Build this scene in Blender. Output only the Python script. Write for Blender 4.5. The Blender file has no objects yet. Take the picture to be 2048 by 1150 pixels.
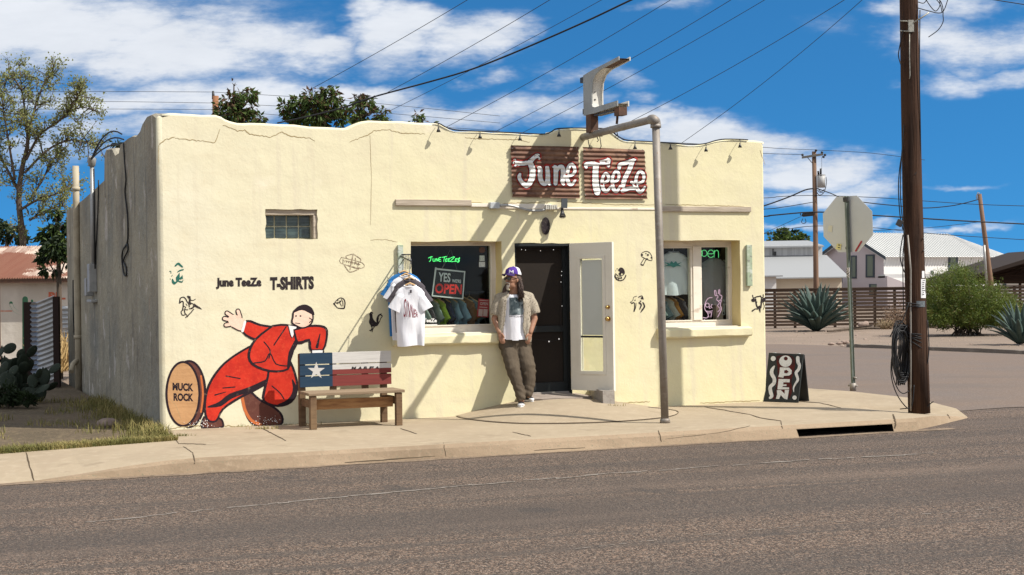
import bpy, bmesh, math, random
from mathutils import Vector as V, Matrix, noise as mnoise
from mathutils.geometry import tessellate_polygon
from mathutils.bvhtree import BVHTree
sc = bpy.context.scene
COL = sc.collection
rnd = random.Random(11)

# ------------------------------------------------------------------ camera
FPX = 3000.0; HCAM = 1.62; ROLL = math.radians(.8)
CR = V((math.cos(ROLL), 0, -math.sin(ROLL))); CU = V((math.sin(ROLL), 0, math.cos(ROLL))); CF = V((0, 1, 0)); CC = V((0, 0, HCAM))
cam_d = bpy.data.cameras.new("camera"); cam = bpy.data.objects.new("camera", cam_d); COL.objects.link(cam)
cam_d.sensor_width = 36; cam_d.lens = FPX / 2048 * 36; cam_d.clip_end = 3000; cam_d.clip_start = .1
cam.matrix_world = Matrix(((CR.x, CU.x, -CF.x, CC.x), (CR.y, CU.y, -CF.y, CC.y), (CR.z, CU.z, -CF.z, CC.z), (0, 0, 0, 1)))
sc.camera = cam

# ------------------------------------------------------------------ light
SUN_EL = math.radians(48); SUN_AZ = V((.94, -.34, 0)).normalized()
TOSUN = SUN_AZ * math.cos(SUN_EL) + V((0, 0, math.sin(SUN_EL)))
sl = bpy.data.lights.new("sun", 'SUN'); sl.energy = 4.8; sl.angle = math.radians(.5); sl.color = (1, .95, .86)
so = bpy.data.objects.new("sun", sl); so.rotation_euler = TOSUN.to_track_quat('Z', 'Y').to_euler(); so.location = (20, -20, 30); COL.objects.link(so)
sc.view_settings.view_transform = 'Standard'; sc.view_settings.look = 'None'; sc.view_settings.gamma = 1
sc.view_settings.exposure = .38
SKY_STRENGTH = .13

# ------------------------------------------------------------------ sky
def make_world():
    w = bpy.data.worlds.new("World"); sc.world = w; w.use_nodes = True
    nt = w.node_tree; N = nt.nodes; L = nt.links; N.clear()
    out = N.new('ShaderNodeOutputWorld'); bg = N.new('ShaderNodeBackground'); L.new(bg.outputs[0], out.inputs[0])
    bg.inputs[1].default_value = SKY_STRENGTH
    tc = N.new('ShaderNodeTexCoord'); sep = N.new('ShaderNodeSeparateXYZ'); L.new(tc.outputs['Generated'], sep.inputs[0])
    def math_(op, a, b=None, clamp=False):
        n = N.new('ShaderNodeMath'); n.operation = op; n.use_clamp = clamp
        for i, v in enumerate((a, b)):
            if v is None: continue
            if isinstance(v, (int, float)): n.inputs[i].default_value = v
            else: L.new(v, n.inputs[i])
        return n.outputs[0]
    # sky sampled a little higher than the eye looks: a deep desert blue down to the rooftops
    zz = math_('ADD', math_('MULTIPLY', math_('MAXIMUM', sep.outputs[2], 0), 1.5), .22)
    cmb = N.new('ShaderNodeCombineXYZ'); L.new(sep.outputs[0], cmb.inputs[0]); L.new(sep.outputs[1], cmb.inputs[1]); L.new(zz, cmb.inputs[2])
    nrm = N.new('ShaderNodeVectorMath'); nrm.operation = 'NORMALIZE'; L.new(cmb.outputs[0], nrm.inputs[0])
    sky = N.new('ShaderNodeTexSky'); sky.sky_type = 'NISHITA'; sky.sun_disc = False
    sky.sun_elevation = SUN_EL; sky.sun_rotation = math.radians(110); sky.air_density = 1.0; sky.dust_density = .4; sky.ozone_density = 2.5
    L.new(nrm.outputs[0], sky.inputs[0])
    tint = N.new('ShaderNodeMixRGB'); tint.blend_type = 'MULTIPLY'; tint.inputs[0].default_value = 1
    L.new(sky.outputs[0], tint.inputs[1]); tint.inputs[2].default_value = (.19, .635, .88, 1)
    # clouds, laid out by azimuth (x/y) and elevation (z/y)
    yy = math_('MAXIMUM', math_('ABSOLUTE', sep.outputs[1]), .02)
    ax = math_('MULTIPLY', math_('DIVIDE', sep.outputs[0], yy), 3.0); el = math_('MULTIPLY', math_('DIVIDE', sep.outputs[2], yy), 3.0)
    co = N.new('ShaderNodeCombineXYZ'); L.new(ax, co.inputs[0]); L.new(el, co.inputs[1])
    def noise_(scale, detail, rough=.6, sx=1, sy=1, off=0):
        mp = N.new('ShaderNodeMapping'); L.new(co.outputs[0], mp.inputs[0]); mp.inputs['Scale'].default_value = (sx, sy, 1); mp.inputs['Location'].default_value = (off, off * .7, off)
        n = N.new('ShaderNodeTexNoise'); L.new(mp.outputs[0], n.inputs[0]); n.inputs['Scale'].default_value = scale; n.inputs['Detail'].default_value = detail; n.inputs['Roughness'].default_value = rough
        return n
    wn = noise_(4, 5, .6, .8, 1.6, 3)
    sub = N.new('ShaderNodeVectorMath'); sub.operation = 'SUBTRACT'; L.new(wn.outputs['Color'], sub.inputs[0]); sub.inputs[1].default_value = (.5, .5, .5)
    scl = N.new('ShaderNodeVectorMath'); scl.operation = 'MULTIPLY'; L.new(sub.outputs[0], scl.inputs[0]); scl.inputs[1].default_value = (.55, .15, 0)
    wc = N.new('ShaderNodeVectorMath'); wc.operation = 'ADD'; L.new(co.outputs[0], wc.inputs[0]); L.new(scl.outputs[0], wc.inputs[1])
    blobs = [(60, 60, 540, 105, 1.05), (380, 95, 340, 82, .95), (640, 105, 190, 48, .85), (830, 70, 150, 90, .9), (960, 80, 150, 65, .75), (770, 10, 120, 50, .7),
             (180, 200, 360, 55, .8), (430, 190, 280, 62, .75), (120, 300, 260, 60, .5), (720, 190, 250, 42, .85), (880, 225, 280, 45, .8), (1040, 235, 180, 40, .65), (250, 260, 240, 45, .62), (1010, 150, 90, 20, .5),
             (1170, 170, 130, 45, .6), (1240, 215, 90, 22, .45), (1330, 255, 180, 38, .85), (1480, 280, 230, 60, .95), (1620, 335, 220, 62, .9), (1720, 375, 190, 42, .75), (1600, 395, 260, 22, .7),
             (1590, 445, 150, 12, .65), (1900, 458, 220, 12, .6), (1960, 383, 150, 13, .5), (1960, 85, 210, 66, .72), (2010, 150, 180, 34, .6), (1900, 20, 170, 45, .6), (1340, 8, 150, 22, .4),
             (1640, 60, 160, 40, .28), (300, 10, 400, 60, .4), (1230, 340, 90, 20, .3), (2100, 170, 60, 30, .7), (1000, -250, 900, 130, .5), (-900, -200, 700, 200, .6), (3200, -100, 600, 200, .5), (700, -900, 900, 300, .5), (2300, -700, 700, 250, .4)]
    acc = None
    for (cx, cy, rx, ry, wt) in blobs:
        a = (cx - 1024) / 1000; b = (575 - cy) / 1000 - .014 * (cx - 1024) / 1000
        rx /= 1000; ry /= 1000
        mp = N.new('ShaderNodeMapping'); L.new(wc.outputs[0], mp.inputs[0]); mp.inputs['Scale'].default_value = (1 / rx, 1 / ry, 0); mp.inputs['Location'].default_value = (-a / rx, -b / ry, 0)
        ln = N.new('ShaderNodeVectorMath'); ln.operation = 'LENGTH'; L.new(mp.outputs[0], ln.inputs[0])
        mr = N.new('ShaderNodeMapRange'); mr.interpolation_type = 'SMOOTHSTEP'; L.new(ln.outputs['Value'], mr.inputs[0])
        mr.inputs[1].default_value = 0; mr.inputs[2].default_value = 1.35; mr.inputs[3].default_value = wt; mr.inputs[4].default_value = 0
        acc = mr.outputs[0] if acc is None else math_('MAXIMUM', acc, mr.outputs[0])
    hi_fill = N.new('ShaderNodeMapRange'); hi_fill.interpolation_type = 'SMOOTHSTEP'; L.new(sep.outputs[2], hi_fill.inputs[0]); hi_fill.inputs[1].default_value = .24; hi_fill.inputs[2].default_value = .5; hi_fill.inputs[4].default_value = .85
    bk_fill = N.new('ShaderNodeMapRange'); bk_fill.interpolation_type = 'SMOOTHSTEP'; L.new(sep.outputs[1], bk_fill.inputs[0]); bk_fill.inputs[1].default_value = .8; bk_fill.inputs[2].default_value = .4; bk_fill.inputs[4].default_value = .85
    acc = math_('MAXIMUM', acc, math_('MAXIMUM', hi_fill.outputs[0], bk_fill.outputs[0]))  # unseen cloud cover overhead and behind, added to whiten and lift the fill
    f1 = noise_(4.6, 10, .66, .45, 1.7, 7); f2 = noise_(17, 9, .7, .5, 1.5, 13)
    fb = math_('ADD', math_('MULTIPLY', math_('SUBTRACT', f1.outputs[0], .5), 1.5), math_('MULTIPLY', math_('SUBTRACT', f2.outputs[0], .5), .95))
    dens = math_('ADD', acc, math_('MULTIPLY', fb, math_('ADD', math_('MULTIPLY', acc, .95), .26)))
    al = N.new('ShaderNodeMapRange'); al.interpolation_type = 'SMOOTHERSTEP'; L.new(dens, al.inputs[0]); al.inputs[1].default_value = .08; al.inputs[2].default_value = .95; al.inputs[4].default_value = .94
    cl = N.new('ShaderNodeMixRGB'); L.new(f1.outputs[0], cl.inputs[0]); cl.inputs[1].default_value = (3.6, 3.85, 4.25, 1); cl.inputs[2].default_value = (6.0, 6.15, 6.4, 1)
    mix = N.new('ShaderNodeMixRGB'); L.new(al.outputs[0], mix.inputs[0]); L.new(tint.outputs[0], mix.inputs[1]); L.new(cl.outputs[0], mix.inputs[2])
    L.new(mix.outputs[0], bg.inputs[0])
make_world()

# ------------------------------------------------------------------ pixel <-> place
def ray(x, y): return CF * FPX + CR * (x - 1024) + CU * (575 - y)
def pl(x, y, P, Nn):
    d = ray(x, y); return CC + d * ((P - CC).dot(Nn) / d.dot(Nn))
def gp(x, y, z=0.0): return pl(x, y, V((0, 0, z)), V((0, 0, 1)))
def ap(x, y, Y): return pl(x, y, V((0, Y, 0)), V((0, 1, 0)))
def proj(P):
    q = P - CC; k = FPX / q.dot(CF); return 1024 + q.dot(CR) * k, 575 - q.dot(CU) * k
A0 = gp(322, 860); B0 = gp(1535, 802); UW = (B0 - A0).normalized(); NW = V((UW.y, -UW.x, 0)); ZZ = V((0, 0, 1))
def un(u, n, z=0.0): return A0 + UW * u + NW * n + V((0, 0, z))
def wp(x, y, off=0.0): return pl(x, y, A0 + NW * off, NW)
def wuz(x, y, off=0.0):
    q = wp(x, y, off) - A0; return q.dot(UW), q.z
def sp(x, y, off=0.0): return pl(x, y, A0 - UW * off, UW)

# ------------------------------------------------------------------ materials
MATS = {}
def mat(name, base, rough=.85, layers=(), bumps=(), metal=0.0, spec=.3, rot=0.0, emit=None, grad=None, trans=0.0):
    """layers: (scale xyz or number, colour, lo, hi, amount, detail); bumps: (scale, strength, distance, detail)"""
    if name in MATS: return MATS[name]
    m = bpy.data.materials.new(name); MATS[name] = m; m.use_nodes = True
    nt = m.node_tree; N = nt.nodes; L = nt.links; b = N['Principled BSDF']
    b.inputs['Roughness'].default_value = rough; b.inputs['Metallic'].default_value = metal; b.inputs['Specular IOR Level'].default_value = spec
    b.inputs['Base Color'].default_value = (*base, 1)
    geo = N.new('ShaderNodeNewGeometry'); pos = geo.outputs['Position']
    if rot:
        r = N.new('ShaderNodeVectorRotate'); r.rotation_type = 'Z_AXIS'; L.new(pos, r.inputs[0]); r.inputs['Angle'].default_value = rot; pos = r.outputs[0]
    def nz(s, det, seed):
        mp = N.new('ShaderNodeMapping'); L.new(pos, mp.inputs[0]); mp.inputs['Scale'].default_value = s if isinstance(s, tuple) else (s, s, s); mp.inputs['Location'].default_value = (seed * 3.1, seed * 1.7, seed * .9)
        n = N.new('ShaderNodeTexNoise'); L.new(mp.outputs[0], n.inputs[0]); n.inputs['Scale'].default_value = 1; n.inputs['Detail'].default_value = det; n.inputs['Roughness'].default_value = .6
        return n.outputs[0]
    cur = None
    def mixc(fac, c):
        nonlocal cur
        mx = N.new('ShaderNodeMixRGB'); L.new(fac, mx.inputs[0])
        if cur is None: mx.inputs[1].default_value = (*base, 1)
        else: L.new(cur, mx.inputs[1])
        mx.inputs[2].default_value = (*c, 1); cur = mx.outputs[0]
    if grad:
        sx = N.new('ShaderNodeSeparateXYZ'); L.new(pos, sx.inputs[0]); mr = N.new('ShaderNodeMapRange'); L.new(sx.outputs[grad[0]], mr.inputs[0]); mr.inputs[1].default_value = grad[1]; mr.inputs[2].default_value = grad[2]; mixc(mr.outputs[0], grad[3])
    for i, (s, c, lo, hi, amt, det) in enumerate(layers):
        mr = N.new('ShaderNodeMapRange'); L.new(nz(s, det, i + 1), mr.inputs[0]); mr.inputs[1].default_value = lo; mr.inputs[2].default_value = hi; mr.inputs[4].default_value = amt; mixc(mr.outputs[0], c)
    if cur is not None: L.new(cur, b.inputs['Base Color'])
    prev = None
    for i, (s, st, dist, det) in enumerate(bumps):
        bp = N.new('ShaderNodeBump'); L.new(nz(s, det, i + 21), bp.inputs['Height']); bp.inputs['Strength'].default_value = st; bp.inputs['Distance'].default_value = dist
        if prev is not None: L.new(prev, bp.inputs['Normal'])
        prev = bp.outputs[0]
    if prev is not None: L.new(prev, b.inputs['Normal'])
    if emit:
        b.inputs['Emission Color'].default_value = (*emit[0], 1); b.inputs['Emission Strength'].default_value = emit[1]
    if trans:
        tr = N.new('ShaderNodeBsdfTranslucent'); mx = N.new('ShaderNodeMixShader'); mx.inputs[0].default_value = trans
        if cur is not None: L.new(cur, tr.inputs[0])
        else: tr.inputs[0].default_value = (*base, 1)
        L.new(b.outputs[0], mx.inputs[1]); L.new(tr.outputs[0], mx.inputs[2]); L.new(mx.outputs[0], N['Material Output'].inputs[0])
    return m
def glass_mat(name, refl=.012, tint=(.9, .94, .92), rough=.02):
    if name in MATS: return MATS[name]
    m = bpy.data.materials.new(name); MATS[name] = m; m.use_nodes = True; nt = m.node_tree; N = nt.nodes; L = nt.links; N.remove(N['Principled BSDF'])
    t = N.new('ShaderNodeBsdfTransparent'); t.inputs[0].default_value = (*tint, 1); g = N.new('ShaderNodeBsdfGlossy'); g.inputs['Roughness'].default_value = rough
    lw = N.new('ShaderNodeLayerWeight'); lw.inputs[0].default_value = .12; ma = N.new('ShaderNodeMath'); ma.operation = 'MULTIPLY_ADD'; L.new(lw.outputs['Fresnel'], ma.inputs[0]); ma.inputs[1].default_value = .35; ma.inputs[2].default_value = refl
    mx = N.new('ShaderNodeMixShader'); L.new(ma.outputs[0], mx.inputs[0]); L.new(t.outputs[0], mx.inputs[1]); L.new(g.outputs[0], mx.inputs[2]); L.new(mx.outputs[0], N['Material Output'].inputs[0])
    return m
THETA = math.atan2(UW.y, UW.x)
def wood(name, base, dark, rough=.85, sc_=(3, 40, 40), amt=.7, rot=-THETA):
    return mat(name, base, rough, [(sc_, dark, .42, .68, amt, 6), ((sc_[0] * .4, sc_[1] * .2, sc_[2] * .2), tuple(c * .6 for c in base), .5, .75, .5, 3)], [(sc_, .5, .01, 5)], rot=rot)

# ------------------------------------------------------------------ mesh builder
WL = {}
class MB:
    def __init__(s): s.v = []; s.f = []; s.m = []; s.mi = 0; s.sm = []; s.smooth = False
    def add(s, pts): k = len(s.v); s.v.extend(V(p) for p in pts); return k
    def face(s, ids): s.f.append(tuple(ids)); s.m.append(s.mi); s.sm.append(s.smooth)
    def poly(s, pts):
        k = s.add(pts); s.face(range(k, k + len(pts)))
    def tess(s, pts2, fn):
        if isinstance(pts2[0][0], (int, float)): pts2 = [pts2]
        loops = [[V((p[0], p[1], 0)) for p in lp] for lp in pts2]; flat = [p for lp in loops for p in lp]
        k = s.add([fn(p.x, p.y) for p in flat])
        for t in tessellate_polygon(loops): s.face([k + i for i in t])
        return k
    def box(s, c, ax, ay, az):
        c = V(c); ax = V(ax); ay = V(ay); az = V(az)
        k = s.add([c + ax * i + ay * j + az * l for l in (-1, 1) for j in (-1, 1) for i in (-1, 1)])
        for q in ((0, 2, 3, 1), (4, 5, 7, 6), (0, 1, 5, 4), (2, 6, 7, 3), (0, 4, 6, 2), (1, 3, 7, 5)): s.face([k + i for i in q])
    def ubox(s, u0, u1, n0, n1, z0, z1):
        s.box(un((u0 + u1) / 2, (n0 + n1) / 2, (z0 + z1) / 2), UW * (u1 - u0) / 2, NW * (n1 - n0) / 2, V((0, 0, (z1 - z0) / 2)))
    def prism(s, pts, off):
        """pts: 3D planar outline, off: thickness vector"""
        pts = [V(p) for p in pts]; off = V(off); n = len(pts); nn = V((0, 0, 0))
        for i in range(n): nn += pts[i].cross(pts[(i + 1) % n])
        t = max(range(3), key=lambda i: abs(nn[i])); a, b = [i for i in range(3) if i != t]
        k = s.add(pts + [p + off for p in pts]); tr = tessellate_polygon([[V((p[a], p[b], 0)) for p in pts]])
        for q in tr: s.face([k + i for i in q]); s.face([k + n + i for i in reversed(q)])
        for i in range(n): j = (i + 1) % n; s.face((k + i, k + j, k + n + j, k + n + i))
    def tube(s, pts, r, seg=8, cap=True):
        pts = [V(p) for p in pts]; n = len(pts); rs = r if isinstance(r, (list, tuple)) else [r] * n
        sm = s.smooth; s.smooth = True; up = None; k0 = len(s.v)
        for i, p in enumerate(pts):
            d = (pts[min(i + 1, n - 1)] - pts[max(i - 1, 0)])
            d = d.normalized() if d.length > 1e-9 else V((0, 0, 1))
            if up is None: up = d.orthogonal().normalized()
            up = (up - d * up.dot(d)); up = up.normalized() if up.length > 1e-6 else d.orthogonal().normalized()
            sd = d.cross(up)
            s.v.extend(p + (up * math.cos(2 * math.pi * j / seg) + sd * math.sin(2 * math.pi * j / seg)) * rs[i] for j in range(seg))
        for i in range(n - 1):
            for j in range(seg):
                j2 = (j + 1) % seg; s.face((k0 + i * seg + j, k0 + i * seg + j2, k0 + (i + 1) * seg + j2, k0 + (i + 1) * seg + j))
        s.smooth = False
        if cap:
            s.face([k0 + j for j in reversed(range(seg))]); s.face([k0 + (n - 1) * seg + j for j in range(seg)])
        s.smooth = sm
    def ell(s, c, ax, ay, az, seg=14, rings=9):
        c = V(c); ax = V(ax); ay = V(ay); az = V(az); k = len(s.v); sm = s.smooth; s.smooth = True
        s.v.append(c - az)
        for i in range(1, rings):
            t = -math.pi / 2 + math.pi * i / rings
            s.v.extend(c + (ax * math.cos(2 * math.pi * j / seg) + ay * math.sin(2 * math.pi * j / seg)) * math.cos(t) + az * math.sin(t) for j in range(seg))
        s.v.append(c + az); e = len(s.v) - 1
        for j in range(seg):
            j2 = (j + 1) % seg; s.face((k, k + 1 + j2, k + 1 + j)); s.face((e, e - seg + j, e - seg + j2))
            for i in range(rings - 2): s.face((k + 1 + i * seg + j, k + 1 + i * seg + j2, k + 1 + (i + 1) * seg + j2, k + 1 + (i + 1) * seg + j))
        s.smooth = sm
    def loft(s, rings, closed=True, capa=False, capb=False):
        n = len(rings[0]); k = len(s.v)
        for r in rings: s.v.extend(V(p) for p in r)
        for i in range(len(rings) - 1):
            for j in range(n if closed else n - 1):
                j2 = (j + 1) % n; s.face((k + i * n + j, k + i * n + j2, k + (i + 1) * n + j2, k + (i + 1) * n + j))
        if capa: s.face([k + j for j in reversed(range(n))])
        if capb: s.face([k + (len(rings) - 1) * n + j for j in range(n)])
    def build(s, name, mats, parent=None, label=None, cat=None, group=None, kind=None, bevel=0, origin=None):
        me = bpy.data.meshes.new(name)
        if parent is not None: o0 = WL[parent] if origin is None else V(origin)
        elif origin is not None: o0 = V(origin)
        else:
            zs = min(p.z for p in s.v); o0 = sum(s.v, V((0, 0, 0))) / len(s.v); o0 = V((o0.x, o0.y, zs))
        me.from_pydata([p - o0 for p in s.v], [], s.f)
        if not isinstance(mats, (list, tuple)): mats = [mats]
        for m in mats: me.materials.append(m)
        me.polygons.foreach_set('material_index', s.m); me.polygons.foreach_set('use_smooth', s.sm); me.update()
        o = bpy.data.objects.new(name, me); COL.objects.link(o); WL[o] = o0
        if parent is not None: o.parent = parent; o.location = o0 - WL[parent]
        else: o.location = o0
        tag(o, label, cat, group, kind)
        if bevel:
            b = o.modifiers.new('bevel', 'BEVEL'); b.width = bevel; b.segments = 2; b.limit_method = 'ANGLE'; b.angle_limit = .6
        return o
def tag(o, label=None, cat=None, group=None, kind=None):
    if label: o['label'] = label
    if cat: o['category'] = cat
    if group: o['group'] = group
    if kind: o['kind'] = kind
def thing(name, label, cat, loc, group=None):
    o = bpy.data.objects.new(name, None); o.empty_display_size = .1; COL.objects.link(o); o.location = loc; WL[o] = V(loc); tag(o, label, cat, group); return o
def smoothline(pts, step=3):
    """Catmull-Rom through 2D/3D points"""
    if len(pts) < 3: return [tuple(p) for p in pts]
    out = []; n = len(pts); d = len(pts[0])
    for i in range(n - 1):
        p0 = pts[max(i - 1, 0)]; p1 = pts[i]; p2 = pts[i + 1]; p3 = pts[min(i + 2, n - 1)]
        for k in range(step):
            t = k / step
            out.append(tuple(.5 * (2 * p1[a] + (p2[a] - p0[a]) * t + (2 * p0[a] - 5 * p1[a] + 4 * p2[a] - p3[a]) * t * t + (3 * p1[a] - p0[a] - 3 * p2[a] + p3[a]) * t ** 3) for a in range(d)))
    out.append(tuple(pts[-1])); return out
def text2d(t, bold=0.0, res=3):
    c = bpy.data.curves.new('lettering', 'FONT'); c.body = t; c.size = 1; c.offset = bold; c.resolution_u = res
    o = bpy.data.objects.new('lettering', c); COL.objects.link(o); dg = bpy.context.evaluated_depsgraph_get(); dg.update()
    me = o.evaluated_get(dg).to_mesh(); vs = [(v.co.x, v.co.y) for v in me.vertices]; fs = [tuple(p.vertices) for p in me.polygons]
    o.evaluated_get(dg).to_mesh_clear(); bpy.data.objects.remove(o); bpy.data.curves.remove(c)
    x0 = min(v[0] for v in vs); x1 = max(v[0] for v in vs); y0 = min(v[1] for v in vs); y1 = max(v[1] for v in vs)
    return [((x - x0) / (x1 - x0), 1 - (y - y0) / (y1 - y0)) for x, y in vs], fs
class Paint:
    """flat paint on a surface, drawn in photo pixels and laid on the surface by mapper(x, y, lift)"""
    def __init__(s, mapper, base=.004, step=.00015): s.mb = MB(); s.m = mapper; s.b = base; s.st = step
    def lift(s): s.b += s.st; return s.b
    def stroke(s, pts, w, sm=True, closed=False, across=1, cap=True, step=3):
        pts = [tuple(p) for p in pts]
        if closed: pts = pts + [pts[0]]
        if sm: pts = smoothline(pts, step)
        n = len(pts); o = s.lift(); L = []; ws = w if isinstance(w, (list, tuple)) else [w]
        for i in range(n):
            a = pts[max(i - 1, 0)]; b = pts[min(i + 1, n - 1)]
            if closed and i in (0, n - 1): a = pts[-2]; b = pts[1]
            dx, dy = b[0] - a[0], b[1] - a[1]; l = math.hypot(dx, dy) or 1
            t = i / max(n - 1, 1) * (len(ws) - 1); k = min(int(t), len(ws) - 2) if len(ws) > 1 else 0
            h = (ws[k] + (ws[k + 1] - ws[k]) * (t - k) if len(ws) > 1 else ws[0]) / 2
            L.append([(pts[i][0] - dy / l * h * q, pts[i][1] + dx / l * h * q, dx / l, dy / l, h) for q in [1 - 2 * j / across for j in range(across + 1)]])
        s.mb.loft([[s.m(p[0], p[1], o) for p in r] for r in L], closed=False)
        if cap and not closed:
            for e, sg in ((0, -1), (n - 1, 1)):
                x, y = pts[e]; _, _, dx, dy, h = L[e][0]
                if h > .35:
                    cp = [(x - dy * h * math.cos(t) + dx * sg * h * math.sin(t), y + dx * h * math.cos(t) + dy * sg * h * math.sin(t)) for t in [math.pi * i / 5 for i in range(6)]]
                    s.mb.poly([s.m(p[0], p[1], o) for p in cp])
    def poly(s, pts, sm=False, step=3):
        if sm:
            q = smoothline(list(pts) + [pts[0]], step)[:-1]
        else: q = list(pts)
        o = s.lift(); s.mb.tess(q, lambda x, y: s.m(x, y, o))
    def circ(s, x, y, r, ry=None, n=14, rot=0):
        ry = ry or r; c, d = math.cos(rot), math.sin(rot)
        s.poly([(x + c * r * math.cos(a) - d * ry * math.sin(a), y + d * r * math.cos(a) + c * ry * math.sin(a)) for a in [2 * math.pi * i / n for i in range(n)]])
    def text(s, t, x0, y0, x1, y1, bold=0.0, dy=0.0, warp=None):
        vs, fs = text2d(t, bold); o = s.lift()
        f = warp or (lambda a, b: (x0 + a * (x1 - x0), y0 + b * (y1 - y0) + dy * a))
        k = s.mb.add([s.m(*f(a, b), o) for a, b in vs])
        for q in fs: s.mb.face([k + i for i in q])
    def build(s, *a, **k): return s.mb.build(*a, **k)
def W(x, y, o): return wp(x, y, o)
def bvh_of(mbs):
    vs = []; fs = []
    for m in (mbs if isinstance(mbs, (list, tuple)) else [mbs]):
        k = len(vs); vs += m.v; fs += [tuple(k + i for i in f) for f in m.f]
    return BVHTree.FromPolygons(vs, fs)
def hit(x, y, bvh, off=0.0):
    d = ray(x, y).normalized(); r = bvh.ray_cast(CC, d)
    if r[0] is None: return None
    return r[0] - d * off
def catenary(p, q, sag, n=14): return [p.lerp(q, i / n) - V((0, 0, sag * 4 * (i / n) * (1 - i / n))) for i in range(n + 1)]
# ------------------------------------------------------------------ ground, road, pavement
M_ROAD = mat('asphalt', (.108, .078, .060), .92, [(20, (.062, .046, .038), .53, .60, .7, 2), (30, (.055, .042, .036), .50, .58, .8, 2), (26, (.22, .152, .112), .59, .63, .8, 1), (46, (.23, .158, .117), .55, .62, .85, 1), (80, (.020, .017, .016), .56, .61, .9, 1), (100, (.42, .36, .30), .64, .67, .8, 1), ((.035, .62, 1), (.060, .053, .049), .46, .60, .55, 2), ((.06, 2.4, 1), (.07, .060, .053), .54, .62, .55, 3), (.45, (.085, .066, .055), .52, .66, .5, 4), ((.05, .5, 1), (.19, .14, .11), .56, .66, .35, 3), (.9, (.05, .046, .044), .64, .70, .5, 4)], [(48, 1.0, .022, 2), (12, .3, .02, 3)], spec=.2, rot=-math.radians(18))
M_SIDE = mat('worn_asphalt', (.150, .110, .086), .95, [(.5, (.13, .105, .092), .4, .65, .8, 4), (38, (.25, .2, .17), .55, .68, .6, 2), ((.3, .9, 1), (.125, .10, .085), .52, .68, .6, 4)], [(38, .6, .012, 2)])
M_GRAVEL = mat('gravel', (.205, .158, .122), .95, [(.35, (.26, .195, .15), .42, .62, .8, 4), (26, (.15, .115, .10), .55, .66, .8, 3), (1.6, (.22, .165, .12), .52, .66, .6, 3)], [(24, .8, .03, 3)])
M_DIRT = mat('dry_dirt', (.13, .095, .06), .95, [(.8, (.085, .065, .04), .42, .62, .8, 4), (14, (.21, .16, .095), .52, .66, .6, 4)], [(18, .9, .04, 4)])
M_CONC = mat('pavement_concrete', (.335, .268, .188), .9, [(.9, (.275, .215, .148), .46, .68, .75, 6), ((.3, 3, 3), (.30, .24, .165), .52, .66, .5, 4), (9, (.41, .335, .245), .5, .7, .5, 4), (2.2, (.20, .155, .105), .60, .70, .6, 6), (60, (.26, .235, .17), .58, .68, .5, 2), ((2.5, .5, 2), (.30, .235, .165), .56, .70, .6, 4)], [(60, .3, .006, 3), (6, .2, .012, 3)])
M_CURB = mat('kerb_concrete', (.285, .21, .14), .9, [(1.2, (.20, .145, .095), .45, .66, .8, 5), (12, (.34, .255, .175), .52, .7, .5, 4), (50, (.16, .15, .1), .6, .68, .6, 2)], [(40, .4, .008, 3), (6, .3, .02, 3)])
M_DARK = mat('black_gap', (.012, .011, .010), 1, spec=0)
M_CRACK = mat('crack_dirt', (.085, .065, .046), 1, spec=0)
def sheet(name, pts, m, z):
    mb = MB(); mb.tess(pts, lambda x, y: V((x, y, z))); return mb.build(name, m, kind='structure', origin=(0, 0, z))
sheet('ground', [(-900, -250), (900, -250), (900, 1500), (-900, 1500)], M_GRAVEL, -.19)
P_ = lambda u, n: un(u, n).xy[:]
sheet('road', [P_(-150, 3.1), P_(-2, 3.24), P_(8.5, 2.95), P_(9.9, 1.9), P_(10.3, -1), P_(10.2, -10), P_(10.6, -12), P_(60, -12), P_(150, -2), P_(150, 60), P_(-150, 60)], M_ROAD, -.15)
# side street: runs back past the corner to the low kerb
ce = [gp(x, y, -.142) for x, y in ((1560, 688), (1690, 692), (1810, 699), (2060, 709))]; ce.append(ce[-1] + (ce[-1] - ce[-2]) * 6)
sheet('side_street', [P_(10.25, -8), P_(10.2, 0.2)] + [P_(10.4 + .5 * i, 1.3 + .55 * mnoise.noise(V((i * .31, 2, 0))) + .25 * mnoise.noise(V((i * 1.3, 5, 0)))) for i in range(60)] + [P_(70, 0.5)] + [c.xy[:] for c in reversed(ce)] + [P_(10.2, -25)], M_SIDE, -.144)
mb = MB(); mb.tess([P_(-.05, 0.0), P_(-.1, 1.25), P_(-.9, 1.42), P_(-2, 1.72), P_(-10, 1.8), P_(-60, 2), P_(-60, -16), P_(-.1, -16)], lambda x, y: V((x, y, -.012)))
mb.build('dirt_yard', M_DIRT, kind='structure', origin=(0, 0, -.012))
# pavement loft: back, middle, kerb top, kerb nose, kerb foot
def prof(u):
    t = min(max((u + 2.0) / 1.9, 0), 1); t = t * t * (3 - 2 * t)   # 0 at the dropped kerb, 1 at full height
    nb = 1.72 + (1.25 - 1.72) * min(max((u + 2) / 1.9, 0), 1) if u < -.06 else -.02
    kz = -.144 + t * .144
    return [(nb, -.006 if u > -.06 else -.008), (2.2 if u < -.06 else 1.6, -.006 - .03 * (1 - t)), (2.95 - .1 * (1 - t), kz * (.8 if t < 1 else 1) - .004), (3.07, kz - .012), (3.13, kz - .045 * t - .002), (3.19 + .02 * math.sin(u * 2.1), -.17)]
us = [-40, -10, -5, -2, -1.6, -1.2, -.8, -.4, -.1, -.059, .5, 1, 1.5, 2, 2.5, 3, 3.5, 4, 4.5, 5, 5.5, 6, 6.72, 8.05, 8.4]
pav = MB(); rows = [[un(u, n, z) for n, z in prof(u)] for u in us]
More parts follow.
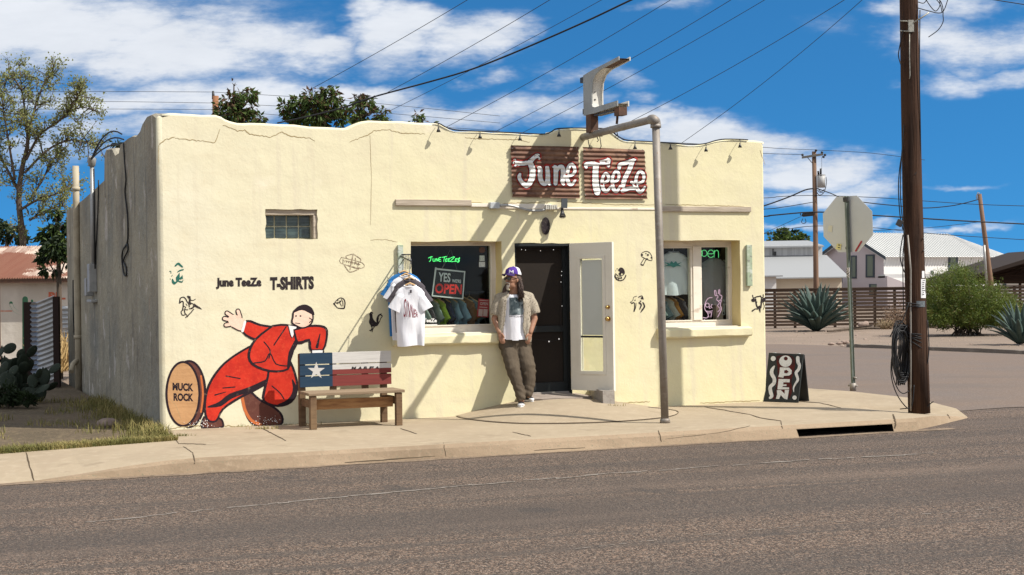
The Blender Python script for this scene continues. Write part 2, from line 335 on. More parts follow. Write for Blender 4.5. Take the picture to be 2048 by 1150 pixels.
for i in range(len(us) - 1):
    for j in range(5):
        pav.mi = 2 if j >= 3 else 0
        if j == 4 and abs(us[i] - 6.72) < .01: continue
        pav.poly([rows[i][j], rows[i + 1][j], rows[i + 1][j + 1], rows[i][j + 1]])
# storm drain slot under the kerb
pav.mi = 2
a_, b_ = 6.72, 8.05; ZT = -.058
pav.poly([un(a_, 3.13, -.047), un(b_, 3.13, -.047), un(b_, 3.135, ZT), un(a_, 3.135, ZT)])
# corner slab
pav.mi = 0
rim = [(8.4, 3.07, -.012), (8.9, 2.78, -.03), (9.4, 2.46, -.075), (9.97, 2.10, -.135), (10.08, 1.75, -.06), (10.33, .6, -.012), (10.36, -1.0, -.008), (10.2, -1.9, -.008), (10.1, -4, -.01), (10.1, -9, -.01), (8.27, -9, -.006), (8.27, -.02, -.006), (8.4, -.02, -.006), (8.4, 1.6, -.006)]
for q in range(len(rim) - 1):
    a, b = rim[q], rim[q + 1]
    if q < 11: pav.poly([un(8.45, .6 if q < 9 else -2, -.005), un(*a), un(*b)])
    pav.mi = 2
    if q < 9: pav.poly([un(*a), un(a[0] + .03, a[1] + .04, -.2), un(b[0] + .03, b[1] + .04, -.2), un(*b)])
    pav.mi = 0
pav.poly([un(8.45, .6, -.005), un(8.45, -2, -.005), un(*rim[9])])
pav.poly([un(8.45, .6, -.005), un(8.45, -2, -.005), un(8.27, -.02, -.006)][::-1]); pav.poly([un(8.45, .6, -.005), un(8.27, -.02, -.006), un(8.4, -.02, -.006), un(8.4, 1.6, -.006)]); pav.poly([un(8.45, .6, -.005), un(8.4, 1.6, -.006), un(8.4, 3.07, -.012)])
pav.mi = 1
dr = [(a_, 3.135), (a_, 2.35), (b_, 2.35), (b_, 3.135)]
for i in range(3): pav.poly([un(*dr[i], ZT), un(*dr[i + 1], ZT), un(*dr[i + 1], -.4), un(*dr[i], -.4)])
pav.poly([un(*p, -.4) for p in dr]); pav.poly([un(*p, ZT) for p in dr])
pav.mi = 0
pav_bvh = bvh_of(pav)
pav.build('pavement', [M_CONC, M_DARK, M_CURB], kind='structure', origin=un(0, 0, -.2))
# raised half-round apron up to the doorway
def apr_h(r): return .004 + .2 * (1 - min(r, 1) ** 1.4)
apr = MB(); U0 = 5.0
def apr_r(a):
    c = [(0, 1.32), (30, 1.62), (60, 1.76), (90, 1.76), (125, 1.72), (155, 1.45), (180, 1.3)]
    for (a0, r0), (a1, r1) in zip(c, c[1:]):
        if a <= a1: return r0 + (r1 - r0) * (a - a0) / (a1 - a0)
    return c[-1][1]
apr.smooth = True
apr.loft([[un(U0 + math.cos(math.radians(a)) * apr_r(a) * r, math.sin(math.radians(a)) * apr_r(a) * r - .02 * (a in (0, 180)), apr_h(r) if r < 1.001 else -.02) for a in range(0, 181, 6)] for r in (0, .12, .25, .38, .5, .6, .7, .8, .9, .97, 1, 1.004)], closed=False)
apr.smooth = False
apr_bvh = bvh_of(apr); floor_bvh = bvh_of([pav, apr])
apr.build('entry_apron', M_CONC, kind='structure', origin=un(U0, 0))
def fl(x, y, o):
    r = hit(x, y, floor_bvh)
    return (r if r is not None else gp(x, y)) + V((0, 0, o))
pt = Paint(fl, .003, .0001)
pt.st = .00005
for pts, w in (([(52, 905), (60, 935), (69, 966)], 4.5), ([(386, 906), (389, 922), (388, 944)], 3.4), ([(524, 857), (546, 868), (572, 882)], 2.2), ([(801, 857), (834, 868)], 1.8), ([(887, 886), (892, 914)], 2.4), ([(1317, 861), (1323, 884)], 3.2),
               ([(340, 866), (358, 888)], 2), ([(358, 887), (412, 889)], 1.4), ([(366, 893), (386, 906)], 1.6), ([(1408, 814), (1470, 824), (1500, 829)], 1.5), ([(1500, 829), (1520, 836), (1562, 842)], 1.8), ([(1562, 842), (1568, 872)], 2.6), ([(1568, 800), (1640, 806), (1682, 816)], 1.6), ([(1786, 828), (1791, 845), (1790, 858)], 5),
               ([(1025, 865), (1055, 871), (1062, 873)], 1.3), ([(455, 945), (520, 940), (560, 937)], 1.8), ([(690, 925), (760, 921), (870, 913)], 2.4), ([(1040, 904), (1120, 898), (1170, 896)], 1.8), ([(1330, 879), (1440, 866), (1500, 852)], 1.2), ([(1895, 829), (1900, 838)], 2.5)):
    seg = []
    for i in range(len(pts) - 1):
        for k in range(6): t = k / 6; seg.append((pts[i][0] + (pts[i + 1][0] - pts[i][0]) * t + rnd.uniform(-.7, .7), pts[i][1] + (pts[i + 1][1] - pts[i][1]) * t + rnd.uniform(-.5, .5)))
    seg.append(pts[-1]); pt.stroke(seg, [w * .35, w * .8, w * .55, w * .75, w * .4], sm=False, cap=False)
arc = [un(U0 + math.cos(math.radians(a)) * apr_r(a) * 1.012, math.sin(math.radians(a)) * apr_r(a) * 1.012, 0) for a in range(4, 177, 4)]
pt.stroke([proj(p) for p in arc], [.6, 1.2, 1.9, 2.2, 1.8, 1.0], sm=False, cap=False)
pt.build('pavement_cracks', M_CRACK, kind='structure', origin=un(4, 1))
mb = MB(); gu = [i * .12 - 9 for i in range(150)]
for a, c in zip(gu, gu[1:]):
    w0 = .05 + .10 * abs(mnoise.noise(V((a * 1.7, 0, 0)))) + .05 * abs(mnoise.noise(V((a * 9, 3, 0)))); w1_ = .05 + .10 * abs(mnoise.noise(V((c * 1.7, 0, 0)))) + .05 * abs(mnoise.noise(V((c * 9, 3, 0))))
    mb.poly([un(a, 3.12, -.146), un(c, 3.12, -.146), un(c, 3.21 + w1_, -.146), un(a, 3.21 + w0, -.146)])
mb.build('gutter_dirt', mat('gutter_grit', (.20, .145, .10), .95, [(30, (.10, .075, .055), .48, .6, .8, 3), (4, (.27, .20, .14), .5, .66, .6, 4)], [(40, .7, .01, 2)]), kind='structure', origin=un(0, 3.2, -.15))
# faded edge line on the road: broken strokes of worn paint
M_LINE = mat('faded_road_paint', (.25, .22, .19), .9, [(9, (.15, .125, .105), .42, .58, .95, 4)])
pt = Paint(lambda x, y, o: gp(x, y, -.15 + o), .004, .00002)
def linept(t): return gp(170 + (2048 - 170) * t, 1045 + (895 - 1045) * t - 14 * math.sin(math.pi * t), -.15)
t = 0.0
while t < .9:
    l = rnd.uniform(.004, .02)
    if rnd.random() < .93:
        a = proj(linept(t)); b = proj(linept(t + l)); j = rnd.uniform(-1, 1); pt.stroke([(a[0], a[1] + j), (b[0], b[1] + j + rnd.uniform(-.5, .5))], rnd.uniform(.6, 2.0) * (1 - .3 * t), sm=False, cap=False)
    t += l * .9
t = 0.0
while t < .95:
    l = rnd.uniform(.004, .016)
    if rnd.random() < .38:
        q = lambda s: (840 + 1208 * s, 1133 - 122 * s - 6 * math.sin(math.pi * s)); a = q(t); c = q(t + l); pt.stroke([(a[0], a[1] + rnd.uniform(-1, 1)), (c[0], c[1] + rnd.uniform(-1, 1))], rnd.uniform(.4, .9), sm=False, cap=False)
    t += l
pt.build('road_line', M_LINE, kind='structure', origin=gp(800, 1000, -.15))

# ------------------------------------------------------------------ the shop building
M_WALL = mat('cream_stucco', (.675, .628, .478), .92, [(.45, (.665, .61, .43), .42, .66, .8, 4), (2.6, (.63, .56, .40), .52, .70, .5, 5), ((.8, .8, 5), (.62, .55, .39), .56, .7, .45, 4), ((7, 7, .5), (.59, .53, .40), .56, .68, .5, 4), (26, (.61, .525, .37), .62, .70, .5, 3), (1.1, (.77, .70, .56), .60, .72, .5, 5)],
             [(1.3, .45, .05, 2), (4.5, .30, .02, 4), (26, .34, .007, 4)], spec=.15, grad=(0, 3.2, 7.2, (.675, .618, .385)), rot=-THETA)
nt = M_WALL.node_tree
M_WALLR = mat('reveal_shade_stucco', (.64, .53, .28), .92, [(1.5, (.58, .47, .235), .45, .65, .6, 4)], [(5, .5, .02, 4), (22, .4, .010, 4)], spec=.15)  # opening reveals: a deeper yellow than the wall, shade put into the colour
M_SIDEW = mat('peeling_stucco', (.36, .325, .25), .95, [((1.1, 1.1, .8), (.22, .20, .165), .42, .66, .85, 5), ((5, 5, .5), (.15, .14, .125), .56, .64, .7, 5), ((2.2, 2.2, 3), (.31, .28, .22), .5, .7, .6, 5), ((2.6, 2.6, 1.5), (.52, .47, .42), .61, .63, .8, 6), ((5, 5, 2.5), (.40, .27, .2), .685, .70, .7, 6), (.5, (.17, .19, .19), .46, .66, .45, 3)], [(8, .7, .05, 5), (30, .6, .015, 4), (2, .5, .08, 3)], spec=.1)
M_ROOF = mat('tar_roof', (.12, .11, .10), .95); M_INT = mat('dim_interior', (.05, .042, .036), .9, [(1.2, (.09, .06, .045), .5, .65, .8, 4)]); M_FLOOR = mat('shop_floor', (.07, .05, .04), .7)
M_OLDW = wood('weathered_timber', (.46, .39, .31), (.24, .19, .14)); M_WHITEW = mat('chipped_white_paint', (.74, .68, .58), .7, [((4, 4, 14), (.42, .33, .25), .60, .68, .8, 5), (2, (.66, .59, .5), .45, .6, .6, 3)], [((3, 30, 30), .3, .006, 4)], rot=-THETA)
M_GLASS = glass_mat('window_glass'); M_BLACK = mat('black_paint', (.018, .017, .019), .7, [(40, (.05, .045, .045), .55, .7, .5, 3)]); M_BLKM = mat('black_metal', (.02, .02, .021), .5, spec=.5)
M_GREYM = mat('grey_metal', (.36, .36, .35), .5, [(6, (.25, .25, .245), .5, .7, .7, 4)], metal=.5); M_CABLE = mat('black_cable', (.016, .016, .018), .6)
b = thing('shop_building', 'single storey cream stucco adobe shop with wavy parapet, painted front and peeling left side wall', 'building', un(4, -5, 0))
top_px = [(304, 229), (318, 227), (372, 227), (432, 229), (450, 237), (475, 244), (500, 246), (560, 248), (620, 251), (686, 255), (700, 251), (715, 245), (740, 242), (800, 242), (865, 245), (880, 248), (895, 256), (912, 262), (960, 264), (1010, 265), (1060, 267), (1093, 268), (1106, 264), (1120, 258), (1180, 257), (1212, 258), (1226, 265), (1240, 275), (1258, 281), (1310, 284), (1360, 288), (1392, 290), (1412, 287), (1432, 281), (1450, 279), (1482, 279), (1510, 281), (1526, 284)]
tp = [wuz(*p) for p in top_px]; tp[0] = (0, tp[0][1]); tp[-1] = (8.27, tp[-1][1])
tp = [(u, z + .012 * math.sin(u * 9) * math.sin(u * 4.3)) for u, z in smoothline(tp, 2)]
CRN = .06
front_out = [(u if 0 < i < len(tp) - 1 else (CRN if i == 0 else 8.27 - .03), z - .032) for i, (u, z) in enumerate(tp)] + [(8.27 - .03, -.25), (CRN, -.25)]
front_out = [p for p in front_out if p[0] >= CRN - 1e-6]
OPEN = {'win1': (3.12, 4.345, 1.045, 2.215, .22), 'door': (4.525, 5.31, .18, 2.19, .26), 'win2': (6.66, 7.868, 1.04, 2.225, .24), 'gb': (1.28, 1.925, 2.25, 2.61, .14)}
fw = MB(); jit = lambda: rnd.uniform(-.008, .008)
holes = []
for k, (u0, u1, z0, z1, d) in OPEN.items():
    lp = []
    for (a, c) in (((u0, z0), (u1, z0)), ((u1, z0), (u1, z1)), ((u1, z1), (u0, z1)), ((u0, z1), (u0, z0))):
        for i in range(6):
            t = i / 6; j = jit() if i else 0; lp.append((a[0] + (c[0] - a[0]) * t + (j if a[0] == c[0] else 0), a[1] + (c[1] - a[1]) * t + (j if a[1] == c[1] else 0)))
    holes.append(lp)
fw.tess([front_out] + holes, lambda u, z: un(u, 0, z))
for lp, (k, o) in zip(holes, OPEN.items()):
    fw.mi = 1 if k != 'gb' else 0
    n = len(lp)
    for i in range(n):
        a, c = lp[i], lp[(i + 1) % n]; q0, q1 = (a, c)
        fw.poly([un(a[0], 0, a[1]), un(c[0], 0, c[1]), un(c[0], -o[4], c[1]), un(a[0], -o[4], a[1])])
    fw.mi = 0
# rounded parapet top and left corner
crs = [(0, -.032), (-.005, -.017), (-.018, -.006), (-.05, 0), (-.3, 0), (-.345, -.02), (-.36, -.06), (-.36, -.75)]
fw.smooth = True
fw.loft([[un(max(u, CRN), n, z + dz) for (u, z) in tp] for n, dz in crs], closed=False)
crn = [(CRN, 0), (.034, -.006), (.012, -.02), (.002, -.04), (0, -.07)]
z_l = tp[0][1]
fw.loft([[un(u, n, z) for z in (-.25, .5, 1.2, 2, 2.8, z_l - .032)] + [un(max(u, .004) + .01, n - .01, z_l - .02), un(CRN, -.06, z_l)] for u, n in crn], closed=False)
fw.smooth = False
fw.poly([un(8.24, 0, -.25), un(8.27, -.03, -.25), un(8.27, -.03, tp[-1][1] - .05), un(8.24, 0, tp[-1][1] - .032)])
fw.poly([un(8.27, -.03, -.25), un(8.27, -10.8, -.25), un(8.27, -10.8, 3.1), un(8.27, -.4, 3.1), un(8.27, -.36, tp[-1][1] - .06), un(8.27, -.03, tp[-1][1] - .05)])
fw.poly([un(8.27, -.03, tp[-1][1] - .05), un(8.27, -.36, tp[-1][1] - .06), un(8.27, -.3, tp[-1][1]), un(8.27, -.06, tp[-1][1])])
fw.build('front_wall', [M_WALL, M_WALLR], b)
# left side wall, stepping down to the back
sw = MB(); st = [(.07, z_l - .03), (.35, 3.75), (.75, 3.77), (1.14, 3.72), (1.36, 3.65), (1.72, 3.62), (2.08, 3.66), (2.46, 3.67), (3.25, 3.66), (3.4, 3.56), (3.8, 3.56), (4.12, 3.68), (4.8, 3.73), (5.0, 3.68), (5.08, 3.3), (6.5, 3.24), (8.2, 3.18), (10.8, 3.15)]
sw.tess([(.07, -.25)] + st + [(10.8, -.25)], lambda v, z: un(0, -v, z))
sw.loft([[un(0, -v, z) for v, z in st], [un(.04, -v, z + .02) for v, z in st], [un(.3, -v, z + .02) for v, z in st], [un(.34, -v, z - .5) for v, z in st]], closed=False)
sw.poly([un(0, -10.8, -.25), un(8.27, -10.8, -.25), un(8.27, -10.8, 3.15), un(0, -10.8, 3.15)])
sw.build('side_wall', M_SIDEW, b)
rf = MB(); rf.poly([un(.3, -.36, 3.08), un(8.26, -.36, 3.08), un(8.26, -10.79, 3.08), un(.3, -10.79, 3.08)]); rf.build('roof', M_ROOF, b)
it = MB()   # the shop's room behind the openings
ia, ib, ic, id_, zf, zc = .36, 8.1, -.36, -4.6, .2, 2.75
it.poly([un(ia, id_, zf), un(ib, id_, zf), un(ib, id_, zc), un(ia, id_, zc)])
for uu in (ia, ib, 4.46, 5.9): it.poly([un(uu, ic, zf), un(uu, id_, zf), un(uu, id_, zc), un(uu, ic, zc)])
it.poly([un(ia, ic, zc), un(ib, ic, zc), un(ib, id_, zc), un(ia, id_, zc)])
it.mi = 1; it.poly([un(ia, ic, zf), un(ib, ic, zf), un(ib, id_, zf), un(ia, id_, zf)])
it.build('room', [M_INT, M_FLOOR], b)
# window 1
def frame(mb, u0, u1, z0, z1, n0, n1, t, tb=None, tt=None):
    tb = tb or t; tt = tt or t
    mb.ubox(u0, u1, n0, n1, z0, z0 + tb); mb.ubox(u0, u1, n0, n1, z1 - tt, z1); mb.ubox(u0, u0 + t, n0, n1, z0 + tb, z1 - tt); mb.ubox(u1 - t, u1, n0, n1, z0 + tb, z1 - tt)
def sash(mb, glasses, u0, u1, z0, z1, n0, n1):
    gs = sorted(glasses); zb = min(q[2] for q in gs); zt = max(q[3] for q in gs)
    mb.ubox(u0, u1, n0, n1, z0, zb); mb.ubox(u0, u1, n0, n1, zt, z1); e = u0
    for (a, c, d, f) in gs: mb.ubox(e, a, n0, n1, zb, zt); e = c
    mb.ubox(e, u1, n0, n1, zb, zt)
    for (a, c, d, f) in gs: frame(mb, a - .012, c + .012, d - .012, f + .012, n1 - .008, n1 + .012, .016)
def gpx(x0, x1, y0, y1, n): a = wuz(x0, (y0 + y1) / 2, n); c = wuz(x1, (y0 + y1) / 2, n); return (a[0], c[0], wuz((x0 + x1) / 2, y1, n)[1], wuz((x0 + x1) / 2, y0, n)[1])
G1w = gpx(823, 980, 491, 650, -.26); G1w = (3.09, G1w[1], G1w[2], G1w[3])
w1 = MB(); sash(w1, [G1w], 3.0, 4.36, 1.0, 2.24, -.3, -.215)
w1.ubox(3.13, 4.34, -.2, -.03, 1.0, 1.056)
w1o = w1.build('window', M_WHITEW, b, bevel=.004)
g = MB(); g.ubox(G1w[0] - .004, G1w[1] + .004, -.262, -.256, G1w[2] - .004, G1w[3] + .004); g.build('pane', M_GLASS, w1o)
G2a = gpx(1322, 1379, 496, 641, -.27); G2b = gpx(1400, 1455, 494, 640, -.27)
w2 = MB(); sash(w2, [G2a, G2b], 6.5, 7.9, 1.0, 2.25, -.32, -.235); w2.ubox(G2a[1] + .03, G2b[0] - .006, -.235, -.215, G2a[2], G2a[3] + .02); w2.ubox(6.67, 7.86, -.22, -.03, 1.0, 1.052)
w2o = w2.build('window', M_WHITEW, b, label='two light right hand window with a thick white middle post', bevel=.004)
g = MB(); g.ubox(G2a[0] - .004, G2a[1] + .004, -.272, -.266, G2a[2] - .004, G2a[3] + .004); g.build('pane', M_GLASS, w2o); g = MB(); g.ubox(G2b[0] - .004, G2b[1] + .004, -.272, -.266, G2b[2] - .004, G2b[3] + .004); g.build('pane', M_GLASS, w2o)
for nm, (u0, u1) in (('a', (2.86, 4.40)), ('b', (6.57, 7.99))):
    s = MB(); pr = [(0, .905), (.075, .912), (.09, .93), (.09, 1.015), (.075, 1.035), (0, 1.045)]
    s.loft([[un(u0 + (u1 - u0) * i / 10, n if n == 0 else n + rnd.uniform(-.006, .006), z + rnd.uniform(-.005, .005)) for n, z in pr] for i in range(11)], closed=False)
    for uu in (u0, u1): s.poly([un(uu, n, z) for n, z in pr])
    s.build('window_sill', M_WALL, b)
# plaster pilaster left of window 1
# glass block window
M_BLOCK = mat('glass_block', (.045, .07, .072), .22, [((1, 1, 60), (.085, .12, .115), .45, .6, .9, 2), (4, (.02, .03, .035), .45, .6, .8, 3)], [((2, 2, 40), .6, .01, 2)], spec=.6)
gw = MB(); gw.ubox(1.25, 1.95, -.2, -.145, 2.23, 2.63); gwo = gw.build('glass_block_window', mat('block_mortar', (.55, .52, .36), .8), b)
for i in range(4):
    for j in range(2):
        g = MB(); u0 = 1.275 + i * .15; z0 = 2.262 + j * .15; g.ubox(u0, u0 + .137, -.146, -.132, z0, z0 + .137); g.build('block', M_BLOCK, gwo, bevel=.006)
l = MB(); l.ubox(1.275, 1.93, -.138, -.03, 2.54, 2.612); l.ubox(1.875, 1.928, -.138, -.02, 2.25, 2.54); l.build('lintel', M_OLDW, b, bevel=.008)
# long timber let into the wall above the openings
bm_ = MB()
for (u0, u1, z0, z1, d) in ((2.92, 3.93, 2.665, 2.742, .035), (6.62, 8.04, 2.612, 2.685, .03)):
    bm_ = MB(); bm_.ubox(u0, u1, -.02, d, z0, z1); bm_.build('timber_band', M_OLDW, b, bevel=.006)
bm_ = MB(); bm_.ubox(3.93, 4.19, -.02, .03, 2.655, 2.70); bm_.ubox(4.3, 5.05, -.02, .012, 2.635, 2.70); bm_.ubox(5.05, 6.62, -.02, .012, 2.632, 2.66)
bm_.build('timber_band', M_WHITEW, b, label='whitewashed middle stretch of the timber band', bevel=.006)
# doorway: threshold, screen door, open glazed door
M_STEP = mat('worn_step', (.30, .25, .215), .85, [(5, (.22, .18, .155), .45, .65, .7, 4)], [(30, .3, .006, 3)])
th = MB(); th.ubox(4.53, 5.305, -.255, -.055, .15, .25); th.build('threshold', wood('grey_board', (.33, .30, .27), (.2, .17, .15)), b, bevel=.006)
th = MB(); th.prism([un(4.55, -.09, .20), un(5.30, -.09, .20), un(5.50, .22, .155), un(5.3, .33, .15), un(4.75, .33, .155), un(4.53, .22, .16)], (0, 0, .038)); th.build('doorstep', M_STEP, b, bevel=.005)
sd = MB(); M_SCRN = mat('brown_screen', (.017, .012, .009), .9, [(.9, (.025, .018, .013), .4, .65, .8, 4), (60, (.014, .011, .009), .5, .6, .5, 1)]); M_TEAL = mat('dark_teal_paint', (.013, .016, .017), .6)
frame(sd, 4.528, 5.305, .25, 2.186, -.16, -.10, .06, .12, .05); sd.ubox(4.588, 5.245, -.15, -.106, 1.03, 1.11); sdo = sd.build('screen_door', M_TEAL, b, bevel=.004)
g = MB(); g.ubox(4.588, 5.245, -.14, -.134, .37, 2.136); g.build('mesh_panel', M_SCRN, sdo)
D0 = un(5.30, .025, .272); DE = V((.80, -.60, 0)).normalized(); DN = V((-.60, -.80, 0)).normalized(); DW = .665; DH = 1.915
M_DOOR = mat('cream_door_paint', (.70, .66, .57), .5, [(3, (.62, .58, .49), .45, .7, .6, 4)], [(25, .1, .004, 3)], spec=.3)
M_BRASS = mat('worn_brass', (.55, .36, .13), .3, metal=1.0)
dl = MB()
def dbox(mb, a0, a1, z0, z1, t0, t1): mb.box(D0 + DE * (a0 + a1) / 2 + DN * (t0 + t1) / 2 + V((0, 0, (z0 + z1) / 2)), DE * (a1 - a0) / 2, DN * (t1 - t0) / 2, V((0, 0, (z1 - z0) / 2)))
DG = (.155, .525, .24, 1.72)
dbox(dl, 0, DW, 0, DG[2], -.022, .022); dbox(dl, 0, DW, DG[3], DH, -.022, .022); dbox(dl, 0, DG[0], DG[2], DG[3], -.022, .022); dbox(dl, DG[1], DW, DG[2], DG[3], -.022, .022)
for sg in (1, -1):
    t0, t1 = (.022, .034) if sg > 0 else (-.034, -.022)
    dbox(dl, DG[0] - .03, DG[1] + .03, DG[2] - .03, DG[2] + .012, t0, t1); dbox(dl, DG[0] - .03, DG[1] + .03, DG[3] - .012, DG[3] + .03, t0, t1); dbox(dl, DG[0] - .03, DG[0] + .012, DG[2] + .012, DG[3] - .012, t0, t1); dbox(dl, DG[1] - .012, DG[1] + .03, DG[2] + .012, DG[3] - .012, t0, t1)
jb = MB(); jb.ubox(5.2965, 5.3085, -.10, .012, .2, 2.187); jb.ubox(4.5275, 5.2965, -.10, -.0, 2.155, 2.187); jb.build('door_frame', M_TEAL, b)
do = dl.build('door', M_DOOR, b, bevel=.003)
g = MB(); dbox(g, *DG, -.004, .004); g.build('pane', glass_mat('door_glass', .10, (.93, .95, .92)), do)
g = MB(); dbox(g, DG[0] + .03, DG[1] - .03, .72, DG[3] - .03, .006, .009); g.build('door_shade', mat('pale_shade_cloth', (.50, .52, .48), .9, [(2, (.45, .47, .43), .45, .6, .5, 3)]), do)
g = MB(); dbox(g, DG[0] + .005, DG[1] - .005, .685, .71, .006, .02); g.build('shade_bar', M_BLKM, do)
for z, r in ((.93, .028), (1.08, .022)):
    for sg in (1, -1):
        h = MB(); c = D0 + DE * (DW - .065) + V((0, 0, z)); h.tube([c + DN * sg * .022, c + DN * sg * .03], r * 1.15, 12); h.tube([c + DN * sg * .03, c + DN * sg * .055], r * .5, 10)
        h.ell(c + DN * sg * .062, DE * r, ZZ * r, DN * sg * .018, 12, 7); h.build('door_handle' if z < 1 else 'deadbolt', M_BRASS, do)
hg = MB()
for z in (.2, .97, 1.75): hg.tube([D0 - DE * .008 + V((0, 0, z - .05)), D0 - DE * .008 + V((0, 0, z + .05))], .01, 8)
hg.build('hinge', M_BRASS, do)
# pipes and wires on the side wall
M_PIPE = mat('cream_pipe_paint', (.40, .345, .25), .7, [(5, (.28, .235, .17), .5, .66, .7, 4)]); p = MB()
p.tube([un(-.05, -8.6, z) for z in (-.1, 1, 2, 3.2, 3.80)], .056, 14); p.tube([un(-.05, -8.6, z) for z in (3.38, 3.44)], .07, 14); p.tube([un(-.05, -8.6, z) for z in (.85, .91)], .07, 14); p.tube([un(-.05, -8.6, .5), un(-.15, -8.5, .42), un(-.19, -8.4, .3)], .045, 10)
p.build('vent_pipe', M_PIPE, b)
p = MB(); p.tube([un(-.05, -6.2, z) for z in (1.9, 2.8, 3.62)], .032, 10); p.tube([un(-.05, -6.2, 3.6), un(-.05, -6.2, 3.7), un(-.09, -6.05, 3.74)], [.05, .07, .02], 10)
mast = p.build('service_mast', M_GREYM, b)
p = MB()
for k in range(3): p.tube(catenary(un(-.07, -6.1, 3.7), un(.2, -4.2 - .2 * k, 3.75 + .1 * k), -.09 - .05 * k, 8), .012, 6)
p.tube([un(-.045, -6.0, z) for z in (3.55, 2.9, 2.0)], .014, 6)
p.build('service_wires', M_CABLE, b)
p = MB(); p.box(un(-.06, -6.3, 1.86), UW * .06, NW * .14, ZZ * .22); p.box(un(-.06, -6.75, 1.72), UW * .06, NW * .1, ZZ * .14); p.box(un(-.05, -6.45, 1.50), UW * .05, NW * .3, ZZ * .022); p.build('meter_box', M_GREYM, b, bevel=.01)
p = MB(); pp = [(247, 285), (249, 320), (252, 360), (250, 385), (255, 430), (256, 470), (254, 487), (246, 500), (244, 520), (248, 548), (253, 550), (252, 535), (247, 520), (256, 500), (254, 487)]
p.tube([sp(x, y, .02) for x, y in smoothline(pp, 3)], .012, 6); p.build('hanging_wire', M_CABLE, b)
p = MB()
for pts in ([(197, 360), (196, 420), (192, 500), (190, 560)], [(146, 560), (147, 640), (150, 700), (152, 760)]): p.tube([sp(x, y, .02) for x, y in smoothline(pts, 3)], .012, 6)
p.build('hanging_wire', M_CABLE, b)
# electrical run along the band
p = MB(); c = [wp(x, y, .05) for x, y in smoothline([(998, 411), (1020, 411), (1040, 416), (1060, 421), (1080, 421), (1090, 419)], 4)]; p.tube(c, .017, 8); cd = p.build('conduit', M_GREYM, b)
p = MB(); p.box(wp(988, 411, .04), UW * .065, NW * .04, ZZ * .04); p.build('junction_box', mat('grey_plastic', (.40, .42, .43), .6), b, bevel=.006)
p = MB(); p.box(wp(1102, 414, .04), UW * .075, NW * .03, ZZ * .028)
for k in range(6): p.box(wp(1093 + k * 4, 414, .075), UW * .006, NW * .008, ZZ * .03)
p.build('fixture_box', mat('white_plastic', (.6, .58, .52), .6), b)
# cracks and blistered edges in the stucco
M_WCR = mat('stucco_crack', (.34, .26, .14), 1, spec=0)
pt = Paint(W, .002, .00004)
def crack(pts, w, amp=1.2):
    q = []
    for i in range(len(pts) - 1):
        k = max(2, int(math.dist(pts[i], pts[i + 1]) / 4))
        for j in range(k): t = j / k; q.append((pts[i][0] + (pts[i + 1][0] - pts[i][0]) * t + rnd.uniform(-amp, amp) * .6, pts[i][1] + (pts[i + 1][1] - pts[i][1]) * t + rnd.uniform(-amp, amp)))
    q.append(pts[-1]); pt = Paint(W, .002, .00004); pt.stroke(q, [w * .5, w, w * .6, w, w * .4], sm=False, cap=False); pt.build('stucco_crack', M_WCR, b)
crack([(318, 290), (330, 280), (350, 274)], 2); crack([(350, 276), (385, 280), (430, 285), (440, 258)], 1.6); crack([(446, 250), (475, 262), (490, 260), (500, 268), (540, 274), (565, 264), (580, 272), (620, 276), (630, 282)], 1.9); crack([(700, 284), (740, 268), (748, 261), (780, 260), (800, 265), (850, 268)], 1.6); crack([(318, 290), (316, 330)], 1.5)
crack([(930, 276), (980, 278), (1040, 279), (1060, 284)], 1.6); crack([(740, 270), (743, 360), (741, 450)], .9, .5); crack([(795, 400), (900, 402), (990, 408), (1100, 404)], 1.8, .8); crack([(1115, 403), (1230, 409), (1310, 410)], 1.6, .8); crack([(1330, 409), (1440, 411), (1495, 414)], 1.6, .8)
crack([(334, 858), (380, 852), (420, 850), (480, 853), (560, 850), (620, 848), (700, 846)], 2.2, 1.2); crack([(1240, 806), (1300, 803)], 2, 1); crack([(340, 798), (352, 812), (362, 838)], .9); crack([(1400, 806), (1520, 801)], 1.8, .8); crack([(1520, 300), (1530, 330)], 1, .6); crack([(740, 480), (770, 479), (795, 484)], 1, .5)
# ------------------------------------------------------------------ paint on the front wall
M_STEN = mat('stencil_ink', (.028, .022, .024), .85, [(60, (.10, .085, .07), .58, .66, .8, 3)], [(1.3, .45, .05, 2), (4.5, .42, .024, 4), (26, .34, .007, 4)], spec=.15, rot=-THETA); M_RED = mat('mural_red', (.56, .035, .018), .8, [(6, (.42, .022, .014), .45, .65, .8, 4), (40, (.62, .07, .03), .55, .7, .5, 2)], [(1.3, .45, .05, 2), (4.5, .42, .024, 4), (26, .34, .007, 4)], spec=.15, rot=-THETA)
M_BRN = mat('mural_brown', (.115, .042, .032), .8, [(20, (.16, .07, .05), .5, .7, .6, 3)], [(1.3, .45, .05, 2), (4.5, .42, .024, 4), (26, .34, .007, 4)], spec=.15, rot=-THETA); M_TAN = mat('mural_tan', (.48, .27, .13), .85, [((3, 3, 40), (.40, .215, .10), .45, .65, .7, 3)], [(1.3, .45, .05, 2), (4.5, .42, .024, 4), (26, .34, .007, 4)], spec=.15, rot=-THETA); M_ORG = mat('mural_orange', (.50, .14, .045), .8, [(9, (.20, .13, .09), .62, .70, .5, 5)], [(1.3, .45, .05, 2), (4.5, .42, .024, 4), (26, .34, .007, 4)], spec=.15, rot=-THETA)
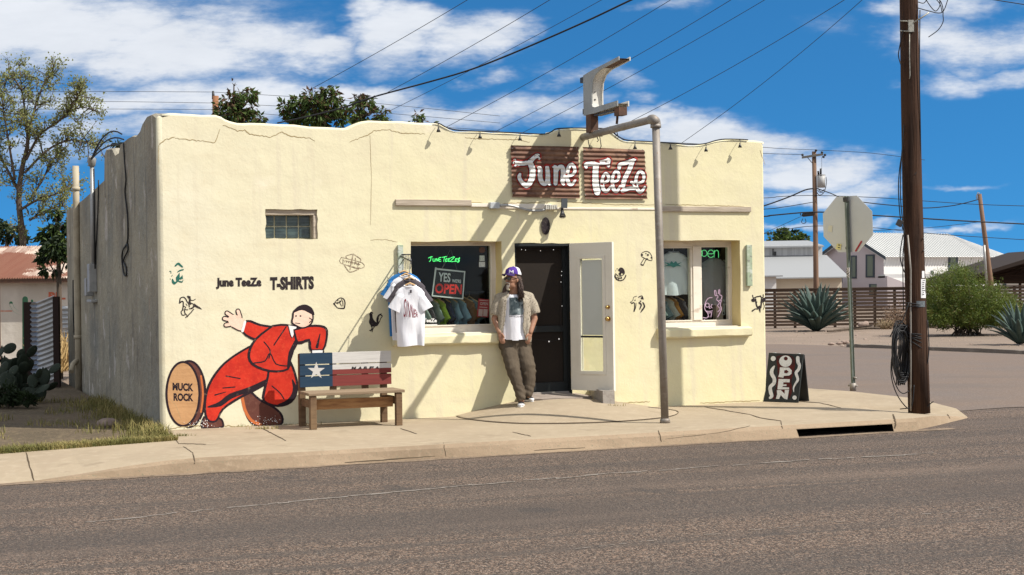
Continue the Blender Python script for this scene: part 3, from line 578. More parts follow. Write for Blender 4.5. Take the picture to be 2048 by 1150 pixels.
M_SKINP = mat('mural_pink', (.78, .56, .44), .8, [(7, (.70, .45, .33), .5, .7, .5, 2)], [(1.3, .45, .05, 2), (4.5, .42, .024, 4), (26, .34, .007, 4)], spec=.15, rot=-THETA); M_WHT = mat('white_paint', (.78, .76, .74), .7, [(12, (.66, .64, .6), .5, .7, .5, 3)]); M_INKM = mat('mural_outline', (.022, .013, .018), .8, [(14, (.16, .11, .08), .62, .68, .6, 5)], [(1.3, .45, .05, 2), (4.5, .42, .024, 4), (26, .34, .007, 4)], spec=.15, rot=-THETA)
def R_(p, n=3): return smoothline(list(p) + [p[0]], n)[:-1]
red, brn, tan, pnk, wht, ink, org = [Paint(W, .0015, .00004) for _ in range(7)]
# a plain striding figure in a red suit, beside a tan oval panel
oval_b = [(378 + 33 * math.cos(i * math.pi / 8), 788 + 66 * math.sin(i * math.pi / 8)) for i in range(16)]
oval = [(366 + 33 * math.cos(i * math.pi / 8), 788 + 64 * math.sin(i * math.pi / 8)) for i in range(16)]
def shape(p, pts, w=None, sm=True, part=None):
    z = max(q.b for q in (red, brn, tan, pnk, wht, ink, org)) + .00008; p.b = z; p.poly(pts, sm)
    if w: ink.b = z + .00006; ink.stroke(part or pts, w, closed=part is None)
def over(p, pts, w): z = max(q.b for q in (red, brn, tan, pnk, wht, ink, org)) + .00008; p.b = z; p.stroke(pts, w)
shape(brn, oval_b, 4.5); shape(tan, oval, 4.5); over(org, [(402, 752), (406, 788), (402, 824)], 3.5)
ink.b += .0002; ink.text('MUCK', 345, 765, 387, 781, .05, dy=2); ink.text('ROCK', 347, 786, 387, 802, .05, dy=1)
legL = [(505, 690), (468, 712), (440, 736), (418, 770), (410, 806), (414, 838), (432, 842), (446, 818), (478, 796), (516, 776), (552, 752), (560, 715)]
legR = [(540, 712), (574, 716), (590, 748), (594, 780), (582, 804), (556, 812), (528, 802), (530, 776), (536, 752)]
jac = [(545, 652), (572, 650), (600, 662), (592, 690), (580, 712), (576, 738), (540, 742), (505, 728), (498, 706), (512, 678)]
armL = [(548, 654), (520, 650), (494, 642), (486, 664), (512, 680), (545, 686)]
armR = [(588, 660), (620, 652), (648, 654), (654, 668), (646, 700), (622, 700), (618, 680), (596, 686)]
bootR = [(482, 786), (498, 782), (520, 800), (548, 815), (564, 832), (560, 850), (520, 852), (500, 842), (488, 815)]; bootL = [(408, 834), (438, 836), (446, 846), (442, 855), (404, 855)]
shape(brn, bootR, 4.5); over(org, [(484, 792), (490, 820), (503, 841), (521, 849)], 6); shape(brn, bootL, 4); shape(red, legL, [4, 5, 4, 5.5, 4])
for q, w in (([(416, 814), (440, 808), (462, 792), (500, 778), (545, 754)], [3, 10, 11, 9, 3]), ([(446, 776), (470, 774)], 2.4), ([(452, 752), (480, 757)], 2.4), ([(430, 790), (452, 784)], [3, 1.5])): over(ink, q, w)
shape(red, legR, [4, 5, 4, 5.5, 4])
for q, w in (([(585, 760), (590, 782), (578, 802), (552, 812)], [3, 10, 9, 3]), ([(544, 772), (560, 786), (568, 798)], 2.5)): over(ink, q, w)
for f in ([(466, 634), (454, 626)], [(462, 640), (449, 637)], [(464, 648), (452, 650)], [(480, 634), (476, 622)]):
    over(ink, f, 10.5); over(pnk, f, 6)
hand = [(490, 642), (478, 632), (462, 630), (456, 640), (464, 654), (482, 662)]
shape(pnk, hand, 2.2, part=[(464, 654), (482, 662), (490, 650)]); shape(red, armL, [4, 5, 4, 5.5, 4]); over(wht, [(490, 644), (485, 662)], 5); over(ink, [(494, 672), (520, 682), (545, 686)], [2, 6, 3])
shape(red, jac, [4, 5, 4, 5.5, 4])
for q, w in (([(594, 676), (582, 706), (576, 736)], [3, 10, 4]), ([(528, 684), (540, 700), (538, 716)], 2.6), ([(508, 726), (530, 722), (540, 706), (552, 728), (576, 732)], 2.6), ([(548, 690), (560, 672), (572, 654)], 2.6)): over(ink, q, w)
shape(wht, [(576, 650), (594, 654), (584, 676)], 2, False); shape(red, armR, [4, 5, 4, 5.5, 4])
for q, w in (([(640, 668), (634, 694)], [2, 6]), ([(598, 685), (618, 681)], [5, 3])): over(ink, q, w)
shape(wht, [(624, 700), (646, 700), (644, 708), (625, 708)], 2, False)
head = [(586, 634), (588, 622), (602, 614), (618, 618), (626, 632), (622, 648), (606, 656), (590, 650), (584, 644)]
shape(pnk, head, 3.2); ink.b += .0002
ink.poly([(587, 626), (594, 614), (610, 609), (624, 616), (629, 630), (620, 627), (604, 620)], True); ink.circ(592, 632, 1.8); ink.circ(601, 632, 1.8); ink.stroke([(591, 646), (600, 647)], 1.6); ink.stroke([(619, 636), (624, 640), (619, 645)], 2)
wht.b = ink.b + .0001
for k in range(90):
    x, y = rnd.choice([(398, 848), (520, 845), (545, 842), (412, 850)]); wht.circ(x + rnd.gauss(0, 11), y + rnd.gauss(0, 5), rnd.uniform(.4, 1.1), n=5)
mural = red.build('mural', M_RED, b, label='striding figure in a red suit painted on the wall behind the bench')
for p, m, n in ((brn, M_BRN, 'mural_boots'), (tan, M_TAN, 'mural_panel'), (org, M_ORG, 'mural_trim'), (pnk, M_SKINP, 'mural_skin'), (wht, M_WHT, 'mural_highlights'), (ink, M_INKM, 'mural_lettering')):
    p.build(n, m, mural)
pt = Paint(W, .0025, .0001)
pt.text('June TeeZe', 432, 555.5, 523, 578.5, .06, dy=-.5); pt.build('wall_lettering', M_STEN, b, label='black lettering June TeeZe painted on the wall')
pt = Paint(W, .0025, .0001); pt.text('T-SHIRTS', 540, 554, 628, 580.5, .06, dy=-2); pt.build('wall_lettering', M_STEN, b, label='black lettering T-SHIRTS painted on the wall')
def sten(label, strokes, polys=(), m=None, blobs=()):
    pt = Paint(W, .0025, .00006)
    for s, w in strokes: pt.stroke(s, w)
    for q in polys: pt.poly(q, len(q) > 4)
    for x, y, r in blobs: pt.circ(x, y, r, n=8)
    pt.build('stencil', m or M_STEN, b, label=label)
def z_(scale, ox, oy, *pts): return [(x / scale + ox, y / scale + oy) for x, y in pts]
zf = lambda *p: z_(8.21, 330, 510, *p)
M_GRN = mat('stencil_green', (.012, .11, .085), .8, [(50, (.05, .16, .12), .55, .7, .6, 2)])
sten('small dark green stencil of a side face', [(zf((170, 178), (215, 140), (250, 165), (285, 195)), [3, 4.5, 3]), (zf((205, 280), (245, 255), (300, 240)), [1.4, 3, 2.4]), (zf((75, 270), (95, 265), (100, 300)), 1.4), (zf((120, 330), (112, 348)), 1.4), (zf((85, 385), (90, 400)), 1)],
     [zf((240, 285), (215, 320), (180, 370), (185, 425), (160, 440), (120, 385), (115, 450), (155, 485), (200, 450), (240, 400)), zf((290, 330), (240, 380), (255, 405), (290, 390), (296, 430), (230, 425), (220, 440), (290, 448))], M_GRN)
sten('small black stencil of a galloping horse and rider', [(zf((250, 710), (300, 690), (340, 720), (360, 760), (390, 800), (400, 850)), 2.2), (zf((250, 710), (238, 790)), 2.4), (zf((255, 780), (275, 760), (298, 770), (300, 830), (290, 900)), 2.4), (zf((310, 840), (340, 860), (320, 890), (375, 900)), 1.6), (zf((300, 900), (265, 930), (285, 985), (320, 985)), 2), (zf((320, 910), (330, 960), (355, 985)), 2.2), (zf((400, 880), (440, 880), (480, 850), (485, 815)), 1.8), (zf((470, 890), (430, 940), (380, 990), (340, 1025)), 2), (zf((440, 930), (400, 975), (370, 1015)), 1.4), (zf((480, 815), (520, 845), (570, 870), (600, 890)), [4.5, 4, 1]), (zf((385, 690), (410, 720), (405, 770), (420, 800)), 4), (zf((420, 740), (460, 745), (500, 725)), 1.4), (zf((375, 680), (410, 690)), 3.4), (zf((430, 790), (470, 810), (455, 860), (430, 870)), 1.5), (zf((345, 800), (365, 830)), 1.2)])
zs = lambda *p: z_(5.228, 640, 480, *p)
M_STENL = mat('faint_stencil', (.22, .16, .11), .85, [(30, (.55, .46, .32), .5, .6, .8, 3)])
sten('faint brown shield emblem with a bar across it', [(zs((225, 180), (445, 240), (432, 295), (218, 240), (225, 180)), 1.2), (zs((350, 145), (425, 200), (420, 225)), 1.6), (zs((350, 145), (275, 165), (280, 190)), 1.2), (zs((255, 260), (290, 315), (325, 335), (400, 305), (410, 290)), 1.6), (zs((345, 160), (325, 250), (315, 310)), 2), (zs((270, 215), (420, 255)), 1.2), (zs((290, 265), (400, 300)), 2.2), (zs((370, 190), (375, 235)), 1.6), (zs((240, 200), (240, 240)), 1), (zs((400, 235), (396, 280)), 1)] + [(zs((250 + i * 22, 205 + i * 5), (256 + i * 22, 228 + i * 5)), 1) for i in range(8)], (), M_STENL)
sten('small black stencil of a hooded dog head', [(zs((150, 660), (180, 625), (215, 605), (250, 620), (262, 660), (255, 710)), [1.5, 2, 2.6]), (zs((145, 665), (165, 690), (190, 712), (250, 715)), [3, 1.4, 2.8]), (zs((180, 650), (205, 655), (225, 690)), 1.4), (zs((225, 620), (240, 655), (240, 690)), 1.4), (zs((165, 655), (190, 665)), 1.6)], (), None, [(*zs((212, 642))[0], 2), (*zs((150, 668))[0], 1.8), (*zs((188, 630))[0], 1.2)])
sten('black stencil of a rooster', [(zs((520, 775), (535, 755), (550, 765)), 2.4), (zs((535, 900), (545, 920), (530, 950)), 2.2), (zs((570, 905), (550, 935), (545, 960)), 1.6), (zs((518, 945), (550, 940)), 1.5), (zs((605, 870), (600, 820), (625, 780), (652, 795)), [5, 3.4, 2]), (zs((610, 830), (615, 790), (640, 772)), 1.8), (zs((620, 860), (635, 820), (650, 800)), 1.6)],
     [zs((515, 770), (545, 770), (552, 815), (580, 855), (610, 870), (602, 895), (570, 905), (535, 900), (512, 860), (520, 815))])
ze = lambda *p: z_(7.667, 1220, 490, *p)
sten('round black seal stencil of a bird on a branch', [(ze((80, 460), (90, 510), (140, 545), (200, 535), (235, 490), (242, 465)), 2.2), (ze((58, 430), (66, 480), (100, 530)), [1, 1.6]), (ze((85, 440), (130, 480)), 1.6), (ze((100, 500), (180, 510)), 1.8), (ze((150, 480), (200, 460), (225, 430)), 1.5)], [ze((120, 385), (160, 345), (205, 360), (228, 410), (215, 450), (180, 430), (160, 475), (130, 440), (150, 415))], None, [(*ze((110, 365))[0], 1.1), (*ze((135, 520))[0], 1.4), (*ze((175, 495))[0], 1.4), (*ze((88, 395))[0], .8)])
sten('black outline stencil of a spotted mushroom', [(ze((480, 160), (485, 130), (540, 98), (600, 110), (640, 170), (645, 225), (625, 240), (560, 215), (500, 185), (480, 160)), 1.3), (ze((525, 205), (480, 275), (475, 300), (505, 312), (530, 270), (555, 215)), 1.4), (ze((480, 300), (510, 310)), 2.2)], (), None, [(*ze((495, 152))[0], 1.9), (*ze((582, 152))[0], 2.2), (*ze((552, 130))[0], 1.2), (*ze((600, 115))[0], 1), (*ze((635, 195))[0], 1.6), (*ze((568, 215))[0], 2)])
sten('black stencil of a long eared dog', [(ze((320, 878), (350, 850), (365, 800), (410, 785)), 1), (ze((335, 895), (370, 885), (380, 940), (370, 1015)), [2.6, 1.6, 2.6]), (ze((400, 890), (395, 960), (375, 1010)), 1.2), (ze((440, 800), (490, 780), (510, 830)), 2), (ze((450, 885), (480, 920), (455, 985)), [3.4, 3, 1.6]), (ze((505, 880), (530, 940), (500, 990), (470, 1035)), [2, 3, 3.4, 1])], (), None, [(*ze((320, 878))[0], 1.4), (*ze((385, 845))[0], 1.3), (*ze((490, 815))[0], 2.4), (*ze((470, 860))[0], 1.5)])
zc_ = lambda *p: z_(4.79, 1200, 460, *p)
sten('black stencil of a cow head with a flower', [(zc_((1462, 625), (1470, 650), (1500, 640)), 2), (zc_((1565, 620), (1560, 650), (1540, 640)), 2), (zc_((1490, 660), (1500, 720), (1515, 750)), 3), (zc_((1548, 660), (1545, 710), (1540, 745)), 3), (zc_((1500, 640), (1540, 632)), 2.4), (zc_((1460, 775), (1490, 755), (1510, 760)), [3, 1.4]), (zc_((1530, 760), (1535, 790)), [4, 1]), (zc_((1560, 690), (1575, 730), (1565, 760)), 1.2)], [zc_((1448, 665), (1470, 655), (1492, 668), (1480, 688), (1455, 685)), zc_((1548, 668), (1570, 648), (1590, 652), (1580, 685), (1560, 692)), zc_((1508, 735), (1530, 722), (1548, 738), (1530, 765))], None, [(*zc_((1505, 690))[0], 1), (*zc_((1540, 690))[0], 1)])
# ------------------------------------------------------------------ things fixed to the wall
t = thing('oval_plaque', 'dark oval plaque with a pale robed figure above the doorway', 'plaque', wp(1091, 453, 0))
pt = Paint(W, .012); pt.circ(1091, 452, 8.5, 17.5, n=24); o_ = pt.build('plaque', M_STEN, t); o_.modifiers.new('thick', 'SOLIDIFY').thickness = .01
pt = Paint(W, .019, .0003); pt.stroke([(1091 + 7.2 * math.cos(a), 452 + 15.8 * math.sin(a)) for a in [i * math.pi / 10 for i in range(20)]], 1, closed=True); pt.circ(1091, 442, 1.8); pt.stroke([(1091, 446), (1088, 455), (1087, 464)], 1.3); pt.stroke([(1092, 446), (1095, 456), (1095, 464)], 1.2); pt.stroke([(1091, 452), (1091, 462)], 1.4)
pt.build('figure', mat('plaque_pale', (.45, .42, .33), .8), t)
M_RUST = mat('rusty_sheet', (.15, .075, .05), .75, [((2.5, 2.5, 7), (.30, .175, .11), .48, .62, .75, 5), (9, (.07, .04, .032), .5, .66, .7, 4), (50, (.22, .12, .07), .6, .7, .5, 2)], [(40, .25, .005, 3)], metal=.15, spec=.4)
M_SRED = mat('sign_red', (.30, .025, .018), .75, [(25, (.18, .02, .016), .5, .7, .6, 2)]); M_SBLK = mat('sign_black', (.02, .012, .014), .8); M_SWHT = mat('sign_white', (.72, .72, .70), .75, [(14, (.55, .54, .51), .5, .66, .7, 4), (60, (.36, .34, .32), .62, .7, .6, 2)])
def corr_sign(label, q, seed, strokes):
    u0 = [wuz(*p) for p in q]; LAM = .0585; AMP = .0085; lean = random.Random(seed)
    base = .03
    def crg(z): return AMP * math.sin(2 * math.pi * z / LAM)
    def mp(x, y, o):
        p = wp(x, y, base); p = wp(x, y, base + o + crg(p.z)); return p
    t = thing('corrugated_sign', label, 'sign', wp(*q[3], base))
    m = MB(); NZ = 90; NU = 14; m.smooth = True
    rows = []
    for i in range(NZ + 1):
        a = i / NZ; row = []
        for j in range(NU + 1):
            c = j / NU; x = (q[0][0] * (1 - c) + q[1][0] * c) * (1 - a) + (q[3][0] * (1 - c) + q[2][0] * c) * a; y = (q[0][1] * (1 - c) + q[1][1] * c) * (1 - a) + (q[3][1] * (1 - c) + q[2][1] * c) * a
            x += (.7 * math.sin(a * 60 + seed)) * (1 if j in (0, NU) else 0)
            row.append(mp(x, y, .0015 * math.sin(a * 9 + c * 7 + seed)))
        rows.append(row)
    m.loft(rows, closed=False); m.build('sheet', M_RUST, t)
    for dw, off, mm, nm in ((6.5, .004, M_SRED, 'red_halo'), (3.2, .0062, M_SBLK, 'black_outline'), (0, .0084, M_SWHT, 'lettering')):
        pt = Paint(mp, off, .00008)
        for s, w in strokes:
            ws = [x * 1.3 + dw for x in w] if isinstance(w, list) else [w * 1.3 + dw]
            pt.stroke(s, ws, across=6, step=8)
        pt.mb.smooth = True; pt.build(nm, mm, t)
    m = MB()
    for fx, fy in ((.03, .06), (.97, .05), (.04, .93), (.96, .94)):
        x = q[0][0] + (q[1][0] - q[0][0]) * fx; y = q[0][1] + (q[3][1] - q[0][1]) * fy; p = mp(x, y, .004); m.ell(p, UW * .007, ZZ * .007, NW * .004, 8, 5)
    m.build('screw', M_GREYM, t)
zj = lambda *p: z_(6.827, 1010, 280, *p)
corr_sign('rusty corrugated sign lettered June, left of the pair', [(1021, 290.5), (1157, 293.5), (1159.5, 397), (1025, 393.5)], 1,
    [(zj((132, 275), (138, 340)), 4.5), (zj((135, 312), (240, 322), (335, 295), (410, 230), (450, 215)), [6, 6, 7, 6, 6.5]), (zj((425, 205), (468, 255)), 3.6), (zj((335, 300), (372, 390), (372, 500), (340, 580), (290, 620), (230, 575), (195, 510), (205, 465)), [8, 9, 9, 8, 8, 6, 6, 4]), (zj((462, 378), (480, 400), (480, 500), (500, 570), (540, 600), (578, 560), (585, 470), (575, 370)), [5, 7, 7, 7, 6, 7, 7, 6]), (zj((585, 520), (600, 590), (622, 600)), [6, 4]), (zj((660, 362), (690, 380), (695, 480), (690, 595)), [4, 7, 7, 6]), (zj((695, 440), (735, 375), (780, 370), (795, 450), (785, 560), (800, 600)), [5, 6, 7, 7, 5]), (zj((855, 490), (920, 475), (955, 420), (930, 345), (885, 345), (852, 430), (850, 530), (880, 600), (920, 600), (962, 545)), [4, 4.5, 5, 5, 6, 6, 6, 5, 3])])
corr_sign('rusty corrugated sign lettered TeeZe, right of the pair', [(1166, 294), (1289, 300), (1294.5, 398), (1170, 397.5)], 5,
    [(zj((1110, 375), (1105, 335), (1180, 325), (1300, 310), (1410, 290)), [4, 6, 7, 7, 9]), (zj((1410, 260), (1412, 355)), 5), (zj((1245, 330), (1235, 450), (1238, 600), (1262, 712)), [9, 9, 10, 10]), (zj((1335, 590), (1400, 560), (1415, 500), (1375, 455), (1340, 500), (1325, 590), (1350, 680), (1390, 700), (1435, 640)), [4, 4, 5, 4, 5, 6, 5, 3]), (zj((1470, 580), (1540, 545), (1555, 470), (1515, 425), (1475, 490), (1465, 590), (1490, 680), (1530, 700), (1570, 630)), [4, 4, 5, 4, 5, 6, 5, 3]), (zj((1560, 385), (1570, 340), (1660, 310), (1775, 265)), [5, 6, 6, 4]), (zj((1740, 290), (1700, 400), (1640, 520), (1605, 640), (1610, 690)), [7, 7, 7, 7]), (zj((1610, 690), (1700, 660), (1775, 655), (1760, 600), (1725, 575)), [6, 5, 5, 4]), (zj((1795, 600), (1880, 565), (1895, 480), (1845, 425), (1800, 490), (1785, 600), (1820, 690), (1860, 705), (1910, 640)), [4, 4, 5, 4, 5, 6, 5, 3])])
# narrow painted boards beside the windows
for lab, x0, x1, y0, y1 in (('narrow chipped grey board beside the left window, holding the clothes rail', 794, 805, 490, 545), ('narrow chipped green and white board on the right end of the wall', 1490.5, 1502, 490, 572)):
    m = MB(); c0 = wuz(x0, y0); c1 = wuz(x1, y1); m.ubox(c0[0], c1[0], .004, .045, c1[1], c0[1])
    m.build('narrow_board', mat('chipped_green_board', (.52, .55, .50), .8, [((3, 3, 5), (.30, .37, .25), .45, .55, .9, 4), (18, (.2, .19, .18), .6, .66, .8, 3)], [(20, .3, .005, 3)]), label=lab, cat='board', bevel=.004)
# string of hooded lamps along the parapet
t = thing('string_lights', 'string of small black hooded lamps along the parapet top', 'string lights', wp(1180, 262, .05))
m = MB(); cab = [(868, 246), (880, 249), (893, 256), (912, 261), (940, 263), (975, 264), (1010, 266), (1040, 267), (1070, 269), (1092, 269), (1104, 264), (1118, 258), (1180, 257.5), (1212, 259), (1226, 266), (1240, 276), (1258, 282), (1310, 285), (1362, 289), (1392, 290), (1412, 288), (1432, 282), (1450, 279.5), (1482, 280), (1496, 281)]
m.tube([wp(x, y - 1.2, .012) for x, y in smoothline(cab, 3)], .0085, 6); m.build('cable', M_CABLE, t)
for x, y0, y1 in ((877, 250, 264), (960, 264, 277), (1040, 268, 281), (1118, 260, 273), (1201, 261, 273), (1270, 284, 298), (1341, 288, 299), (1412, 289, 303), (1480, 281, 295)):
    m = MB(); p0 = wp(x - 2, y0, .02); p1 = wp(x, y1, .10); top = p1 + V((0, 0, .06)); m.tube([p0, p0 + NW * .05 + V((0, 0, .01)), top], .0035, 5); m.tube([top, p1 + V((0, 0, .04)), p1 + V((0, 0, .035)), p1], [.009, .010, .015, .029], 10)
    m.build('lamp', M_BLKM, t)
# solar spotlight over the doorway
t = thing('solar_spotlight', 'small black solar spotlight under the June sign', 'light', wp(1128, 415, .02))
m = MB(); m.prism([wp(1122.5, 396.5, .10), wp(1134.5, 397, .10), wp(1134, 416, .15), wp(1122, 415, .15)], NW * .012 + V((0, 0, -.004))); m.build('solar_panel', mat('solar_cell', (.02, .026, .032), .6, spec=.15), t)
m = MB(); m.tube([wp(1125, 413, .02), wp(1125, 414, .08)], .02, 8); m.build('bracket', M_BLKM, t)
m = MB(); p0 = wp(1124, 416, .10); p1 = wp(1125, 433, .17); m.tube([p0, p0.lerp(p1, .4), p0.lerp(p1, .5), p1, p1], [.018, .022, .024, .044, .036], 12); m.build('lamp_head', M_BLKM, t); 
m = MB(); m.tube([p1.lerp(p0, .02), p1.lerp(p0, -.02)], .034, 12); m.build('lens', mat('pale_lens', (.6, .58, .5), .3), t)

# ------------------------------------------------------------------ pipe frame and old sign frame on it
M_GALV = mat('weathered_galvanised_pipe', (.27, .245, .22), .6, [((3, 3, 1), (.18, .155, .13), .45, .62, .8, 4), (14, (.34, .31, .28), .55, .7, .5, 3), (30, (.20, .11, .06), .62, .7, .5, 2)], metal=.35)
t = thing('sign_pipe', 'tall grey pipe post with a horizontal arm fixed into the wall top', 'pipe post', gp(1330, 845))
PB = gp(1330, 845); PYq = PB.y; PT = ap(1311.5, 248, PYq); AW = wp(1163, 275, -.05); AE = ap(1303, 239, PYq + .02)
m = MB(); m.tube([PB - ZZ * .02, PB.lerp(PT, .5), PT], .046, 16); m.build('post', M_GALV, t)
m = MB(); m.tube([AW, AE], .046, 16)
ad = (AE - AW).normalized()
for k in (.22, .45, .62): m.tube([AW.lerp(AE, k) - ad * .012, AW.lerp(AE, k) + ad * .012], .0485, 16)
m.build('arm', M_GALV, t)
m = MB(); el_ = [AE - ad * .01, AE + ad * .05, AE + ad * .10 - ZZ * .015, V((PT.x, PT.y, AE.z - .045)) , PT + ZZ * .0, PT - ZZ * .02]
el_ = [AE - ad * .02, AE + ad * .03, AE + ad * .065 - ZZ * .012, V((PT.x, PT.y, 0)) + ZZ * (AE.z - .03), V((PT.x, PT.y, 0)) + ZZ * (AE.z - .075), PT - ZZ * .03]
m.tube([V(p) for p in smoothline([tuple(p) for p in el_], 4)], .057, 16); m.tube([PT - ZZ * .045, PT - ZZ * .005], .064, 16); m.build('elbow', M_GALV, t)
m = MB(); m.tube([PB - ZZ * .01, PB + ZZ * .03, PB + ZZ * .05], [.062, .058, .048], 14); m.build('collar', M_GALV, t)
m = MB()
for k, l in ((.1, .1), (.24, .05), (.28, .13), (.5, .05), (.53, .07)): m = MB(); p = AW.lerp(AE, k) - ZZ * .04; m.tube([p, p - ZZ * l + UW * .02, p - ZZ * l * 1.3], .006, 5); m.build('wire_end', M_CABLE, t)
M_ALW = mat('old_white_enamel', (.62, .60, .55), .55, [((2, 2, 3), (.45, .42, .37), .5, .68, .7, 4), (9, (.40, .34, .27), .62, .7, .6, 3)]); M_ALG = mat('shaded_sheet_metal', (.33, .335, .32), .6, [((3, 3, 2), (.25, .25, .24), .45, .65, .7, 4)], metal=.3); M_RB = mat('rusty_steel', (.09, .05, .035), .85, [(10, (.17, .085, .05), .5, .66, .7, 4)])
def arm_n(nv): return AW.lerp(AE, (nv + .05) / ((AE - A0).dot(NW) + .05))
def ln(nv, z, du=0.0): p = arm_n(nv); return V((p.x, p.y, z)) + UW * du
t = thing('old_sign_frame', 'empty C shaped metal sign frame standing on the pipe arm', 'sign frame', arm_n(.45))
prof_ = [(.22, 3.84), (.22, 4.36), (.46, 4.385), (1.36, 4.44), (1.36, 4.395), (.80, 4.36), (.62, 4.315), (.53, 4.23), (.50, 4.1), (.50, 3.96), (.52, 3.92), (.6, 3.905), (1.30, 3.905), (1.30, 3.84), (.6, 3.83)]
m = MB(); m.prism([ln(a, z, -.08) for a, z in prof_], UW * .014); m.build('side_plate', M_ALG, t)  # left plate greyer than the right one, its shade put into the colour
m = MB(); m.prism([ln(a, z, .07) for a, z in prof_], UW * .014); m.build('side_plate', M_ALW, t)
inn = [(1.35, 4.42), (.79, 4.385), (.60, 4.335), (.50, 4.245), (.465, 4.1), (.465, 3.97), (.49, 3.90), (.6, 3.872), (1.29, 3.872)]
m = MB(); m.smooth = True; m.loft([[ln(a, z, -.07), ln(a, z, .07)] for a, z in smoothline(inn, 3)], closed=False); m.build('channel', M_ALW, t)
m = MB(); m.loft([[ln(a, z, -.075), ln(a, z, .075)] for a, z in ((.222, 3.84), (.222, 4.358), (.46, 4.372), (1.36, 4.402))], closed=False); m.build('outer_skin', M_RB, t)
m = MB(); m.box(ln(.36, 3.73, -.02), UW * .055, NW * .07, ZZ * .12); m.build('stub_post', M_RB, t)
m = MB(); m.box(ln(.17, 4.31, -.03), UW * .05, NW * .05, ZZ * .035); m.build('stub_bracket', M_BLKM, t); m = MB(); m.box(ln(.18, 3.9, -.03), UW * .03, NW * .035, ZZ * .035); m.box(ln(.8, 3.81, .0), UW * .05, NW * .28, ZZ * .008); m.build('stub_bracket', M_BLKM, t)
m = MB(); m.box(ln(1.22, 3.78, .0), UW * .055, NW * .07, ZZ * .05); m.tube([ln(1.1, 3.82), ln(1.12, 3.72), ln(1.1, 3.64)], .016, 6); m.build('hanging_strap', M_RB, t)
m = MB()
for z in (4.02, 4.12): m.tube([ln(.463, z, -.02), ln(.468, z, -.02)], .012, 8)
m.build('bolt_hole', M_BLKM, t)

# ------------------------------------------------------------------ flag-painted bench
M_BW = mat('bench_timber', (.15, .092, .05), .85, [((4, 4, 40), (.075, .042, .023), .45, .65, .8, 5), ((30, 30, 3), (.12, .07, .04), .5, .66, .6, 4), (2, (.22, .145, .08), .5, .68, .7, 3)], [((6, 6, 30), .4, .006, 4)], rot=-THETA)
M_BT = mat('bench_seat_timber', (.24, .175, .115), .85, [((3, 50, 50), (.18, .125, .08), .45, .65, .8, 5)], [((4, 40, 40), .4, .006, 4)], rot=-THETA)
M_BO = mat('orange_timber', (.34, .18, .075), .8, [((3, 12, 22), (.19, .085, .035), .45, .62, .85, 5)], [((4, 40, 40), .3, .006, 4)], rot=-THETA)
wv = lambda n, c, d: mat(n, c, .75, [((3, 30, 40), d, .48, .68, .6, 5)], [((3, 40, 60), .3, .004, 4)], rot=-THETA)
M_FB = wv('flag_blue', (.012, .036, .07), (.026, .05, .08)); M_FW = wv('flag_white', (.52, .50, .475), (.37, .35, .33)); M_FR = wv('flag_red', (.18, .033, .028), (.12, .025, .022))
BU0, BU1, BN0, BN1 = 1.585, 2.725, .30, .86
t = thing('park_bench', 'wooden bench whose backrest is painted as a blue, white and red flag', 'bench', un(2.15, .58, 0))
for (u, n, h) in ((BU0 + .02, BN1 - .045, .385), (BU1 - .075, BN1 - .045, .385), (BU0 + .02, BN0 + .0, .86), (BU1 - .1, BN0 + .0, .86)):
    m = MB(); m.ubox(u - .02, u + .055, n - .03, n + .045, -.006, h); m.build('leg', M_BW, t, bevel=.004)
m = MB()
for k in range(4): n0 = BN0 + .10 + k * .118; m.ubox(BU0 - .02 + rnd.uniform(-.006, .006), BU1 + .01, n0, n0 + .108 + (.012 if k == 3 else 0), .386 + rnd.uniform(0, .003), .422)
m.build('seat', M_BT, t, bevel=.005)
m = MB(); m.ubox(BU0 + .056, BU1 - .096, BN1 - .16, BN1 - .125, .215, .335); m.build('stretcher', M_BO, t, bevel=.004)
for uu in (BU0 + .02, BU1 - .06): m = MB(); m.ubox(uu, uu + .035, BN0 + .046, BN1 - .076, .24, .33); m.build('side_rail', M_BW, t, bevel=.004)
m = MB()
for uu in (BU0 + .38, BU0 + .78): m.ubox(uu, uu + .08, BN0 + .0, BN0 + .04, .40, .85)
m.build('back_batten', M_BW, t, bevel=.003)
US = BU0 + (BU1 - BU0) * .352; NB = BN0 + .075
for (z0, z1, ms) in ((.735, .868, (M_FB, M_FW, M_FW)), (.602, .722, (M_FB, M_FW, M_FR)), (.462, .590, (M_FB, M_FR, M_FR))):
    m = MB(); m.mi = 0; m.ubox(BU0, US, NB - .032, NB, z0, z1); zm = z0 + (z1 - z0) * .5
    if ms[1] is ms[2]: m.mi = 1; m.ubox(US, BU1, NB - .032, NB - .001, z0, z1)
    else: m.mi = 1; m.ubox(US, BU1, NB - .032, NB - .001, zm, z1); m.mi = 2; m.ubox(US, BU1, NB - .032, NB - .001, z0, zm)
    m.build('back_slat', list(ms), t)
BPm = lambda x, y, o: wp(x, y, NB + o)
def bz(u, z): return proj(un(u, NB, z))
pt = Paint(BPm, .002); cs = bz((BU0 + US) / 2 + .0, .655); R1 = 18
star = [(cs[0] + (R1 if i % 2 == 0 else R1 * .382) * math.sin(i * math.pi / 5), cs[1] - (R1 if i % 2 == 0 else R1 * .382) * math.cos(i * math.pi / 5)) for i in range(10)]
pt.poly(star); pt.build('star', M_FW, t)
pt = Paint(BPm, .002); x0, y0 = bz(US + .24, .69); x1, y1 = bz(US + .60, .645)
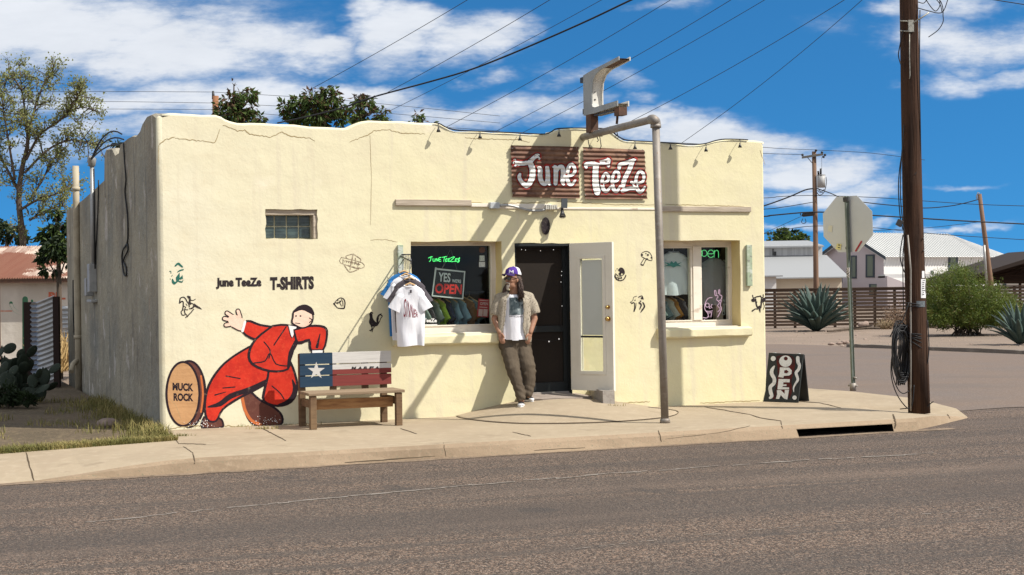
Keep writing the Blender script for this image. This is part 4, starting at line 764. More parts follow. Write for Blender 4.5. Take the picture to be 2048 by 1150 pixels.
for i, ch in enumerate('MARFA'):
    xx = x0 + (x1 - x0) * (i + .1 * (i > 0)) / 5; pt.text(ch, xx, y0 - i * .2, xx + (x1 - x0) / 5 * .72, y1 - i * .3, .03, warp=(lambda a, c, xx=xx, w=(x1 - x0) / 5 * .72, ya=y0 - i * .2, yb=y1 - i * .3: (xx + a * w + (1 - c) * 1.6 - .8, ya + c * (yb - ya))))
pt.build('lettering', M_BLACK, t)

# ------------------------------------------------------------------ A-frame board at the corner
BL = gp(1527.5, 802.5) + NW * .0; BR = gp(1595.5, 805); TL = ap(1538, 706, BL.y + .13); TR = ap(1606.5, 708.5, BR.y + .13)
t = thing('sandwich_board', 'black A-frame board hand lettered OPEN at the building corner', 'sandwich board', (BL + BR) / 2)
fn = (BR - BL).cross(TL - BL).normalized(); fn = fn if fn.y < 0 else -fn
m = MB(); m.prism([BL, BR, TR, TL], -fn * .022); m.build('front_leaf', mat('chalkboard', (.022, .026, .026), .6, [(8, (.035, .038, .036), .5, .7, .6, 3)]), t, bevel=.003)
bk = -V((fn.x, fn.y, 0)).normalized() * .34
m = MB(); m.prism([TL - fn * .024, TR - fn * .024, BR + bk, BL + bk], -fn * .02); m.build('rear_leaf', M_BLKM, t, bevel=.003)
m = MB()
for a in (.15, .85): p = TL.lerp(TR, a); m.tube([p - (TR - TL).normalized() * .03 - fn * .01 + ZZ * .004, p + (TR - TL).normalized() * .03 - fn * .01 + ZZ * .004], .008, 6)
m.build('hinge', M_GREYM, t)
FM = lambda x, y, o: pl(x, y, BL + fn * o, fn)
zo = lambda *p: z_(8.843, 1500, 690, *p)
pt = Paint(FM, .0015, .0002); pt.poly(zo((470, 200), (600, 175), (760, 200), (800, 330), (770, 480), (730, 640), (745, 800), (690, 950), (600, 900), (420, 960), (400, 900), (470, 700), (490, 450), (470, 300)), True); pt.build('red_paint', mat('board_red', (.085, .012, .010), .8, [(12, (.03, .012, .012), .45, .62, .9, 4)]), t)
pt = Paint(FM, .0045, .0002); O_o = zo(*[(628 + 112 * math.cos(a), 287 + 102 * math.sin(a)) for a in [2 * math.pi * i / 20 for i in range(20)]]); O_i = zo(*[(633 + 35 * math.cos(-a), 240 + 34 * math.sin(-a)) for a in [2 * math.pi * i / 20 for i in range(20)]])
o = pt.lift(); pt.mb.tess([O_o, O_i], lambda x, y: FM(x, y, o))
P_o = zo((530, 395), (690, 400), (740, 450), (735, 510), (690, 540), (600, 545), (590, 580), (500, 565), (520, 500)); P_i = zo((605, 450), (605, 495), (650, 500), (685, 475), (650, 440))
o = pt.lift(); pt.mb.tess([P_o, P_i], lambda x, y: FM(x, y, o))
pt.poly(zo((505, 600), (705, 605), (700, 660), (590, 660), (588, 700), (645, 695), (645, 725), (580, 725), (575, 745), (690, 750), (690, 785), (485, 785)))
pt.poly(zo((475, 800), (545, 795), (612, 865), (615, 795), (690, 795), (660, 965), (605, 950), (545, 885), (515, 955), (458, 950), (480, 870)))
pt.circ(*zo((411, 240))[0], 5); pt.circ(*zo((788, 930))[0], 4.3)
pt.stroke(zo((430, 375), (390, 440), (385, 510), (430, 600), (420, 680), (360, 740), (365, 830), (385, 900), (355, 935)), [3, 7, 7.5, 7, 7, 7, 7.5, 7, 5]); pt.stroke(zo((845, 225), (850, 300), (875, 360), (860, 430), (815, 490), (835, 560), (845, 620), (800, 690), (770, 760), (775, 830)), [7, 7, 6, 6, 6, 5.5, 5, 4, 3, 1])
pt.build('lettering', M_SWHT, t)
# concrete block planter by the open door
t = thing('concrete_block', 'grey hollow concrete block holding the open door', 'block', gp(1212, 812))
CB = [hit(1229 - .5, 812, floor_bvh), hit(1206, 812, floor_bvh), hit(1170, 800, floor_bvh)]
zb = min(p.z for p in CB) - .01
p0 = gp(1206, 812, zb); p1 = gp(1229.5, 811, zb); p2 = gp(1171, 801, zb); ux = (p1 - p0); uy = (p2 - p0); hh = .19; wt_ = .028
m = MB()
def bq(a0, a1, c0, c1, z0, z1): m.prism([p0 + ux * a0 + uy * c0 + ZZ * z0, p0 + ux * a1 + uy * c0 + ZZ * z0, p0 + ux * a1 + uy * c1 + ZZ * z0, p0 + ux * a0 + uy * c1 + ZZ * z0], ZZ * (z1 - z0))
bq(0, 1, 0, .1, 0, hh); bq(0, 1, .9, 1, 0, hh); bq(0, .2, .1, .9, 0, hh); bq(.8, 1, .1, .9, 0, hh); bq(.2, .8, .1, .9, .0, .09)
m.build('block', mat('cinder_block', (.31, .28, .25), .95, [(20, (.24, .21, .19), .45, .65, .8, 4)], [(60, .6, .008, 3)]), t, bevel=.004)
# ------------------------------------------------------------------ T-shirts
def cloth(name, c, d=None): return mat(name, c, .9, [((9, 9, 2.5), d or tuple(x * .82 for x in c), .45, .68, .6, 4)], [((16, 16, 4), .5, .012, 4), (120, .15, .002, 1)], spec=.1)
C_WHITE = cloth('white_cotton', (.74, .74, .78), (.62, .62, .68)); C_BLUE = cloth('blue_cotton', (.035, .17, .42)); C_DARK = cloth('charcoal_cotton', (.085, .075, .085)); C_GREY = cloth('grey_cotton', (.22, .20, .20)); C_LIME = cloth('lime_cotton', (.36, .52, .06)); C_SKY = cloth('pale_blue_cotton', (.22, .34, .42)); C_SLATE = cloth('slate_cotton', (.17, .23, .25)); C_SAGE = cloth('sage_cotton', (.26, .31, .28)); C_NAVY = cloth('navy_cotton', (.03, .045, .09)); C_BROWN = cloth('brown_cotton', (.22, .11, .05)); C_ORANGE = cloth('orange_cotton', (.55, .24, .05)); C_CREAM = cloth('cream_cotton', (.52, .48, .42)); C_GREY2 = cloth('lit_grey_cotton', (.25, .225, .225)); C_CREAM2 = cloth('lit_cream_cotton', (.74, .70, .63))  # second grey and cream cottons lightened in place of light behind the glass
M_HANG = mat('pale_hanger_wood', (.55, .36, .18), .6); M_CHR = mat('chrome_wire', (.5, .5, .5), .25, metal=1)
def tee(mb, C, rt, fw, hw=.215, h=.72, dep=.045, seed=0, sl=.20, seg=28, nz=16, flare=0.0):
    """short sleeved T-shirt hanging from collar point C; rt/fw unit vectors"""
    r = random.Random(seed); ph = [r.uniform(0, 6.28) for _ in range(6)]; rings = []; mb.smooth = True
    for i in range(nz + 1):
        t = i / nz; z = -h * (1 - t)
        if t > .90: k = (t - .90) / .10; w = hw * (1 - k) + .075 * k; z = -h * .10 * (1 - k) - .0 * k - .0; z = -.075 * (1 - k)
        else: w = hw * (.93 + .07 * min(t / .5, 1)) * (1 + flare * (1 - t)); z = -h + (h - .075) * t / .90
        d = dep * (1.05 - .35 * t) if t < .9 else dep * .72
        ring = []
        for j in range(seg):
            a = 2 * math.pi * j / seg; ca, sa = math.cos(a), math.sin(a); x = w * (abs(ca) ** .8) * (1 if ca > 0 else -1); y = d * sa
            fo = (1 - t) ** 1.2; y += .020 * fo * math.sin(x * 26 + ph[0] + 1.2 * math.sin(t * 3 + ph[3])) + .010 * fo * math.sin(x * 52 + ph[1]) + .006 * math.sin(t * 11 + x * 20 + ph[2]) * abs(sa)
            zz = z - (.018 * (1 if sa > 0 else .3) if t == 1 else 0) + (.008 * math.sin(x * 18 + ph[4]) if t == 0 else 0)
            ring.append(C + rt * x + fw * y + ZZ * zz)
        rings.append(ring)
    mb.loft(rings)
    for sg in (-1, 1):
        s0 = C + rt * sg * (hw - .075) + ZZ * -.115; s1 = C + rt * sg * (hw + sl * .12) + ZZ * (-.125 - sl * 1.05)
        ax = (s1 - s0).normalized(); up = (ZZ - ax * ax.dot(ZZ)).normalized(); rr = []
        for i in range(6):
            t = i / 5; c = s0.lerp(s1, t); a0 = .058 + .030 * t; d = dep * (.75 + .1 * t)
            rr.append([c + up * a0 * math.cos(2 * math.pi * j / 14) + fw * (d * math.sin(2 * math.pi * j / 14) + .006 * math.sin(j * 1.7 + ph[5] + t * 4)) for j in range(14)])
        mb.loft(rr, capa=True)
    mb.smooth = False
def hanger(label, C, rt, hook, group, parentless=True):
    t = thing('coat_hanger', label, 'hanger', C, group)
    m = MB(); m.tube([C - rt * .10 - ZZ * .045 - FRW * .01, C - rt * .05 - ZZ * .0, C + ZZ * .022, C + rt * .05, C + rt * .10 - ZZ * .045 - FRW * .01], [.008, .011, .012, .011, .008], 8); m.build('hanger_arm', M_HANG, t)
    m = MB(); m.tube([V(p) for p in smoothline([tuple(C + ZZ * .02), tuple(C.lerp(hook, .6)), tuple(hook + rt * .02), tuple(hook + ZZ * .02), tuple(hook - rt * .015)], 3)], .003, 5); m.build('hook', M_CHR, t)
# rail fixed to the narrow board, reaching out from the wall
RB_ = wp(801, 512, .045); RE_ = ap(823, 523, RB_.y - .62)
t = thing('clothes_rail', 'black metal clothes rail reaching out from the board beside the left window', 'clothes rail', RB_)
m = MB(); m.tube([RB_, RE_], .009, 8); m.tube([RB_ - ZZ * .10, RB_ + (RE_ - RB_) * .35 - ZZ * .005], .006, 6); m.build('rail_arm', M_BLKM, t)
m = MB(); m.box(RB_ - ZZ * .03 - NW * .01, UW * .02, NW * .004, ZZ * .09); m.build('wall_plate', M_BLKM, t)
t = thing('wire_rack', 'small black wire rack above the hanging shirts', 'rack', wp(812, 505, .06))
m = MB(); ra = wp(806, 509, .06); rb = wp(821, 509, .06); m.tube([ra - UW * .02, rb], .008, 6)
for k in range(5): p = ra.lerp(rb, .1 + k * .22); m.tube([p, p - ZZ * .18], .0035, 5)
m.build('rack_wire', M_BLKM, t)
FRW = V((.10, -1, 0)).normalized(); RTW = V((1, .10, 0)).normalized(); GS = 'shirts hanging outside on the rail'
for nm, lab, cx, cy, dy, mt, hw, h, sd in (('tshirt', 'blue T-shirt at the back of the outdoor rail, nearest the wall', 808, 545, .10, C_BLUE, .20, .79, 1), ('tshirt', 'pale lavender T-shirt behind the charcoal one on the outdoor rail', 812, 551, .24, C_WHITE, .19, .80, 2),
                                         ('tshirt', 'charcoal T-shirt just behind the white lettered one on the outdoor rail', 819, 558, .37, C_DARK, .19, .66, 3), ('tshirt', 'white T-shirt with a red triangular word, front of the outdoor rail', 820, 570, .50, C_WHITE, .175, .74, 4)):
    C = ap(cx, cy, RB_.y - dy); o0 = C
    m = MB(); tee(m, C, RTW, FRW, hw, h, .045, sd, sl=.17)
    ti = thing(nm, lab, 'T-shirt', C, GS); m.build('shirt_body', mt, ti); bv = bvh_of(m)
    m = MB(); m.smooth = True
    m.tube([C + RTW * .072 * math.cos(a) + FRW * (.034 * math.sin(a)) - ZZ * (.02 * max(math.sin(a), 0) + .004) for a in [2 * math.pi * i / 20 for i in range(21)]], .007, 6, cap=False); m.build('collar', mt, ti)
    hk = RB_.lerp(RE_, min(dy / .62, 1)); hanger('wooden hanger carrying the %s' % {1: 'blue T-shirt nearest the wall', 2: 'pale lavender T-shirt', 3: 'charcoal T-shirt', 4: 'front white T-shirt'}[sd], C - ZZ * .0, RTW, V((C.x, C.y, max(hk.z, C.z + .09))), 'hangers on the outdoor rail')
    if sd == 4:
        def sm_(x, y, o, bv=bv):
            r = hit(x, y, bv, o); return r if r is not None else ap(x, y, C.y - .05)
        pt = Paint(sm_, .006, .0001)
        def wrp(a, c): return (807 + a * 29 + (1 - c) * 10 * (1 - a) * (.2 + a), 634 - (1 - c) * (33 * (1 - a) ** .8 + 5) + 1.0 * math.sin(a * 3))
        pt.text('SINNER', 0, 0, 1, 1, .0, warp=wrp); pt.build('print', mat('dark_red_ink', (.20, .02, .035), .8), ti)
        pt = Paint(sm_, .006, .0001); pt.poly([(819.5, 580), (823.5, 580), (823.5, 586), (819.5, 586)]); pt.build('neck_label', C_DARK, ti)

# ------------------------------------------------------------------ left window contents
def wn(u, n, z): return un(u, n, z)
M_NG = mat('green_neon', (.05, .5, .12), .4, emit=((.10, 1, .22), 1.5)); M_NG2 = mat('soft_green_neon', (.1, .4, .15), .4, emit=((.16, .85, .28), .65)); M_NP = mat('pink_neon', (.5, .35, .42), .4, emit=((.85, .50, .68), .55))
def neon(name, label, strokes, m, n, r=.006, cat='neon sign', dep=-.34):
    mb = MB()
    for s in strokes: mb.tube([wp(x, y, n) for x, y in smoothline(s, 3)], r, 6)
    return mb.build(name, m, label=label, cat=cat)
nz = lambda *p: z_(4.792, 740, 460, *p)
neon('neon_sign', 'green neon lettering June Teeze$ in the left window', [nz((558, 270), (580, 258), (600, 256)), nz((585, 258), (580, 290), (566, 304)), nz((604, 272), (604, 296), (618, 300), (624, 274)), nz((632, 302), (634, 272), (650, 298), (652, 272)), nz((682, 262), (662, 266), (662, 282), (678, 281)), nz((662, 282), (662, 300), (682, 298)),
    nz((690, 262), (735, 254)), nz((714, 258), (706, 304)), nz((742, 274), (728, 276), (724, 302), (742, 298)), nz((726, 288), (740, 286)), nz((770, 272), (752, 275), (750, 302), (768, 298)), nz((750, 288), (766, 286)), nz((772, 268), (812, 256), (770, 302), (812, 300)), nz((838, 274), (820, 276), (818, 302), (836, 298)), nz((819, 288), (834, 286)), nz((862, 272), (844, 276), (846, 288), (856, 290), (852, 304), (838, 306)), nz((858, 262), (842, 314))], M_NG, -.31, .0034)
SGN = [(875, 537), (930, 545.5), (928, 599), (863, 592.5)]; SGN = [(870, 536), (931, 542), (927, 599), (863, 593)]
nS = -.33; M_SB = mat('sign_face_black', (.016, .015, .016), .5); M_SFR = mat('sign_frame_white', (.66, .66, .66), .5); M_SRD = mat('sign_face_red', (.72, .035, .025), .5)
t = thing('hanging_sign', 'tilted black and white sign reading YES WE ARE OPEN in the left window', 'sign', wp(899, 595, nS))
m = MB(); m.prism([wp(x, y, nS) for x, y in SGN], -NW * .012); m.build('board', M_SB, t)
pt = Paint(lambda x, y, o: wp(x, y, nS + o), .002, .0002); pt.stroke([(SGN[i][0] + (1.6 if i in (0, 3) else -1.6), SGN[i][1] + (1.6 if i < 2 else -1.6)) for i in range(4)] + [(SGN[0][0] + 1.6, SGN[0][1])], 3.4, sm=False); pt.build('frame', M_SFR, t)
pt = Paint(lambda x, y, o: wp(x, y, nS + o), .002, .0002); pt.text('YES', 876.5, 545, 902, 564, .025, warp=lambda a, c: (877.5 + a * 24 - c * 1.0, 544.5 + c * 18.5 + a * 2)); pt.text("WE'RE", 904, 558, 922, 566, .03, warp=lambda a, c: (904 + a * 18, 558 + c * 7 + a * 1.2)); pt.build('lettering', M_SFR, t)
pt = Paint(lambda x, y, o: wp(x, y, nS + o), .002, .0002); pt.text('OPEN', 870, 566, 925, 588, .03, warp=lambda a, c: (871 + a * 53.5 - c * 1.4, 566.5 + c * 20 + a * 2.4)); pt.build('lettering', M_SRD, t, label='red word OPEN on the black sign')
m = MB()
for a, c in (((884, 537), (900, 500)), ((914, 540), (902, 500)), ((884, 537), (900, 512))): m.tube([wp(*a, nS), wp(*c, nS)], .0022, 4)
m.build('cord', M_GREYM, t)
M_HR = mat('hours_red', (.40, .04, .05), .6); M_PAPER = mat('pale_paper', (.55, .60, .56), .8)
t = thing('hours_sign', 'red opening hours sign leaning in the left window corner', 'sign', wp(964, 634, -.30))
HQ = [(957, 597), (979, 599), (976.5, 635), (953.5, 633)]; HM = lambda x, y, o: wp(x, y, -.30 + o)
m = MB(); m.prism([HM(x, y, 0) for x, y in HQ], -NW * .004); m.build('board', M_HR, t)
pt = Paint(HM, .0015, .0002); pt.text('OPEN', 960, 604, 976, 610, .03, dy=.6); pt.stroke([(959.5, 600.3), (976, 601.5)], 1.3, sm=False); pt.stroke([(959.5, 614), (974, 615)], 1.5, sm=False)
for cx in (957.5, 967): pt.poly([(cx, 618), (cx + 8.2, 618.6), (cx + 7.4, 632.8), (cx - .8, 632)])
pt.build('lettering', mat('hours_pale', (.62, .42, .42), .7), t)
for lab, nm, c, col in (('round brown sticker at the top of the left window', 'sticker', ('c', 964, 500, 6.2), (.12, .07, .055)), ('square pale green sticker below the round one on the left window', 'sticker', ('r', 959, 511, 969, 522), (.52, .60, .54)), ('square pale sticker with faint marks, lowest of three on the left window', 'sticker', ('r', 958, 523.5, 970, 534), (.58, .62, .58))):
    pt = Paint(lambda x, y, o: wp(x, y, -.25 + o), -.0, .0003); 
    if c[0] == 'c': pt.circ(c[1], c[2], c[3], n=18)
    else: pt.poly([(c[1], c[2]), (c[3], c[2]), (c[3], c[4]), (c[1], c[4])])
    o_ = pt.build(nm, mat('sticker_' + str(int(c[1] * 10 + c[2])), col, .7, [(60, tuple(x * .6 for x in col), .5, .6, .6, 2)]), label=lab, cat='sticker', group='stickers on the left window'); o_.modifiers.new('thick', 'SOLIDIFY').thickness = .001
pt = Paint(lambda x, y, o: wp(x, y, -.25 + o), 0, .0003); pt.text('June TeeZe', 826, 637, 873.5, 647, .04); pt.stroke([(843, 649.5), (874, 649)], 1.6, sm=False); pt.build('window_lettering', M_SFR, label='white lettering June TeeZe along the bottom of the left window', cat='lettering')
# rails of clothes inside
def rail(label, u0, u1, n, z):
    m = MB(); m.tube([un(u0, n, z), un(u1, n, z)], .012, 8); m.tube([un(u0 + .05, n, z), un(u0 + .05, n, .2)], .012, 6); m.tube([un(u1 - .05, n, z), un(u1 - .05, n, .2)], .012, 6); m.build('clothes_rail', M_BLKM, label=label, cat='clothes rail')
rail('long metal rail of shirts inside the left window', 3.0, 4.4, -.62, 1.56)
rail('long metal rail of shirts inside the right window', 6.5, 7.6, -.66, 1.53)
def rack(names, u0, du, n, z, grp, where, sd, lean=.82):
    for i, (ln_, mt) in enumerate(names):
        C = un(u0 + i * du, n, z - .07); a = lean + rnd.uniform(-.10, .10); rt = (UW * math.cos(a * 1.4) - NW * -math.sin(a * 1.4)).normalized(); fwv = V((rt.y, -rt.x, 0))
        if fwv.y > 0: fwv = -fwv
        t = thing('tshirt', ln_ + where, 'T-shirt', C, grp); m = MB(); tee(m, C, rt, fwv, .20, .66, .032, sd + i, sl=.16, seg=20, nz=10); m.build('shirt_body', mt, t)
        m = MB(); m.tube([C - rt * .17 - ZZ * .05, C + ZZ * .02, C + rt * .17 - ZZ * .05], .008, 6); m.tube([C + ZZ * .02, C + ZZ * .07, C + ZZ * .085 + rt * .012], .003, 4); m.build('hanger', M_HANG, t)
rack([('slate shirt half hidden by the outdoor shirts, first', C_SLATE), ('navy shirt, second', C_NAVY), ('pale slate shirt, third', C_SKY), ('grey green shirt, fourth', C_SAGE), ('dark charcoal shirt, fifth', C_DARK), ('sage green shirt left of the lime one, sixth', C_SAGE), ('bright lime green shirt, seventh', C_LIME), ('black shirt right of the lime one, eighth', C_NAVY), ('light blue shirt, ninth', C_SKY), ('pale blue shirt, tenth', C_SKY), ('brown shirt, eleventh', C_BROWN), ('slate blue shirt at the right end, twelfth', C_SLATE)],
     3.10, .093, -.62, 1.56, 'shirts on the rail in the left window', ' on the left window rail', 40)
rack([('blue shirt behind the pipe post, first', C_BLUE), ('slate shirt, second', C_SLATE), ('grey shirt, third', C_SAGE), ('slate green shirt, fourth', C_SLATE), ('pale cream shirt, fifth', C_CREAM), ('orange shirt, sixth', C_ORANGE), ('charcoal shirt at the right end, seventh', C_DARK)], 6.62, .095, -.66, 1.53, 'shirts on the rail in the right window', ' on the right window rail', 60)
# right window contents
def dispshirt(label, px, py, n, hw, h, mt, sd, pr=None, ro=.0):
    C = wp(px, py, n); rt = (UW * math.cos(ro) + NW * math.sin(ro)); fwv = V((rt.y, -rt.x, 0)); fwv = fwv if fwv.y < 0 else -fwv
    t = thing('tshirt', label, 'T-shirt', C, 'shirts displayed in the right window'); m = MB(); tee(m, C, rt, fwv, hw, h, .05, sd, sl=.19); m.build('shirt_body', mt, t)
    m = MB(); m.tube([C + rt * .072 * math.cos(a) + fwv * (.034 * math.sin(a)) - ZZ * (.02 * max(math.sin(a), 0) + .004) for a in [2 * math.pi * i / 20 for i in range(21)]], .008, 6, cap=False); m.tube([C + ZZ * .0, C + ZZ * .12], .003, 5); m.build('collar', mt, t)
    return t, bvh_of(m)
t, _ = dispshirt('white T-shirt with a green winged print hanging in the right window', 1347, 503, -.40, .215, .60, C_WHITE, 71)
pt = Paint(lambda x, y, o: wp(x, y, -.335 + o), 0, .0003)
pt.poly([(1328, 524), (1340, 527), (1343, 522), (1347, 526), (1352, 522), (1355, 527), (1364, 524), (1357, 529), (1364, 533), (1354, 532), (1347, 535), (1341, 532), (1328, 533), (1336, 529)]); pt.build('print', mat('teal_ink', (.05, .25, .23), .8), t)
dispshirt('charcoal T-shirt hanging in the right light of the right window', 1428, 516, -.44, .20, .66, C_GREY2, 72, ro=.1)
dispshirt('cream T-shirt mostly hidden behind the charcoal one', 1403, 526, -.62, .21, .50, C_CREAM2, 73)
dispshirt('pale T-shirt at the far right inside the right window', 1457, 520, -.62, .13, .50, C_CREAM2, 75, ro=.4)
no = lambda *p: z_(6.388, 1300, 380, *p)
def ring(cx, cy, rx, ry, a0=0, a1=360, n=14): return [(cx + rx * math.cos(math.radians(a0 + (a1 - a0) * i / n)), cy + ry * math.sin(math.radians(a0 + (a1 - a0) * i / n))) for i in range(n + 1)]
neon('neon_sign', 'pale green neon word open in the right window', [no(*ring(632, 808, 38, 42)), no(*ring(692, 808, 36, 40)), no((656, 765), (654, 880)), no((735, 815), (812, 812), (800, 775), (765, 768), (738, 805), (748, 850), (785, 862), (810, 845)), no((822, 768), (818, 862)), no((820, 800), (845, 770), (872, 785), (876, 865))], M_NG2, -.33, .0038)
nk = lambda *p: z_(6.388, 1320, 480, *p)
t = thing('neon_figure', 'pink neon skeleton with a raised two finger hand in the right window', 'neon sign', wp(1430, 645, -.35))
def nparts(nm, strokes, m, r=.0052):
    mb = MB()
    for s in strokes: mb.tube([wp(x, y, -.335) for x, y in smoothline(s, 3)], r, 6)
    mb.build(nm, m, t)
nparts('skull', [nk((668, 736), (620, 742), (585, 790), (570, 850), (580, 900), (620, 912), (672, 905)), nk(*ring(605, 832, 24, 26)), nk((640, 850), (628, 868), (645, 872)), nk((575, 890), (610, 930), (665, 926)), nk(*ring(668, 845, 16, 20, 90, 270)), nk((610, 935), (625, 985)), nk((660, 935), (650, 985)), nk((548, 992), (600, 995), (615, 970)), nk((560, 1015), (575, 1025))], M_NP)
nparts('hand', [nk((705, 712), (696, 650), (712, 648), (722, 700)), nk((745, 690), (750, 640), (764, 640), (762, 695)), nk((705, 712), (735, 712), (740, 735), (720, 745)), nk((760, 700), (790, 715), (780, 760), (750, 780)), nk((720, 760), (760, 800), (735, 840), (770, 880), (735, 920)), nk((785, 770), (770, 830), (785, 880), (760, 940), (735, 985))], M_NP)
nparts('arm_bone', [nk((850, 705), (845, 740), (830, 770), (800, 750)), nk((800, 770), (838, 790)), nk((815, 800), (812, 900), (795, 930), (800, 955), (828, 945), (825, 905), (830, 800))], mat('dim_neon_tube', (.30, .32, .31), .3))
m = MB(); c = wp(1436, 617, -.44); m.box(c, UW * .055, NW * .05, ZZ * .18); m.build('carton', mat('pale_carton', (.42, .33, .25), .8, [(8, (.33, .25, .18), .5, .7, .6, 3)]), label='tall pale carton behind the pink neon figure', cat='carton', bevel=.004)
for lab, x0, y0, x1, y1, n, mt in (('dark hat box on the shelf inside the right window', 1404, 555, 1419, 567, -.9, C_NAVY), ('cream box under the hat box inside the right window', 1404, 570, 1419, 588, -.9, C_CREAM), ('small cream box at the right edge of the right window', 1447, 566, 1455, 580, -.8, C_CREAM), ('small brown box above the cream one at the right edge', 1446, 553, 1455, 565, -.8, C_BROWN)):
    a_ = wp(x0, y1, n); c_ = wp(x1, y0, n); m = MB(); m.box((a_ + c_) / 2, UW * abs((c_ - a_).dot(UW)) / 2, NW * .1, ZZ * abs(c_.z - a_.z) / 2); m.build('display_box', mt, label=lab, cat='box', bevel=.005)
m = MB(); m.ubox(7.2, 8.05, -1.1, -.75, 1.30, 1.335); m.ubox(7.2, 8.05, -1.1, -.75, 1.72, 1.745); m.ubox(7.2, 7.24, -1.1, -1.06, .2, 1.75); m.ubox(8.0, 8.04, -1.1, -1.06, .2, 1.75); m.build('display_shelf', M_BROWNW if 'M_BROWNW' in globals() else M_BW, label='dark wooden display shelf inside the right window', cat='shelf')
t = thing('fairy_lights', 'string of tiny white fairy lights round the dark doorway', 'fairy lights', un(4.9, -.09, 1))
m = MB(); wir = [(1034, 497), (1050, 500), (1066, 498), (1085, 501), (1105, 499), (1122, 503), (1124, 540), (1122, 570), (1124, 600), (1121, 640), (1124, 670)]; m.tube([wp(x, y, -.09) for x, y in smoothline(wir, 3)], .0025, 4); m.build('wire', M_CABLE, t)
for k, (x, y) in enumerate([(1043, 499), (1051, 500), (1081, 501.5), (1107, 499.5), (1123.5, 543), (1123, 551), (1122, 564), (1124, 612)]):
    m = MB(); m.ell(wp(x, y, -.085), UW * .0045, NW * .005, ZZ * .006, 8, 5); m.build('bulb', mat('tiny_bulb', (.8, .8, .78), .3, emit=((1, .96, .9), .5)), t)
for (lab, x, y) in (('string end with tiny bulbs low in the dark doorway', 1100, 683),):
    t = thing('fairy_lights', lab, 'fairy lights', wp(x, y, -.09)); m = MB(); m.tube([wp(px, py, -.09) for px, py in ((1066, 679), (1085, 680), (1100, 684), (1120, 678))], .0025, 4); m.build('wire', M_CABLE, t)
    for px, py in ((1098, 683), (1118, 678)): m = MB(); m.ell(wp(px, py, -.085), UW * .008, NW * .008, ZZ * .01, 8, 5); m.build('bulb', MATS['tiny_bulb'], t)

# ------------------------------------------------------------------ the man leaning by the doorway
def blob(parts, vox=.011, it=6, fac=.5):
    m = MB()
    for p in parts:
        if p[0] == 'c':
            pts = [V(q) for q in p[1]]; rs = p[2]; sq = p[3] if len(p) > 3 else None
            n = len(pts); P = []; Rr = []
            d0 = (pts[1] - pts[0]).normalized(); d1 = (pts[-1] - pts[-2]).normalized()
            for k in (1, .8, .45): P.append(pts[0] - d0 * rs[0] * k); Rr.append(rs[0] * max(math.sqrt(max(1 - k * k, 0)), .03))
            for i in range(n): P.append(pts[i]); Rr.append(rs[i])
            for k in (.45, .8, 1): P.append(pts[-1] + d1 * rs[-1] * k); Rr.append(rs[-1] * max(math.sqrt(max(1 - k * k, 0)), .03))
            k0 = len(m.v); m.tube(P, Rr, 14)
            if sq:  # flatten across a direction about the path's own centre line
                dv, f = sq
                for i in range(len(P)):
                    for j in range(14): q = m.v[k0 + i * 14 + j]; m.v[k0 + i * 14 + j] = q - dv * (q - P[i]).dot(dv) * (1 - f)
        else: m.ell(p[1], p[2], p[3], p[4], 18, 12)
    me = bpy.data.meshes.new('blob'); me.from_pydata(m.v, [], m.f); o = bpy.data.objects.new('blob', me); COL.objects.link(o)
    r = o.modifiers.new('r', 'REMESH'); r.mode = 'VOXEL'; r.voxel_size = vox
    s = o.modifiers.new('s', 'SMOOTH'); s.iterations = it; s.factor = fac
    dg = bpy.context.evaluated_depsgraph_get(); dg.update(); ev = o.evaluated_get(dg); em = ev.to_mesh(); out = MB(); out.smooth = True
    out.v = [v.co.copy() for v in em.vertices]
    for p in em.polygons: out.face(tuple(p.vertices))
    ev.to_mesh_clear(); bpy.data.objects.remove(o); bpy.data.meshes.remove(me); return out
FT = hit(1043, 812, floor_bvh); YM = un(4.55, .17, 0).y
def mp(x, y, d=0.0): return ap(x, y, YM + d)
YF = FT.y - YM      # feet stand a little in front of the torso
man = thing('person', 'person in purple cap, sunglasses and open patterned shirt leaning by the doorway, hands in pockets', 'person', FT)
M_SKIN = mat('skin', (.34, .18, .115), .55, [(30, (.24, .115, .07), .45, .65, .6, 3)], [(90, .12, .003, 2)], spec=.35)
HC = mp(1026, 559, -.02); HF = V((-.76, -.65, 0)).normalized(); HS = V((.65, -.76, 0)).normalized()
SA = .88   # flatten bodies along the depth
def arm(sh, el, wr, ds): return ('c', [mp(*sh, .0), mp(*el, ds), mp(*wr, ds - .06)], [.052, .043, .031])
